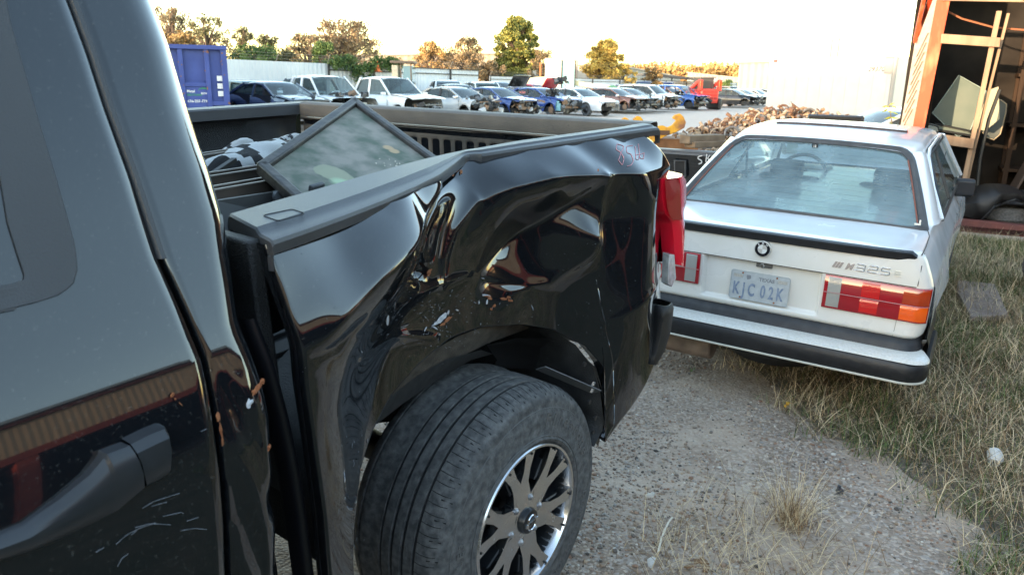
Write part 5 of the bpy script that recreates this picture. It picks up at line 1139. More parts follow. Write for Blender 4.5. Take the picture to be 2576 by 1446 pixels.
KINDS = dict(sedan=dict(L=4.8, W=1.84, H=1.44, deck=[(-2.4, .80), (-2.3, .98), (-1.75, 1.06), (-.2, 1.0), (.95, 1.0), (1.9, .90), (2.35, .74)], rr=(-1.85, -1.0), wsx=(1.15, .25), wh=(-1.38, 1.42)),
 suv=dict(L=4.6, W=1.88, H=1.68, deck=[(-2.3, .9), (-2.2, 1.08), (-1.6, 1.1), (1.0, 1.08), (1.8, 1.0), (2.25, .85)], rr=(-2.12, -1.75), wsx=(1.15, .4), wh=(-1.35, 1.38)),
 pickup=dict(L=5.8, W=2.0, H=1.92, deck=[(-2.9, 1.3), (-1.15, 1.32), (-1.1, 1.24), (.95, 1.22), (1.2, 1.22), (2.2, 1.15), (2.75, 1.02)], rr=(-1.10, -.85), wsx=(1.25, .45), wh=(-1.75, 1.85)))
def car(kind, px, yrow, col, label, heading=-94, front='stripped', hood=True, doors=0, cat='car', group='wrecked cars standing in the yard rows', z=0, seed=0, extra=None, hood_up=False, loc=None, fend=None, roofonly=False, wheels=False, dist=None):
    K = KINDS[kind]; r = random.Random(seed+int(px)); P0 = loc or (at(px, 240, dist) if dist else aty(px, 240, yrow)); L_, W_2, H = K['L'], K['W']/2, K['H']
    name = 'pickup_truck' if kind == 'pickup' else ('suv' if kind == 'suv' else 'sedan')
    e = empty(name, (P0.x, P0.y, z), rad(heading+r.uniform(-3, 3)), label, 'pickup truck' if kind == 'pickup' else cat, group); pm_ = paint(col)
    dz = lambda x: float(np.interp(x, [a for a, b in K['deck']], [b for a, b in K['deck']]))
    xf = K['wh'][1]+.42 if front == 'stripped' else L_/2; ra = .37 if kind != 'pickup' else .44; cz_ = ra-.02
    if loc is None and 0: pass
    mb = MB(); P = []; xs = sorted(set(list(np.linspace(-L_/2, xf, 46))+[K['wh'][i]+s*ra*k for i in (0, 1) for s in (-1, 1) for k in (.999, .9, .6)]))
    xs = [x for x in xs if x <= xf]
    for x in xs:
        d = dz(x); k = max(0, (abs(x)-L_/2+.35)/.35)**2*.14 if (x < 0 or front != 'stripped') else 0; b0 = .30
        for c_ in K['wh']:
            if abs(x-c_) < ra: b0 = max(b0, cz_+math.sqrt(ra*ra-(x-c_)**2))
        w = W_2-k; h_ = [(0, d+.02), (w*.6, d+.01), (w-.14, d-.02), (w-.07, d-.10), (w-.02, max(b0+.12, d-.22)), (w, max(b0+.06, .62)), (w-.01, max(b0+.02, .45)), (w-.05, b0)]
        P.append([(x, -a, zz) for a, zz in reversed(h_)]+[(x, a, zz) for a, zz in h_[1:]])
    G0 = K['rr'][0]; 
    mb.grid(P); mb.add(P[0], [tuple(range(len(P[0])))]); body = mb.build('body', pm_, e, angle=45)
    # dark wheel housings and underbody
    mb = MB(); mb.box((-.1, 0, .42), (L_-.9, K['W']-.3, .26)); mb.build('underbody', JM['tr'], e)
    for i, wx in enumerate(K['wh']):
        for s in (-1, 1):
            mb = MB()
            if wheels or (i == 0 and r.random() < .5): mb.lathe([(.20, -.1), (.31, -.1), (.335, -.05), (.335, .05), (.31, .1), (.20, .1), (.0, .08*s)], c=(wx, s*(W_2-.16), .33), ax='y', n=20); mb.build('wheel', M['tyre'], e)
            else: mb.tube([(wx, s*(W_2-.14), .40), (wx, s*(W_2-.30), .40)], .16, 12); mb.box((wx-.1, s*(W_2-.34), .5), (.12, .1, .5)); mb.build('wheel_hub', JM['jt'] if r.random() < .4 else JM['jd'], e)
    # greenhouse
    wb, wt = K['wsx']; rb, rt = K['rr']; hw0 = W_2-.13; hw1 = W_2-.30; zb = lambda x: dz(x)-.03
    mb = MB(); P = []
    for x in np.linspace(rt-.10, wt+.08, 12):
        t = (x-rt)/(wt-rt); zr = H-.05*(2*t-1)**2-(.06*max(0, (abs(2*t-1)-.85)/.15) if kind != 'pickup' else .02)
        P.append([(x, y_*hw1*1.03, zr-.05*abs(y_)**3-(.03 if abs(y_) == 1 else 0)) for y_ in np.linspace(-1, 1, 13)])
    mb.grid(P); mb.build('roof', pm_, e, solid=.03)
    zt = H-.08
    for s in (-1, 1):
        A0 = Vector((wb, s*(hw0-.02), zb(wb))); A1 = Vector((wt, s*hw1, zt)); R0_ = Vector((rb, s*(hw0-.02), zb(rb))); R1 = Vector((rt, s*hw1, zt)); mid = (wb+rt)/2-.25
        mb = MB(); mb.bar(A0, A1+Vector((-.05, 0, .02)), .07, .06); mb.build('front_pillar', pm_, e, bevel=.01)
        mb = MB(); mb.bar(R0_, R1+Vector((.05, 0, .02)), .14 if kind != 'suv' else .10, .08); mb.build('rear_pillar', pm_, e, bevel=.01)
        mb = MB(); mb.bar((mid-.05, s*(hw0+.01), zb(mid)-.02), (mid-.12, s*hw1, zt+.02), .09, .05); mb.build('centre_pillar', pm_ if doors or kind == 'pickup' else JM['tr'], e)
        if doors >= 1:     # doors gone: a dark opening
            for (x0, x1) in ([(mid+.05, wb-.05)]+([(rb+.35, mid-.10)] if doors > 1 else [])):
                mb = MB(); y1 = s*(W_2+.004); mb.add([(x0, y1, .46), (x1-.15, y1, .46), (x1+.02, y1, .75), (x1-.1, y1-s*.12, zb(x1)+.04), (x0, y1-s*.12, zb(x0)+.04)], [(0, 1, 2, 3, 4)]); mb.build('door_opening', M['deep_black'], e)
        else:
            mb = MB(); mb.add([A0+Vector((-.1, 0, .01)), A1+Vector((-.1, 0, -.01)), R1+Vector((.1, 0, -.01)), R0_+Vector((.2 if kind != 'pickup' else .05, 0, .01))], [(0, 1, 2, 3)]); mb.build('side_window', JM['wg'], e)
            mb = MB(); mb.box((wb-.15, s*(W_2+.07), zb(wb)+.07), (.12, .2, .13)); mb.build('door_mirror', pm_ if r.random() < .6 else M['chrome'], e, bevel=.03)
            mb = MB()
            for xx in (mid, wb-.02, rb+.45): mb.box((xx, s*(W_2+.001), .80), (.012, .006, dz(xx)-.80+.3 - .2))
            mb.box((mid+.15, s*(W_2+.01), dz(mid)-.22), (.16, .02, .03)); mb.box((mid-.95, s*(W_2+.01), dz(mid)-.22), (.16, .02, .03)); mb.build('door_line', JM['tr'], e)
    for (x0, z0_, h0, x1, h1, nm) in ((wb, zb(wb)+.01, hw0-.03, wt, hw1, 'windscreen'), (rb, zb(rb)+.01, hw0-.03, rt, hw1, 'rear_window')):
        mb = MB(); P = []
        for t in (0, .33, .66, 1): P.append([(lerp(x0, x1, t)+(.10 if nm == 'windscreen' else -.05)*(1-q*q), lerp(h0, h1, t)*q, lerp(z0_, zt+.01, t)) for q in np.linspace(-1, 1, 9)])
        mb.grid(P); mb.build(nm, JM['wg'], e)
    mb = MB(); mb.box((wb-.18, 0, zb(wb)-.06), (.5, hw0*1.9, .12)); mb.box((wb-.95, .38, 1.0), (.15, .46, .55), (0, -.2, 0)); mb.box((wb-.95, -.38, 1.0), (.15, .46, .55), (0, -.2, 0)); mb.tube([(wb-.42+.06*math.sin(a), .38+.17*math.cos(a), zb(wb)+.02+.15*math.sin(a)) for a in np.linspace(0, 6.28, 13)[:-1]], .015, 5, closed=True); mb.build('interior', JM['seat'], e, bevel=.02)
    if front == 'stripped':
        for q in range(2): junk(26, (K['wh'][1]+.40+.10*q, 0, .62), (.75, 1.4, .55), r.random(), [JM['jd'], JM['jg'], JM['jt'], JM['jw']]).build('engine_bay' if q == 0 else 'exposed_parts', [JM['jd'], JM['jg'], JM['jt'], JM['jw']], e, smooth=False)
        mb = MB(); mb.box((K['wh'][1]+.72, 0, .55), (.06, 1.3, .12)); mb.bar((K['wh'][1]+.72, -.62, .85), (K['wh'][1]+.72, .62, .88), .05); mb.build('crash_beam', JM['jg'] if r.random() < .6 else JM['jt'], e)
        if hood and not hood_up:
            mb = MB(); P = []
            for x in np.linspace(wb-.02, xf+.35, 7): P.append([(x, y_*(W_2-.15), dz(min(x, L_/2-.3))+.045-.03*y_*y_+(.02 if r.random() < .3 else 0)) for y_ in np.linspace(-1, 1, 9)])
            mb.grid(P); mb.build('hood', pm_, e, solid=.025)
        else:
            junk(22, ((wb+xf)/2+.1, 0, dz(1.6)+.0), (1.0, 1.2, .18), r.random(), [JM['jd'], JM['jg'], JM['jt'], JM['jw']]).build('engine', [JM['jd'], JM['jg'], JM['jt'], JM['jw']], e, smooth=False)
    else:
        for s in (-1, 1): mb = MB(); mb.box((L_/2-.14, s*(W_2-.34), .72), (.22, .34, .15), (0, .3, s*-.4)); mb.build('headlight', JM['li'], e, bevel=.03)
        mb = MB(); mb.box((L_/2-.02, 0, .62), (.05, .80, .24)); mb.build('grille', JM['tr'], e, bevel=.03)
        mb = MB()
        for k in range(5): mb.box((L_/2+.012, 0, .54+.045*k), (.012, .74, .010))
        mb.build('grille_bar', M['chrome'], e)
    if hood_up:
        mb = MB(); a = Vector((wb+.05, 0, dz(wb)+.05)); 
        mb.grid([[a+Vector((t*.65, y_*(W_2-.15), t*.85-.03*y_*y_)) for y_ in np.linspace(-1, 1, 7)] for t in np.linspace(0, 1, 5)]); mb.build('hood', pm_, e, solid=.03)
    if fend:
        mb = MB(); 
        for s in (-1, 1): mb.box((K['wh'][1]+.1, s*(W_2-.12), .80), (.9, .05, .14), (0, .1, 0)); mb.box((K['wh'][1]+.5, s*(W_2-.12), .55), (.3, .05, .35))
        mb.build('inner_fender', mat('inner_fender', fend, .5), e)
    if extra: extra(e, K)
    return e
WHT, NAVY, BLUE, DBLUE, SIL, BRN, BLK, GRY = (.72, .73, .74), (.03, .045, .065), (.02, .05, .20), (.025, .06, .24), (.42, .42, .41), (.22, .10, .07), (.02, .021, .024), (.16, .165, .17)
def gtext(s, col=(.7, .5, .5)):
    def f(e, K):
        mb = MB()
        for sd in (1, -1): text(mb, s, .20, (-.6, sd*(K['W']/2-.21), K['H']-.33), (-sd, 0, 0), (0, 0, 1), .001)
        mb.build('chalk_number', mat('chalk', col, .8), e)
    return f
car('sedan', 698, 21.5, NAVY, 'dark blue-black sedan with missing doors beside the blue container', doors=2, seed=3, heading=-98, z=.12)
car('pickup', 812, 22.5, WHT, 'white pickup with stripped engine bay, left of the newer white pickup', doors=1, hood=False, seed=5, heading=-98, z=-.1)
car('pickup', 975, 22.5, (.74, .74, .73), 'white crew-cab pickup with chrome mirror and crumpled front', seed=6, heading=-98, z=-.1)
car('sedan', 1148, 21.8, SIL, 'silver sedan with front end stripped to the engine, right of the white pickups', seed=7, hood=False)
car('sedan', 1248, 21.8, BLUE, 'bright blue sedan with chalk number 8307 on its side glass', seed=8, extra=gtext('8307', (.6, .6, .6)), heading=-98)
car('sedan', 1360, 22, DBLUE, 'blue sedan with pale blue inner fender and engine part on its hood', seed=9, fend=(.20, .42, .48), extra=gtext('8280', (.7, .25, .25)), heading=-98)
car('sedan', 1452, 22.2, WHT, 'white sedan with chrome grille and intact front bumper', front='bumper', seed=10, wheels=True, heading=-98)
car('sedan', 1543, 22.6, BRN, 'reddish brown sedan with stripped front', seed=11, heading=-96)
car('sedan', 1580, 22.8, BLK, 'black sedan between the brown sedan and the white hatchback', seed=12, heading=-95)
car('suv', 1628, 23, WHT, 'white hatchback with bare bumper beam beside the blue SUV', seed=13, heading=-95)
car('suv', 1705, 23, (.02, .08, .30), 'bright blue SUV with no front doors near the red loader', doors=1, seed=14, heading=-95)
car('sedan', 1842, 23, BLK, 'black stripped car just right of the red loader', seed=15)
car('sedan', 1866, 23.5, GRY, 'grey stripped sedan second to the right of the red loader', seed=16)
car('sedan', 1897, 24, (.5, .5, .48), 'pale silver car with stripped front near the box trailer', seed=17)
car('sedan', 1930, 24, BLK, 'black car with red tail lamp at the edge of the box trailer', seed=18, front='bumper')
# second row
car('suv', 640, 26.0, (.05, .12, .13), 'teal car half hidden behind the blue container', heading=-100, seed=21, doors=1, z=-.1)
car('suv', 765, 27.5, BLK, 'black SUV behind the dark blue sedan and the first white pickup', heading=-150, seed=22, z=.05)
car('sedan', 1125, 27.5, WHT, 'white car roof showing behind the crew-cab pickup', heading=-130, seed=23, z=.3)
car('sedan', 1150, 25.5, GRY, 'dark grey sedan behind the silver stripped sedan', heading=-118, seed=24, z=.1)
car('suv', 1218, 27, (.72, .72, .70), 'white SUV with dark side glass behind the blue sedan', heading=-125, seed=25, z=0)
car('sedan', 1262, 30, BLK, 'dark car with raised hood in the second row', heading=-100, hood_up=True, seed=26, z=.25)
car('sedan', 1310, 27.5, (.13, .08, .07), 'dark maroon sedan roof behind the two blue sedans', heading=-120, seed=27)
car('sedan', 1345, 32, (.35, .02, .03), 'red car with raised hood and dark grille', heading=-95, hood_up=True, seed=28, z=.15)
rn = [('sedan', 1500, 30, (.25, .2, .16), 'dusty beige sedan behind the white sedan with the chrome grille'), ('sedan', 1555, 32, (.4, .4, .4), 'silver sedan in the row behind the brown sedan'), ('suv', 1590, 34, (.05, .09, .2), 'slate blue SUV with raised hood behind the black sedan'),
 ('suv', 1640, 34, (.04, .07, .25), 'blue SUV with raised hood behind the white hatchback'), ('sedan', 1682, 32, (.32, .13, .06), 'orange-brown sedan behind the blue SUV'), ('sedan', 1718, 36, (.5, .5, .5), 'pale sedan near the long fence above the blue SUV'), ('sedan', 1752, 34, (.2, .12, .1), 'maroon sedan behind the red loader'),
 ('sedan', 1775, 30, (.12, .13, .15), 'charcoal sedan left behind the red loader'), ('suv', 1835, 33, (.3, .28, .26), 'grey-beige SUV right behind the red loader'), ('sedan', 1870, 35, (.6, .6, .6), 'white sedan farthest back near the trailer'), ('sedan', 1900, 36, (.3, .1, .06), 'rust red sedan near the long fence by the trailer'), ('sedan', 1925, 33, (.05, .05, .06), 'black sedan in the back row by the trailer')]
for k, (kd, px, yr, cl, lb_) in enumerate(rn): car(kd, px, yr, cl, lb_, heading=-105+10*math.sin(k*2.3), seed=40+k, hood_up='raised' in lb_, z=0)
car('sedan', 0, 0, (.45, .48, .52), 'silver sedan with dark windows behind the cream shed wall', heading=0, loc=at(2262, 330, 18.2), z=-.16, seed=60, wheels=True, front='bumper', group=None)
bpy.data.objects[[o.name for o in COL.objects if o.get('label', '').startswith('silver sedan with dark')][0]].rotation_euler[2] = YAW+math.pi/2+rad(4)
# engine lumps lying on hoods
def lump(px, py, dist, label, m=None, s=1.):
    p = at(px, py, dist); e = empty('engine_part', p, 0, label, 'engine part', 'engine parts on car hoods'); 
    junk(12, (0, 0, .12*s), (.6*s, .5*s, .25*s), px, [JM['jd'], JM['jg'], JM['jt'], JM['jw']]).build('casting', [JM['jd'], JM['jt'], JM['jt'], JM['jg']], e); return e
lump(1390, 238, 39, 'brown and black engine part on the hood of the blue sedan'); lump(1410, 210, 44, 'brown engine part on a roof behind the blue sedan', s=1.2)
# ---- black pickup tail seen between the two foreground vehicles
bp2 = empty('pickup_truck', gr(1790, 560), rad(4), 'black pickup tailgate with white chalk letters behind the white sedan', 'pickup truck')
o2 = bp2.location.copy(); 
Dp = 6.3
def bq(px, py, b=0.): return Matrix.Rotation(-rad(4), 3, 'Z') @ (on_plane(px, py, at(1740, 372, Dp)+azv(4)*b, azv(4))-o2)
a = bq(1640, 374); b = bq(1860, 374); zt_ = a.z
mb = MB(); P = []
for t in np.linspace(0, 1, 12):
    p = a.lerp(b, t); x, y, z = p; z = zt_; P.append([(x+.10, y, z-.01), (x+.09, y, z), (x+.01, y, z), (x-.01, y, z-.012), (x, y, z-.05), (x+.02, y, z-.13), (x+.008, y, z-.35), (x+.02, y, z-.58)])
mb.grid(P); tg2 = mb.build('tailgate', M['black_paint'], bp2, angle=50)
mb = MB(); mb.grid([[(p[1][0], p[1][1], p[1][2]+.004), (p[2][0]-.012, p[2][1], p[2][2]+.004), (p[3][0]-.006, p[3][1], p[3][2]-.02)] for p in P]); mb.build('tailgate_cap', M['rail_plastic'], tg2)
mb = MB(); c = bq(1710, 425); mb.box(c+Vector((.0, 0, 0)), (.03, .11, .14)); mb.build('handle_recess', M['deep_black'], tg2, bevel=.01); 
mb = MB(); q = [bq(*p, -.015) for p in ((1697, 404), (1724, 405), (1724, 444), (1698, 444))]; mb.tube(q, .008, 6, closed=True); mb.build('handle_bezel', M['trim_grey'], tg2)
mb = MB(); 
def chalk(pts): mb.tube([bq(*p, -.02) for p in resample(pts, 12)], .005, 4)
chalk([(1766, 392), (1757, 394), (1756, 400), (1764, 403), (1766, 410), (1758, 413)]); chalk([(1778, 388), (1776, 408)]); chalk([(1786, 390), (1780, 399), (1790, 406)])
mb.build('chalk_letters', mat('chalk_white', (.5, .5, .5), .8), tg2)
mb = MB()
for y_ in (a.y, b.y): mb.box((1.0, y_, zt_-.30), (1.9, .08, .56))
mb.box((1.0, (a.y+b.y)/2, zt_-.55), (1.9, abs(a.y-b.y), .06)); mb.box((1.95, (a.y+b.y)/2, zt_-.2), (.06, abs(a.y-b.y), .7)); mb.build('bed', M['black_paint'], bp2, bevel=.02)
mb = MB(); mb.box((.2, (a.y+b.y)/2, zt_-.75), (.3, abs(a.y-b.y)-.1, .16)); mb.build('bumper', M['chrome'], bp2, bevel=.03)
for y_ in (a.y-.05, b.y+.1): mb = MB(); mb.tube([(.9, y_, .36), (.9, y_-.2 if y_ == b.y+.1 else y_+.0, .36)] if 0 else [(.9, y_-.1, .36), (.9, y_+.1, .36)], .36, 24); mb.build('wheel', M['tyre'], bp2)
wbm = mat('old_beam', (.13, .085, .055), .85, col2=(.24, .17, .11), nscale=8, bump=.4)
for px0, py0, px1, py1, th_, lb_ in ((1722, 356, 1810, 360, .07, 'thick brown timber lying across the black tailgate'), (1735, 364, 1820, 367, .05, 'thinner brown timber in front on the black tailgate')):
    A, B = at(px0, py0, 6.6), at(px1, py1, 6.9); B.z = A.z = o2.z+zt_+.004+th_/2+(.03 if th_ > .06 else 0); mb = MB(); mb.bar(A-A, B-A, .12, th_); o = tag(mb.build('timber', wbm, None, bevel=.006), lb_, 'timber', 'timbers on the black tailgate'); o.location = A
# ---- yellow hooks of a loader attachment
ye = mat('worn_yellow', (.75, .36, .02), .6, col2=(.30, .12, .05), nscale=6, thresh=(.45, .62))
DH = 9.0; hb = at(1655, 330, DH); hk = empty('loader_attachment', (hb.x, hb.y, 0), 0, 'worn yellow loader attachment with upturned hooks behind the black tailgate', 'machine part')
def hp_(px, py, dd=0): 
    n_v = Vector((math.cos(YAW), math.sin(YAW), 0)); p = on_plane(px, py, hb+n_v*dd, n_v); return p-hk.location
mb = MB()
def hook(pts, dd, th=.05): slab(mb, [hp_(x, y, dd) for x, y in pts], Vector((math.cos(YAW), math.sin(YAW), 0))*th)
hook([(1628, 322), (1633, 317), (1645, 324), (1652, 318), (1668, 316), (1680, 321), (1692, 315), (1702, 303), (1692, 298), (1697, 290), (1711, 286), (1720, 294), (1726, 308), (1722, 322), (1700, 334), (1672, 344), (1650, 356), (1625, 358), (1622, 340)], 0, .06); mb.build('hook_plate', ye, hk, bevel=.008)
mb = MB(); hook([(1592, 300), (1603, 292), (1612, 294), (1618, 302), (1620, 316), (1628, 330), (1600, 334), (1602, 312)], .5, .06); mb.build('hook_plate', ye, hk, bevel=.008)
mb = MB(); hook([(1562, 302), (1572, 295), (1582, 300), (1584, 325), (1560, 328)], .9, .06); mb.build('hook_plate', ye, hk, bevel=.008)
mb = MB(); q = hp_(1650, 345, .3); mb.box((q.x, q.y, q.z/2), (.5, .9, q.z), (0, 0, YAW)); mb.tube([hp_(1700, 338, 0), hp_(1700, 348, 0)], .012, 6); mb.build('frame', mat('rust_frame', (.18, .08, .03), .8, noise=.3), hk, bevel=.02)
mb = MB(); mb.box(hp_(1662, 334, -.01), (.02, .20, .05), (0, 0, YAW)); mb.build('worn_lettering', mat('dark_mark', (.12, .06, .03), .8), hk)
# ---- scrap heap
hpc = at(1965, 330, 12.5); he = empty('scrap_heap', (hpc.x, hpc.y, 0), YAW-math.pi/2, 'tangled heap of rusty gold-brown metal parts behind the white sedan', 'scrap heap')
hm = [mat('scrap_tan', (.27, .18, .11), .65, metal=.2, noise=.3, nscale=10), mat('scrap_pale', (.40, .32, .24), .55, metal=.3, noise=.2, nscale=8), mat('scrap_brown', (.12, .065, .04), .7), mat('scrap_grey', (.20, .20, .20), .5, metal=.4)]
def heap_h(u): return float(np.interp(u, [-1.9, -1.55, -1.15, -.85, -.45, -.05, .35, .8, 1.05, 1.35], [.50, .86, 1.02, 1.10, 1.22, 1.30, 1.28, 1.20, 1.12, .65]))
mb = MB(); P = []
for u in np.linspace(-2.1, 1.6, 16): P.append([(u, v, max(0, heap_h(u)-.10-abs(v)**1.6*.55+rnd.uniform(-.04, .04))) for v in np.linspace(-1.6, 1.6, 13)])
mb.grid(P); tag(mb.build('core', hm[2], he, smooth=False), None)
for q, (nn_, nm) in enumerate(((1500, 'castings'), (1100, 'pipes'), (800, 'brackets'))):
    mb = MB()
    for i in range(nn_):
        u = rnd.uniform(-1.95, 1.4); v = rnd.uniform(-1.5, .6); z = heap_h(u)-abs(v)**1.6*.5+rnd.uniform(-.16, .05); p = Vector((u, v, max(.03, z))); mb.mat(rnd.choices((0, 1, 2, 3), weights=(4, 5, 4, 3))[0])
        if q == 0: 
            n2 = rnd.choice((2, 3)); pr = p; 
            for _ in range(n2): pn = pr+Vector((rnd.uniform(-.06, .06), rnd.uniform(-.05, .05), rnd.uniform(-.045, .055))); mb.tube([pr, pn], [rnd.uniform(.010, .034), rnd.uniform(.010, .028)], 7); pr = pn
        elif q == 1:
            a = rnd.uniform(0, 6.28); R_ = rnd.uniform(.04, .11); n_v = rnd.uniform(-.8, .8); mb.tube([p+Vector((R_*math.cos(a+t), R_*.6*math.sin(a+t)*n_v, R_*math.sin(a+t))) for t in np.linspace(0, rnd.uniform(1.5, 3.2), 7)], rnd.uniform(.007, .02), 6)
        else: mb.box(p, (rnd.uniform(.03, .13), rnd.uniform(.02, .08), rnd.uniform(.015, .06)), (rnd.uniform(-1, 1), rnd.uniform(-1, 1), rnd.uniform(0, 3)))
    o = mb.build(nm, hm, he); o['kind'] = 'stuff'
# ---- red skid steer, yellow loader, cream tractor
red_m = mat('loader_red', (.62, .035, .022), .4, coat=.3, noise=.12, nscale=4); dk = JM['tr']
rl = at(1782, 276, 57); rs = empty('skid_loader', (rl.x, rl.y, 0), YAW-math.pi/2+rad(12), 'red compact skid loader seen from behind between the wrecks', 'loader')
mb = MB(); mb.box((0, .9, .95), (1.35, 1.8, .95)); mb.box((0, 0, 1.02), (1.30, .16, .85)); mb.build('body', red_m, rs, bevel=.06)
mb = MB()
for i in range(4):
    for j in range(3): mb.box((-.42+.28*i, -.09, .82+.22*j), (.22, .02, .13))
mb.build('vent_grille', mat('vent_red', (.35, .02, .015), .6), rs, bevel=.01)
mb = MB(); mb.box((0, 1.1, 1.75), (1.05, 1.1, .9)); mb.build('cab', mat('cab_glass_dark', (.06, .06, .06), .3), rs, bevel=.04)
mb = MB(); mb.box((0, 1.05, 2.24), (1.2, 1.3, .10)); mb.build('cab_roof', mat('cab_roof_grey', (.20, .19, .17), .6), rs, bevel=.03)
for s in (-1, 1):
    mb = MB(); mb.box((s*.72, .05, 1.70), (.22, .35, .75)); mb.bar((s*.75, .1, 2.0), (s*.78, 2.6, 1.0), .16, .22); mb.bar((s*.78, 2.6, 1.0), (s*.78, 2.9, .4), .16, .2); mb.build('lift_arm', red_m, rs, bevel=.03)
    mb = MB(); mb.box((s*.72, -.10, 1.80), (.20, .05, .34)); mb.build('tail_lamp_guard', mat('arm_orange', (.7, .2, .03), .5), rs, bevel=.01)
    mb = MB(); mb.box((s*.85, .95, .42), (.34, 2.0, .80)); mb.build('track', dk, rs, bevel=.18, seg=3)
for s in (-1, 1):
    pass
yl = at(1420, 240, 62); yo = empty('wheel_loader', (yl.x, yl.y, 0), YAW-math.pi/2, 'pale yellow wheel loader with tall cab and grey bucket arm', 'loader'); yc = mat('loader_cream', (.70, .60, .36), .45, noise=.08, nscale=3); yw = mat('loader_white', (.72, .70, .62), .5)
s_ = 62/FOC; X = lambda px: (px-1510)*s_
mb = MB(); P = []
for x, h in ((X(1402), 1.0), (X(1403), 1.75), (X(1410), 1.95), (X(1440), 2.12), (X(1475), 2.18)): P.append([(x, -.7, .9), (x, -.72, h-.15), (x, -.5, h), (x, .5, h), (x, .72, h-.15), (x, .7, .9)])
mb.grid(P); mb.add(P[0], [tuple(range(6))]); mb.build('hood', yc, yo)
mb = MB(); mb.box(((X(1462)+X(1500))/2, 0, 2.05), (X(1500)-X(1462), 1.5, 2.7)); mb.build('cab_body', yw, yo, bevel=.05)
mb = MB(); mb.box(((X(1500)+X(1533))/2, 0, 2.15), (X(1533)-X(1500), 1.46, 2.5)); mb.build('cab_glass', mat('loader_glass', (.28, .50, .55), .1, coat=1), yo, bevel=.04)
mb = MB()
for px in (1500, 1532):
    for s in (-.74, .74): mb.box((X(px), s, 2.15), (.09, .09, 2.6))
mb.build('cab_post', dk, yo)
mb = MB(); mb.box((X(1499), 0, 3.44), (2.5, 1.7, .14)); mb.build('cab_roof', yw, yo, bevel=.04)
mb = MB(); mb.bar((X(1530), -.4, 1.75), (X(1615), -.4, 1.25), .22, .36); mb.bar((X(1560), -.4, 1.65), (X(1625), -.4, 1.45), .16, .2); mb.bar((X(1530), .4, 1.75), (X(1615), .4, 1.25), .22, .36); mb.build('lift_arm', yc, yo, bevel=.03)
mb = MB(); mb.prism([(X(1610), .4), (X(1612), 1.5), (X(1624), 1.6), (X(1664), 1.0), (X(1658), .35)], lambda u, v, w: (u, w, v), -1.2, 1.2); mb.build('bucket', mat('bucket_green', (.05, .16, .12), .6), yo, bevel=.03)
mb = MB(); mb.tube([(X(1450), 0, 2.2), (X(1450), 0, 3.2)], .07, 8); mb.build('exhaust_pipe', M['rust'], yo)
for px in (1425, 1520): mb = MB(); mb.lathe([(.3, -.25), (.62, -.25), (.7, -.15), (.7, .15), (.62, .25), (.3, .25), (0, .2)], c=(X(px), -.8, .7), ax='y', n=24); mb.build('wheel', M['tyre'], yo)
tl2 = at(1017, 230, 40); tr2 = empty('tractor', (tl2.x, tl2.y, 0), YAW-math.pi/2, 'cream tractor cab rising behind the white crew-cab pickup', 'tractor'); s_ = 40/FOC; X = lambda px: (px-1017)*s_
mb = MB(); mb.box((0, 0, .9), (1.0, 1.4, 1.2)); mb.box((X(1000), 0, 1.9), (.30, 1.3, 1.0)); mb.build('cab_body', mat('tractor_cream', (.62, .52, .38), .6, noise=.15), tr2, bevel=.03)
mb = MB(); mb.box((X(1030), 0, 1.95), (.46, 1.2, .85)); mb.build('cab_glass', mat('tractor_glass', (.25, .38, .42), .1, coat=1), tr2, bevel=.02)
mb = MB(); mb.box((X(1017), 0, 2.55), (1.15, 1.5, .12)); mb.box((X(1038), -.6, 2.0), (.06, .06, 1.1)); mb.box((X(1038), .6, 2.0), (.06, .06, 1.1)); mb.box((X(1014), -.62, 2.0), (.06, .06, 1.1)); mb.build('cab_frame', mat('tractor_frame', (.20, .14, .10), .7), tr2, bevel=.02)
mb = MB(); mb.lathe([(.3, -.2), (.55, -.2), (.6, 0), (.55, .2), (.3, .2), (0, .1)], c=(.3, -.8, .6), ax='y', n=20); mb.build('wheel', M['tyre'], tr2)
cone = empty('traffic_cone', aty(950, 240, 29.5), 0, 'small orange traffic cone on the fence top by the tractor', 'traffic cone'); cone.location = aty(950, 180, 29.6); mb = MB(); mb.tube([(0, 0, 0), (0, 0, .5)], [.14, .02], 12); mb.box((0, 0, .0), (.34, .34, .03)); mb.build('body', mat('cone_orange', (.8, .16, .03), .6), cone)
# ================================================================== THINGS IN THE TRUCK BED (truck frame, top level)
def tw(p): return TM @ Vector(p)
def bedthing(name, label, cat, px, py, y): q = tw(tl(px, py, 1, y)); return empty(name, q, 0, label, cat), q
fr = tl(885, 250, 1, .95); fl_ = tl(650, 420, 1, .62); fb = tl(752, 522, 1, .50); fr2 = tl(1075, 402, 1, .50)
# plane through three measured corners
n_p = ((fl_-fr).cross(fr2-fr)).normalized(); W3 = lambda px, py, off=0.: tw(TC+(lambda d: d*((fr-TC).dot(n_p)/d.dot(n_p)))(TMi.to_3x3() @ ray(px, py))+n_p*off)
base = W3(852, 570); fw2 = empty('framed_window', base, 0, 'dirty rubber-framed window glass propped diagonally in the truck bed', 'window')
C4 = [W3(892, 262), W3(662, 424), W3(846, 590), W3(1100, 415)]; nW = (TM.to_3x3() @ n_p)
if nW.dot(CAM-base) < 0: nW = -nW
mb = MB(); P = []
U = 24
for i in range(U+1):
    P.append([C4[0].lerp(C4[1], i/U).lerp(C4[3].lerp(C4[2], i/U), j/U)-base for j in range(U+1)])
mb.grid(P)
def pane_mat():
    m = mat('dusty_pane', (.105, .13, .10), .75, spec=.25, col2=(.27, .25, .215), nscale=13, thresh=(.38, .64), detail=14); return m
pn = mb.build('glass', pane_mat(), fw2, solid=.004)
mb = MB(); off = nW*.004
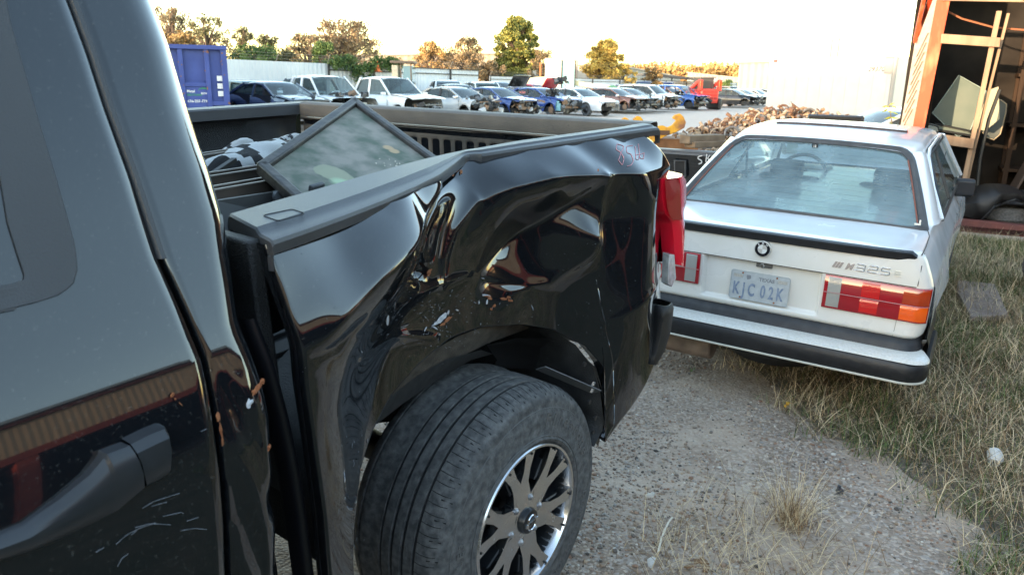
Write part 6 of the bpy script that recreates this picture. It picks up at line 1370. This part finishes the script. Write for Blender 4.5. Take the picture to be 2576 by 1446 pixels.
def pset(px, py, o_=.006): q = W3(px, py); return q-base+nW*o_
def blob(mb, cx_, cy__, a, b, ang, n=26, rag=.04, o_=.005):
    pts = []
    for k in range(n): t = 2*math.pi*k/n; r_ = 1+rnd.uniform(-rag, rag); u, v = a*math.cos(t)*r_, b*math.sin(t)*r_; pts.append(pset(cx_+u*math.cos(ang)-v*math.sin(ang), cy__+u*math.sin(ang)+v*math.cos(ang), o_))
    mb.add(pts, [tuple(range(n))])
pm_ = pn.data.materials[0]; n = pm_.node_tree.nodes; l = pm_.node_tree.links; bs_ = n['Principled BSDF']
cur = [x for x in l if x.to_socket == bs_.inputs['Base Color']][0].from_socket
tc = n.new('ShaderNodeTexCoord'); nz2 = n.new('ShaderNodeTexNoise'); nz2.inputs['Scale'].default_value = 26; nz2.inputs['Detail'].default_value = 4; l.new(tc.outputs['Object'], nz2.inputs['Vector'])
def spot(cur, pxs, R_, col, ca_, soft=.12):
    for k, (px, py, r_) in enumerate(pxs):
        c = pset(px, py, 0); vd = n.new('ShaderNodeVectorMath'); vd.operation = 'DISTANCE'; l.new(tc.outputs['Object'], vd.inputs[0]); vd.inputs[1].default_value = c
        ad = n.new('ShaderNodeMath'); ad.operation = 'MULTIPLY_ADD'; ad.inputs[1].default_value = -.012; l.new(nz2.outputs[0], ad.inputs[0]); l.new(vd.outputs['Value'], ad.inputs[2])
        mr = n.new('ShaderNodeMapRange'); mr.inputs[1].default_value = r_-.006; mr.inputs[2].default_value = r_-.006-r_*soft; l.new(ad.outputs[0], mr.inputs[0]); mr.inputs[4].default_value = ca_
        mr.clamp = True; mx_ = n.new('ShaderNodeMix'); mx_.data_type = 'RGBA'; l.new(mr.outputs[0], mx_.inputs[0]); l.new(cur, mx_.inputs[6]); mx_.inputs[7].default_value = col+(1,); cur = mx_.outputs[2]
    return cur
u_ = (pset(900, 440, 0)-pset(842, 440, 0)).length/58
cur = spot(cur, [(826, 432, 36*u_), (842, 440, 37*u_), (862, 452, 34*u_)], 0, (.30, .31, .22), .9)
cur = spot(cur, [(850, 458, 24*u_), (868, 462, 22*u_)], 0, (.38, .50, .33), .9, .7)
cur = spot(cur, [(976, 373, 17*u_), (992, 382, 17*u_)], 0, (.46, .33, .20), .9, .35)
l.new(cur, bs_.inputs['Base Color'])
mb = MB()
for k in range(16): blob(mb, rnd.gauss(985, 18), rnd.gauss(415, 10), rnd.uniform(1, 2.4), rnd.uniform(.6, 1.4), rnd.uniform(0, 3), 6, .3)
mb.build('chip_mark', mat('chip_pale', (.6, .5, .4), .5), pn, smooth=False)
rub = mat('frame_rubber', (.035, .032, .030), .5, col2=(.10, .085, .07), nscale=18, thresh=(.42, .8), bump=.2)
for i, (a, b, ex_) in enumerate(((0, 1, 0), (1, 2, 0), (2, 3, 0), (3, 0, 0))):
    mb = MB(); A, B = C4[a]-base, C4[b]-base; d = (B-A).normalized()*.012; mb.bar(A-d, B+d, .030, .034, up=nW); mb.build('frame_bar', rub, fw2, bevel=.006)
mb = MB(); mb.bar(pset(778, 487, .012), pset(812, 477, .012), .014, .02, up=nW); mb.build('clip', M['trim_grey'], fw2, bevel=.004)
# steel channel trays lying across the bed
def trayline(name, label, p0, p1, y0, y1, wd, hh, m):
    A, B = tw(tl(*p0, 1, y0)), tw(tl(*p1, 1, y1)); e = empty(name, A, 0, label, 'metal channel', 'dark metal channels lying in the truck bed'); mb = MB(); d = B-A; L_ = d.length; d.normalize(); s = d.cross(Vector((0, 0, 1))).normalized()
    for o_, z_, w__, h__ in ((0, 0, wd, .006), (-wd/2, hh/2, .006, hh), (wd/2, hh/2, .006, hh)): mb.bar(s*o_+Vector((0, 0, z_)), d*L_+s*o_+Vector((0, 0, z_)), w__, h__)
    mb.build('channel', m, e, bevel=.001)
    mb = MB(); mb.bar(s*(-wd/2)+Vector((0, 0, hh)), d*L_+s*(-wd/2)+Vector((0, 0, hh)), .012, .004); mb.bar(s*(wd/2)+Vector((0, 0, hh)), d*L_+s*(wd/2)+Vector((0, 0, hh)), .012, .004); mb.build('flange', mat('flange_dusty', (.14, .12, .105), .5, noise=.25, nscale=20), e)
tray_m = mat('tray_dark', (.03, .027, .025), .5, col2=(.08, .06, .045), nscale=10)
trayline('metal_channel', 'upper dark metal channel in front of the rolled webbing', (430, 424), (760, 372), 1.25, 1.25, .05, .03, tray_m)
trayline('metal_channel', 'middle dark metal channel running under the framed window', (430, 488), (730, 438), .80, .80, .06, .035, tray_m)
trayline('metal_channel', 'lower pale-edged metal channel nearest the truck cab', (430, 524), (720, 470), .62, .62, .05, .03, tray_m)
dkb = empty('black_panel', tw(tl(640, 510, 1, .55)), 0, 'black sheet panel with a round hole standing in the truck bed', 'metal panel')
mb = MB(); pts = [tw(tl(x, y, 1, yv_))-dkb.location for x, y, yv_ in ((545, 505, .52), (725, 478, .52), (790, 560, .50), (555, 600, .48))]; slab(mb, pts, Vector((0, .015, 0))); mb.build('sheet', mat('panel_black', (.008, .008, .009), .5), dkb)
mb = MB(); c = tw(tl(700, 496, 1, .515))-dkb.location; mb.tube([c+Vector((0, -.008, 0)), c+Vector((0, .008, 0))], .017, 20); mb.build('hole', mat('hole_grey', (.10, .11, .12), .5, noise=.5, nscale=120), dkb)
# black and white webbing roll
web = bpy.data.materials.new('webbing'); web.use_nodes = True
n = web.node_tree.nodes; l = web.node_tree.links; b = n['Principled BSDF']; b.inputs['Roughness'].default_value = .8
tc = n.new('ShaderNodeTexCoord'); mp = n.new('ShaderNodeMapping'); mp.inputs['Rotation'].default_value = (0, 0, .0); mp.inputs['Scale'].default_value = (1, 1, 1); ck = n.new('ShaderNodeTexBrick'); ck.inputs['Scale'].default_value = 1; ck.inputs['Color1'].default_value = (.012, .012, .014, 1); ck.inputs['Color2'].default_value = (.85, .86, .85, 1); ck.inputs['Mortar'].default_value = (.5, .5, .5, 1); ck.inputs['Mortar Size'].default_value = 0; ck.inputs['Bias'].default_value = .1; ck.inputs['Brick Width'].default_value = 1.1; ck.inputs['Row Height'].default_value = .7
l.new(tc.outputs['UV'], mp.inputs[0]); l.new(mp.outputs[0], ck.inputs['Vector'])
wv = n.new('ShaderNodeTexWave'); wv.inputs['Scale'].default_value = 7; wv.bands_direction = 'DIAGONAL'; l.new(tc.outputs['UV'], wv.inputs['Vector'])
bpn = n.new('ShaderNodeBump'); bpn.inputs['Strength'].default_value = .8; bpn.inputs['Distance'].default_value = .004; l.new(wv.outputs['Fac'], bpn.inputs['Height']); l.new(bpn.outputs[0], b.inputs['Normal'])
mx = n.new('ShaderNodeMix'); mx.data_type = 'RGBA'; mx.blend_type = 'MULTIPLY'; mx.inputs[0].default_value = .25; rpw = n.new('ShaderNodeMath'); rpw.operation = 'GREATER_THAN'; rpw.inputs[1].default_value = .42; l.new(ck.outputs[0], rpw.inputs[0]); m3 = n.new('ShaderNodeMix'); m3.data_type = 'RGBA'; l.new(rpw.outputs[0], m3.inputs[0]); m3.inputs[6].default_value = (.012, .012, .014, 1); m3.inputs[7].default_value = (.85, .86, .85, 1); l.new(m3.outputs[2], mx.inputs[6]); l.new(wv.outputs['Color'], mx.inputs[7]); l.new(mx.outputs[2], b.inputs[0])
def cloth(name, pathpx, rads, label, seed, ys):
    pts = [tw(tl(x, y, 1, yy)) for (x, y), yy in zip(pathpx, ys)]; e0 = pts[0].copy(); Q = resample([tuple(p-e0) for p in pts], 30); mb = MB(); P = []; r = random.Random(seed)
    ra_ = np.interp(np.linspace(0, 1, 30), np.linspace(0, 1, len(rads)), rads)
    for i in range(30):
        p = Vector(Q[i]); t = (Vector(Q[min(i+1, 29)])-Vector(Q[max(0, i-1)])).normalized(); u = t.cross(Vector((0, 0, 1))).normalized(); w2 = u.cross(t)
        P.append([p+(u*math.cos(a)+w2*math.sin(a)*.75)*ra_[i]*(1+.10*math.sin(3*a+i*.5)) for a in np.linspace(0, 2*math.pi, 21)])
    mb.grid(P); o = mb.build(name, web, None, angle=180); o.location = e0; uv = o.data.uv_layers.new(name='UV')
    for poly in o.data.polygons:
        for li, vi in zip(poly.loop_indices, poly.vertices): i, j = divmod(vi, 21); uv.data[li].uv = (i*.42, j*.30)
    tag(o, label, 'strap'); return o
cloth('webbing_roll', [(500, 472), (545, 440), (600, 420), (660, 392), (705, 368)], [.045, .068, .072, .06, .035], 'black and white checked webbing rolled between the metal channels', 3, [.95, .98, 1.0, 1.05, 1.1])
cloth('webbing_roll', [(498, 396), (520, 400), (560, 392), (585, 378), (608, 362), (622, 360), (640, 385)], [.02, .022, .02, .028, .03, .028, .02], 'looped black and white webbing standing behind the upper channel', 4, [1.5]*7)
cloth('webbing_roll', [(690, 372), (715, 356), (745, 350), (770, 352)], [.02, .03, .03, .02], 'end of pale webbing showing left of the framed window', 5, [1.45]*4)
rod = tag(MB().bar((0, 0, 0), tw(tl(590, 402, 1, .9))-tw(tl(525, 445, 1, .85)), .016, .012).build('dark_rod', M['dull_black'], None), 'short dark rod lying across the channels near the cab', 'rod'); rod.location = tw(tl(525, 445, 1, .85))
# ================================================================== TREES
def proj(p):
    d = Vector(p)-CAM; z = d.dot(FW); return (PW/2+FOC*d.dot(RT)/z, PH/2-FOC*d.dot(UP)/z, z)
bark = mat('bark', (.14, .10, .075), .9, noise=.3, nscale=4)
def leafm(name, c1, c2, rough=.7): 
    m = mat(name, c1, rough, col2=c2, attr=True, spec=.3); m.node_tree.nodes['Principled BSDF'].inputs['Subsurface Weight'].default_value = 0; return m
LM = dict(brown=leafm('leaf_brown', (.13, .10, .06), (.34, .24, .13)), olive=leafm('leaf_olive', (.06, .06, .03), (.20, .18, .08)), orange=leafm('leaf_orange', (.20, .12, .05), (.46, .30, .12)), green=leafm('leaf_green', (.06, .085, .025), (.34, .32, .08)), yellow=leafm('leaf_yellow', (.28, .19, .05), (.66, .48, .13)), ivy=leafm('leaf_ivy', (.03, .07, .02), (.14, .20, .06)))
def leaves(name, cen, rad_, nper, size, m, parent, R, cap_z=None):
    cen = np.asarray(cen); n = len(cen); tot = n*nper; idx = np.repeat(np.arange(n), nper); rr_ = np.asarray(rad_)[idx][:, None]
    d = R.normal(size=(tot, 3)); d /= np.linalg.norm(d, axis=1)[:, None]; p = cen[idx]+d*rr_*(R.random((tot, 1))**.45)*np.array([1, 1, .75]); p[:, 2] = np.maximum(p[:, 2], .05)
    a = R.normal(size=(tot, 3)); a /= np.linalg.norm(a, axis=1)[:, None]; b = np.cross(a, R.normal(size=(tot, 3))); b /= np.linalg.norm(b, axis=1)[:, None]
    s = size*(.5+R.random((tot, 1))); V = np.stack([p-a*s, p+b*s*.5, p+a*s, p-b*s*.5], 1).reshape(-1, 3); F = np.arange(tot*4).reshape(-1, 4)
    cl = R.random(n)[idx]*.45+R.random(tot)*.55
    return np_mesh(name, V, F, m, parent, attr=np.repeat(cl, 4))
def tree(name, label, px, ytop, dist, wpx, mk, nclump=40, nper=90, lsize=.16, base=.25, shape='oval', seed=0, trunk=True, zb=None, cat='tree', twig=0, clr=.16, group=None):
    R = np.random.default_rng(seed); r = random.Random(seed); nclump = int(nclump*2); nper = int(nper*1.0); clr *= .72; lsize *= .62; twig = int(twig*1.6); T = at(px, ytop, dist); H = T.z; Wd = wpx*dist/FOC/2
    e = empty(name, (T.x, T.y, 0), r.uniform(0, 6), label, cat, group); cen = []; rad_ = []
    for i in range(nclump):
        t = r.random(); z = lerp(base, .97, t); 
        w = {'oval': math.sin(math.pi*min(1, (z-base)/(1-base)*.85+.15))**.6, 'cone': (1-(z-base)/(1-base))**.6*.95+.08, 'spread': (.35+.75*math.sin(math.pi*min(1, .25+.72*(z-base)/(1-base)))), 'bush': math.sqrt(max(.02, 1-((z-.3)/.75)**2))}[shape]
        a = r.uniform(0, 6.28); q = math.sqrt(r.random())*w; cen.append((Wd*q*math.cos(a), Wd*q*math.sin(a), H*z)); rad_.append(max(.35, Wd*clr*2*(.6+.7*r.random())))
    k = int(len(cen)*1.); leaves('crown', cen, rad_, nper, lsize, LM[mk], e, R)
    if trunk:
        mb = MB(); tr_ = .035*H if shape != 'cone' else .03*H; zt = H*lerp(base, .8, .5); mb.tube([(0, 0, 0), (.04*H*.3, 0, zt*.5), (0, .02*H, zt), (0, 0, H*.8)], [tr_, tr_*.8, tr_*.55, tr_*.15], 7)
        for c in cen[:int(nclump*.9)]:
            z0 = min(c[2]*.75, H*.75)*r.uniform(.6, 1); s = Vector((0, 0, z0)); c = Vector(c); mid = s.lerp(c, .5)+Vector((0, 0, .04*H)); mb.tube([s, mid, c+(c-mid)*.15], [tr_*.35, tr_*.2, tr_*.06], 5)
        for i in range(twig):
            c = Vector(r.choice(cen)); d = Vector((r.uniform(-.6, .6), r.uniform(-.6, .6), r.uniform(.4, 1.4)))*Wd*.45; mb.tube([c-d*.2, c+d*.5, c+d], [.03, .02, .006], 4)
        mb.build('trunk', bark, e)
    return e
DT = 62
G1 = 'leafless trees behind the left fence'
tree('tree', 'tall bare brown tree at the left edge above the container', 425, 14, DT, 120, 'brown', 55, 60, .13, .25, 'spread', 1, twig=60, clr=.16)
tree('tree', 'bare brown tree above the right end of the container', 515, 40, DT-4, 110, 'olive', 45, 55, .13, .2, 'spread', 2, twig=70)
tree('tree', 'thin olive tree just right of the container', 606, 68, DT, 80, 'olive', 34, 60, .12, .2, 'oval', 3, twig=50)
tree('tree', 'small twiggy tree over the plain end of the white fence', 672, 88, DT, 90, 'olive', 40, 70, .12, .15, 'oval', 4, twig=40)
tree('bush', 'bright orange sunlit bush above the container', 455, 84, DT-9, 100, 'orange', 24, 90, .16, .2, 'bush', 5, cat='bush')
tree('bush', 'dark green bush behind the plain end of the white fence', 640, 118, DT-6, 160, 'ivy', 40, 110, .14, .1, 'bush', 6, cat='bush')
tree('bush', 'olive bush left of the brown trees', 715, 128, DT-6, 90, 'olive', 30, 100, .14, .1, 'bush', 7, cat='bush')
tree('tree', 'round orange-brown tree left of the cream warehouse', 862, 50, DT+2, 180, 'brown', 80, 85, .13, .22, 'spread', 8, twig=70, clr=.12)
tree('tree', 'shorter orange-brown tree in front of the big brown one', 775, 88, DT-2, 110, 'brown', 50, 80, .13, .15, 'spread', 9, twig=40)
tree('bush', 'small dense green bush between the brown trees', 812, 105, DT-8, 66, 'ivy', 34, 110, .12, .1, 'bush', 10, cat='bush')
tree('tree', 'brown leafy tree left of two in front of the cream warehouse', 1085, 105, 80, 95, 'orange', 50, 80, .15, .12, 'oval', 11, twig=30)
tree('tree', 'brown-green tree right of two in front of the cream warehouse', 1172, 92, 80, 120, 'brown', 60, 90, .15, .12, 'oval', 12, twig=30)
tree('tree', 'tall green and gold leafy tree in the middle of the skyline', 1303, 40, 84, 116, 'green', 120, 190, .17, .16, 'oval', 13, clr=.13)
tree('bush', 'brown bush at the left foot of the tall green tree', 1238, 150, 80, 80, 'brown', 30, 90, .15, .1, 'bush', 14, cat='bush')
tree('bush', 'brown twiggy bush at the right foot of the tall green tree', 1368, 128, 80, 80, 'brown', 30, 80, .14, .1, 'bush', 15, twig=30, cat='bush')
tree('tree', 'golden yellow tree beside the yellow loader', 1526, 99, 95, 108, 'yellow', 110, 150, .18, .06, 'oval', 16, clr=.14)
tree('bush', 'low golden bush right of the golden yellow tree', 1570, 165, 95, 70, 'yellow', 24, 90, .18, .1, 'bush', 17, cat='bush')
tree('bush', 'reddish shrub growing over the carport', 1645, 172, 100, 60, 'orange', 26, 80, .18, .15, 'bush', 18, cat='bush')
tree('bush', 'small round green bush left of the cream warehouse', 1830, 203, 92, 34, 'ivy', 16, 80, .16, .1, 'bush', 19, cat='bush')
tree('bush', 'round orange bush in the far distance above the green-grey warehouse', 1752, 172, 210, 60, 'orange', 26, 90, .35, .2, 'bush', 20, cat='bush')
# far wood reads as one mass
cen = []
for px in np.arange(1560, 1870, 5): p = at(px, 190, 240+20*math.sin(px)); h = (CZ+(222-rnd.uniform(178, 196))*240/FOC); cen += [(p.x, p.y, h*.5), (p.x, p.y, h*.85)]
o = leaves('distant_wood', cen, [3.2]*len(cen), 110, .5, LM['orange'], None, np.random.default_rng(5)); tag(o, 'band of autumn trees on the far horizon', 'woodland', kind='stuff')
# ivy on the fence
A = aty(835, 150, 29.8); B = aty(1000, 160, 29.8); cen = []
for k in range(60): t = rnd.random(); p = A.lerp(B, t); cen.append((p.x, p.y-.1, 2.42+rnd.uniform(-.15, .32)-(.9*rnd.random() if .3 < t < .55 else 0)))
iv = leaves('ivy', cen, [.32]*60, 60, .07, LM['ivy'], None, np.random.default_rng(9)); tag(iv, 'green ivy spilling over the top of the white fence', 'climbing plant')
# yellow-leaved seedling by the cream wall
sp = at(2238, 346, 8.6); se = empty('seedling', (sp.x, sp.y, 0), 0, 'seedling with yellow-green leaves beside the cream shed wall', 'plant'); L0 = lambda px, py: at(px, py, 8.6)-Vector((sp.x, sp.y, 0))
mb = MB(); mb.tube([(0, 0, 0), L0(2240, 346), L0(2244, 310), L0(2236, 262)], [.008, .006, .005, .002], 5); mb.build('stem', mat('stem', (.16, .10, .04), .8), se)
mb = MB()
for (x, y, s, a) in ((2232, 268, 1, .3), (2243, 262, .8, -.4), (2250, 270, 1.1, .6), (2228, 278, 1.1, 2.6), (2240, 282, .9, .2), (2252, 285, 1, .5), (2235, 297, 1.1, 2.9), (2249, 297, 1.2, .1), (2241, 309, .8, 1.), (2226, 268, .7, 2.9)):
    c = L0(x, y); u = (RT*math.cos(a)-UP*math.sin(a)*.8); v = u.cross(FW).normalized()*.4+FW*.3; l_ = .035*s; mb.add([c-u*l_, c+v*l_*.7, c+u*l_*1.2, c-v*l_*.7], [(0, 1, 2, 3)])
mb.build('leaf', mat('leaf_lime', (.42, .42, .05), .6), se, smooth=False)
# ================================================================== GROUND COVER
EDGE = [(1650, 868), (1760, 880), (1850, 935), (1890, 985), (1945, 1050), (2010, 1100), (2140, 1130), (2230, 1195), (2330, 1260), (2400, 1350), (2470, 1500)]
ex_ = [p[1] for p in EDGE]; ey_ = [p[0] for p in EDGE]
def inside(px, py): return px-np.interp(py, ex_, ey_)          # >0 in the grass, in pixels
def vproj(P):
    d = P-np.array(CAM); z = d@np.array(FW); return PW/2+FOC*(d@np.array(RT))/z, PH/2-FOC*(d@np.array(UP))/z, z
def blades(name, n, L0_, L1_, wid, lean, m, seed, soft, label, region, pw_=1., dens=None):
    R = np.random.default_rng(seed); P = np.stack([R.uniform(region[0], region[1], n), R.uniform(region[2], region[3], n), np.zeros(n)], 1); px, py, z = vproj(P)
    s = inside(px, py); cl = np.sin(P[:, 0]*5.1+2)*np.sin(P[:, 1]*6.3)+np.sin(P[:, 0]*11+P[:, 1]*7)*.6; bp_ = np.exp(-(((px-2200)/170)**2+((py-1270)/75)**2)); keep = (s+cl*75+np.sin(P[:, 0]*23+P[:, 1]*17)*30+R.normal(size=n)*soft > 0)&(z > .3)&(R.random(n) > bp_*1.1)&(R.random(n) < np.where(soft > 1e5, 1, np.clip(.35+s/260+cl*.25, .12, 1)))
    if dens: keep &= dens(P, px, py, R)
    P = P[keep]; n = len(P); L = R.uniform(L0_, L1_, n); az = R.uniform(0, 2*np.pi, n)+cl[keep]*.5; ln = np.clip(R.normal(lean, .35, n), .05, 1.5); W_b = wid*(.6+.8*R.random(n))
    ts = np.linspace(0, 1, 5); V = np.zeros((n, 5, 2, 3)); sd2 = np.stack([-np.sin(az), np.cos(az), np.zeros(n)], 1); h = np.zeros(n); o = np.zeros(n); kink = R.random(n) < .25
    for k in range(5):
        if k: 
            a = ln*(.5+(ts[k]+ts[k-1])/2*.7)+np.where(kink & (k > 2), .9, 0); h = h+np.cos(np.minimum(a, 1.75))*L/4; o = o+np.sin(np.minimum(a, 1.75))*L/4
        c = P+np.stack([np.cos(az)*o, np.sin(az)*o, np.maximum(h, .004)], 1); w_ = (W_b*(1-ts[k]*.8)/2)[:, None]; V[:, k, 0] = c-sd2*w_; V[:, k, 1] = c+sd2*w_
    i = np.arange(n)[:, None]*10; F = np.concatenate([i+np.array([[2*k, 2*k+1, 2*k+3, 2*k+2]]) for k in range(4)], 1).reshape(-1, 4)
    tint = np.repeat(np.clip(R.random(n)*.8+.1+cl[keep]*.12, 0, 1), 10); o = np_mesh(name, V.reshape(-1, 3), F, m, attr=tint); tag(o, label, 'grass', kind='stuff'); return o
dry = mat('dry_grass', (.20, .125, .065), .8, col2=(.74, .58, .36), attr=True, spec=.2); grn = mat('green_grass', (.025, .045, .012), .8, col2=(.15, .20, .07), attr=True, spec=.2); dkd = mat('dark_straw', (.10, .062, .035), .85, col2=(.36, .24, .13), attr=True, spec=.2)
blades('dry_grass', 52000, .06, .27, .0032, 1.25, dry, 1, 22, 'long pale dry grass blades at the right', (1.2, 9.2, -3.2, .6))
blades('green_grass', 90000, .03, .10, .0036, .7, grn, 2, 8, 'short green grass under the dry blades', (1.2, 9.3, -3.4, .4), dens=lambda P, px, py, R: (px > 2050+R.normal(size=len(P))*120)|(R.random(len(P)) < .12))
blades('matted_straw', 60000, .05, .18, .0026, 1.5, dkd, 3, 30, 'brown matted straw around and under the white sedan', (1.2, 7.2, -3., 1.0))
tq = gr(1990, 1318); o = blades('dry_tuft', 5000, .10, .30, .0030, .75, dry, 4, 1e6, 'upright tuft of straw in the bare gravel', (tq.x-.14, tq.x+.14, tq.y-.14, tq.y+.14), dens=lambda P, px, py, R: np.hypot(P[:, 0]-tq.x, P[:, 1]-tq.y) < .018+np.abs(R.normal(size=len(P)))*.035)
o = blades('dry_tuft', 22000, .06, .26, .0024, 1.2, dry, 6, 1e6, 'loose dry straw scattered at the bottom of the yard', (1.0, 2.6, -1.8, 0), dens=lambda P, px, py, R: (py > 1300+R.normal(size=len(P))*50)&(np.abs(px-1850) < 240+R.normal(size=len(P))*90)&(R.random(len(P)) < .55))
blades('green_weeds', 9000, .03, .07, .006, .9, mat('weed_green', (.05, .11, .03), .7, col2=(.14, .24, .07), attr=True), 8, 1e6, 'small green weeds in the straw', (1.2, 5.5, -2.5, 1.), dens=lambda P, px, py, R: np.minimum.reduce([np.hypot(px-a, (py-b)*1.5)/c for a, b, c in ((2034, 1158, 16), (1912, 1005, 20), (2290, 1110, 26), (2380, 880, 40), (2450, 850, 40), (1745, 935, 9), (2180, 1040, 18), (2420, 1330, 24), (2100, 1215, 8))]) < 1)
blades('green_clumps', 70000, .05, .17, .004, .8, grn, 12, 14, 'greener clumps of grass among the straw at the right', (1.2, 9.3, -3.6, .4), dens=lambda P, px, py, R: (np.sin(P[:, 0]*3.3+1.5)*np.sin(P[:, 1]*4.1+.6)+.35*np.sin(P[:, 0]*9+P[:, 1]*8) > .25)&(px > 2120))
SE = [gr(px+75+22*math.sin(px*.05), py, .004) for px, py in EDGE if py < 1450]; so_ = MB(); so_.add([p for p in SE]+[Vector((1.6, -3.6, .004)), Vector((9.2, -3.6, .004)), Vector((9.2, .2, .004))], [tuple(range(len(SE)+3))]); tag(so_.build('soil', mat('grass_soil', (.10, .08, .055), .95, col2=(.22, .18, .14), nscale=5, bump=.5, bscale=40)), 'brown soil under the grass', None, kind='structure')
# gravel stones
R = np.random.default_rng(11); N = 75000; P = np.stack([R.uniform(.9, 7.2, N), R.uniform(-2.6, 1.6, N), np.zeros(N)], 1); P[:, 0] = .9+(P[:, 0]-.9)**1.25/6.3**.25
px, py, z = vproj(P); s = inside(px, py); bare = np.sin(P[:, 0]*2.3+1)*np.sin(P[:, 1]*3.1+.5)+.5*np.sin(P[:, 0]*6.1-P[:, 1]*4)
keep = (z > .3)&(px > 700)&((s < 0)|(R.random(N) < .18))&((bare < .25)|(R.random(N) < .28)); P = P[keep]; N = len(P)
ico = np.array([(0, 1, 1.618), (0, -1, 1.618), (0, 1, -1.618), (0, -1, -1.618), (1, 1.618, 0), (-1, 1.618, 0), (1, -1.618, 0), (-1, -1.618, 0), (1.618, 0, 1), (1.618, 0, -1), (-1.618, 0, 1), (-1.618, 0, -1)])/1.9
icf = np.array([(0, 1, 8), (0, 8, 4), (0, 4, 5), (0, 5, 10), (0, 10, 1), (1, 10, 7), (1, 7, 6), (1, 6, 8), (8, 6, 9), (8, 9, 4), (4, 9, 2), (4, 2, 5), (5, 2, 11), (5, 11, 10), (10, 11, 7), (7, 11, 3), (7, 3, 6), (6, 3, 9), (9, 3, 2), (2, 3, 11)])
sz = .0026+.0036*R.random(N)+.006*R.random(N)**7; sz[R.random(N) < .004] *= 1.9
V = ico[None]*(1+R.uniform(-.28, .28, (N, 12, 1)))*np.stack([R.uniform(.8, 1.3, N), R.uniform(.8, 1.3, N), R.uniform(.5, .9, N)], 1)[:, None]*sz[:, None, None]
a = R.uniform(0, 6.28, N); ca, sa = np.cos(a)[:, None], np.sin(a)[:, None]; V = np.stack([V[..., 0]*ca-V[..., 1]*sa, V[..., 0]*sa+V[..., 1]*ca, V[..., 2]], 2)+P[:, None]+np.array([0, 0, 1])*(sz*.25)[:, None, None]
F = (icf[None]+np.arange(N)[:, None, None]*12).reshape(-1, 3)
stm = mat('pebble', (.3, .3, .3), .75, col2=(.4, .4, .4), attr=True, spec=.3); rp = [q for q in stm.node_tree.nodes if q.type == 'VALTORGB'][0].color_ramp
cols = [(0, (.07, .062, .055)), (.12, (.20, .165, .14)), (.3, (.31, .23, .165)), (.45, (.36, .30, .25)), (.6, (.26, .145, .095)), (.68, (.43, .33, .24)), (.82, (.30, .28, .26)), (.95, (.47, .41, .35)), (1., (.60, .56, .50))]
rp.elements[0].color = cols[0][1]+(1,); rp.elements[0].position = 0; rp.elements[1].position = 1; rp.elements[1].color = cols[-1][1]+(1,)
for p_, c_ in cols[1:-1]: e_ = rp.elements.new(p_); e_.color = c_+(1,)
gv = np_mesh('gravel', V.reshape(-1, 3), F, stm, attr=np.repeat(R.random(N), 12)); tag(gv, 'loose multicoloured pebbles on the packed dirt', 'gravel', kind='stuff')
# litter
def item(name, mb, m, px, py, label, cat, z=.004, **k): q = gr(px, py, z); o = mb.build(name, m, None, **k); o.location = q; tag(o, label, cat); return o
wm = mat('litter_white', (.62, .60, .56), .6, noise=.1, nscale=20)
q0 = gr(1655, 1392); q1 = gr(1690, 1312)
item('white_stick', MB().tube([(0, 0, .004), (q1-q0)*.4+Vector((.006, .01, .014)), (q1-q0)*.8+Vector((0, .005, .022)), (q1-q0)+Vector((0, 0, .02))], [.0045, .0045, .004, .003], 6), mat('bleached', (.66, .60, .50), .7), 1655, 1392, 'bleached white bent stick lying by the truck wheel', 'stick')
item('paper_scrap', MB().add([(0, 0, 0), (.05, .01, .01), (.055, .028, .006), (.02, .03, .012), (-.004, .014, .002)], [(0, 1, 2, 3, 4)]), wm, 1640, 1428, 'torn white paper strip at the bottom edge by the tyre', 'litter', solid=.001)
mb = MB(); mb.tube([(-.035, 0, .03), (0, 0, .04), (.045, .01, .045)], [.022, .034, .030], 10); item('crushed_cup', mb, wm, 2500, 1172, 'crushed whitish cup lying in the dry grass at right', 'cup')
mb = MB(); mb.tube([(0, 0, .03), (0, 0, .045)], [.004, .012], 8); mb.box((.01, .012, .02), (.02, .012, .012)); item('yellow_cap', mb, mat('cap_yellow', (.75, .42, .03), .5), 1980, 1032, 'tiny yellow cap with white base in the straw', 'litter')
mb = MB(); mb.box((0, 0, .012), (.03, .02, .018), (.3, .2, .5)); mb.box((.015, .008, .02), (.015, .012, .01)); item('dark_scrap', mb, mat('dark_scrap', (.04, .042, .05), .5), 2112, 1240, 'small dark plastic scrap on the bare dirt', 'litter')
mb = MB(); 
for k in range(5): mb.box((rnd.uniform(-.05, .05), rnd.uniform(-.03, .03), .008), (.03, .018, .006), (rnd.uniform(-.5, .5), rnd.uniform(-.5, .5), rnd.uniform(0, 3)))
item('leaf_litter', mb, mat('dead_leaf', (.22, .12, .06), .8), 1765, 1420, 'few dead brown leaves at the bottom edge', 'leaves')
A, B, C_, D = gr(2406, 740, .03), gr(2408, 712, .03), gr(2502, 722, .03), gr(2536, 800, .03); E_ = gr(2440, 805, .03); mb = MB(); slab(mb, [p-A for p in (A, B, C_, D, E_)], (0, 0, .05)); o = mb.build('concrete_slab', mat('slab_brown', (.17, .13, .11), .85, col2=(.25, .20, .17), nscale=6, bump=.4), None, bevel=.01); o.location = A-Vector((0, 0, .02)); tag(o, 'flat brown slab lying in the grass right of the white sedan', 'slab')
p = gr(2642, 742); e = empty('machine_wheel', p, 0, 'dark wheel with red hub at the right edge of the picture', 'wheel'); mb = MB(); mb.lathe([(.10, -.05), (.2, -.06), (.235, -.02), (.235, .02), (.2, .06), (.10, .05)], c=(0, 0, .24), ax='x', n=28, closed=True); mb.build('tyre', M['tyre'], e); mb = MB(); mb.tube([(-.04, 0, .24), (.04, 0, .24)], .10, 16); mb.build('hub', red_st, e)
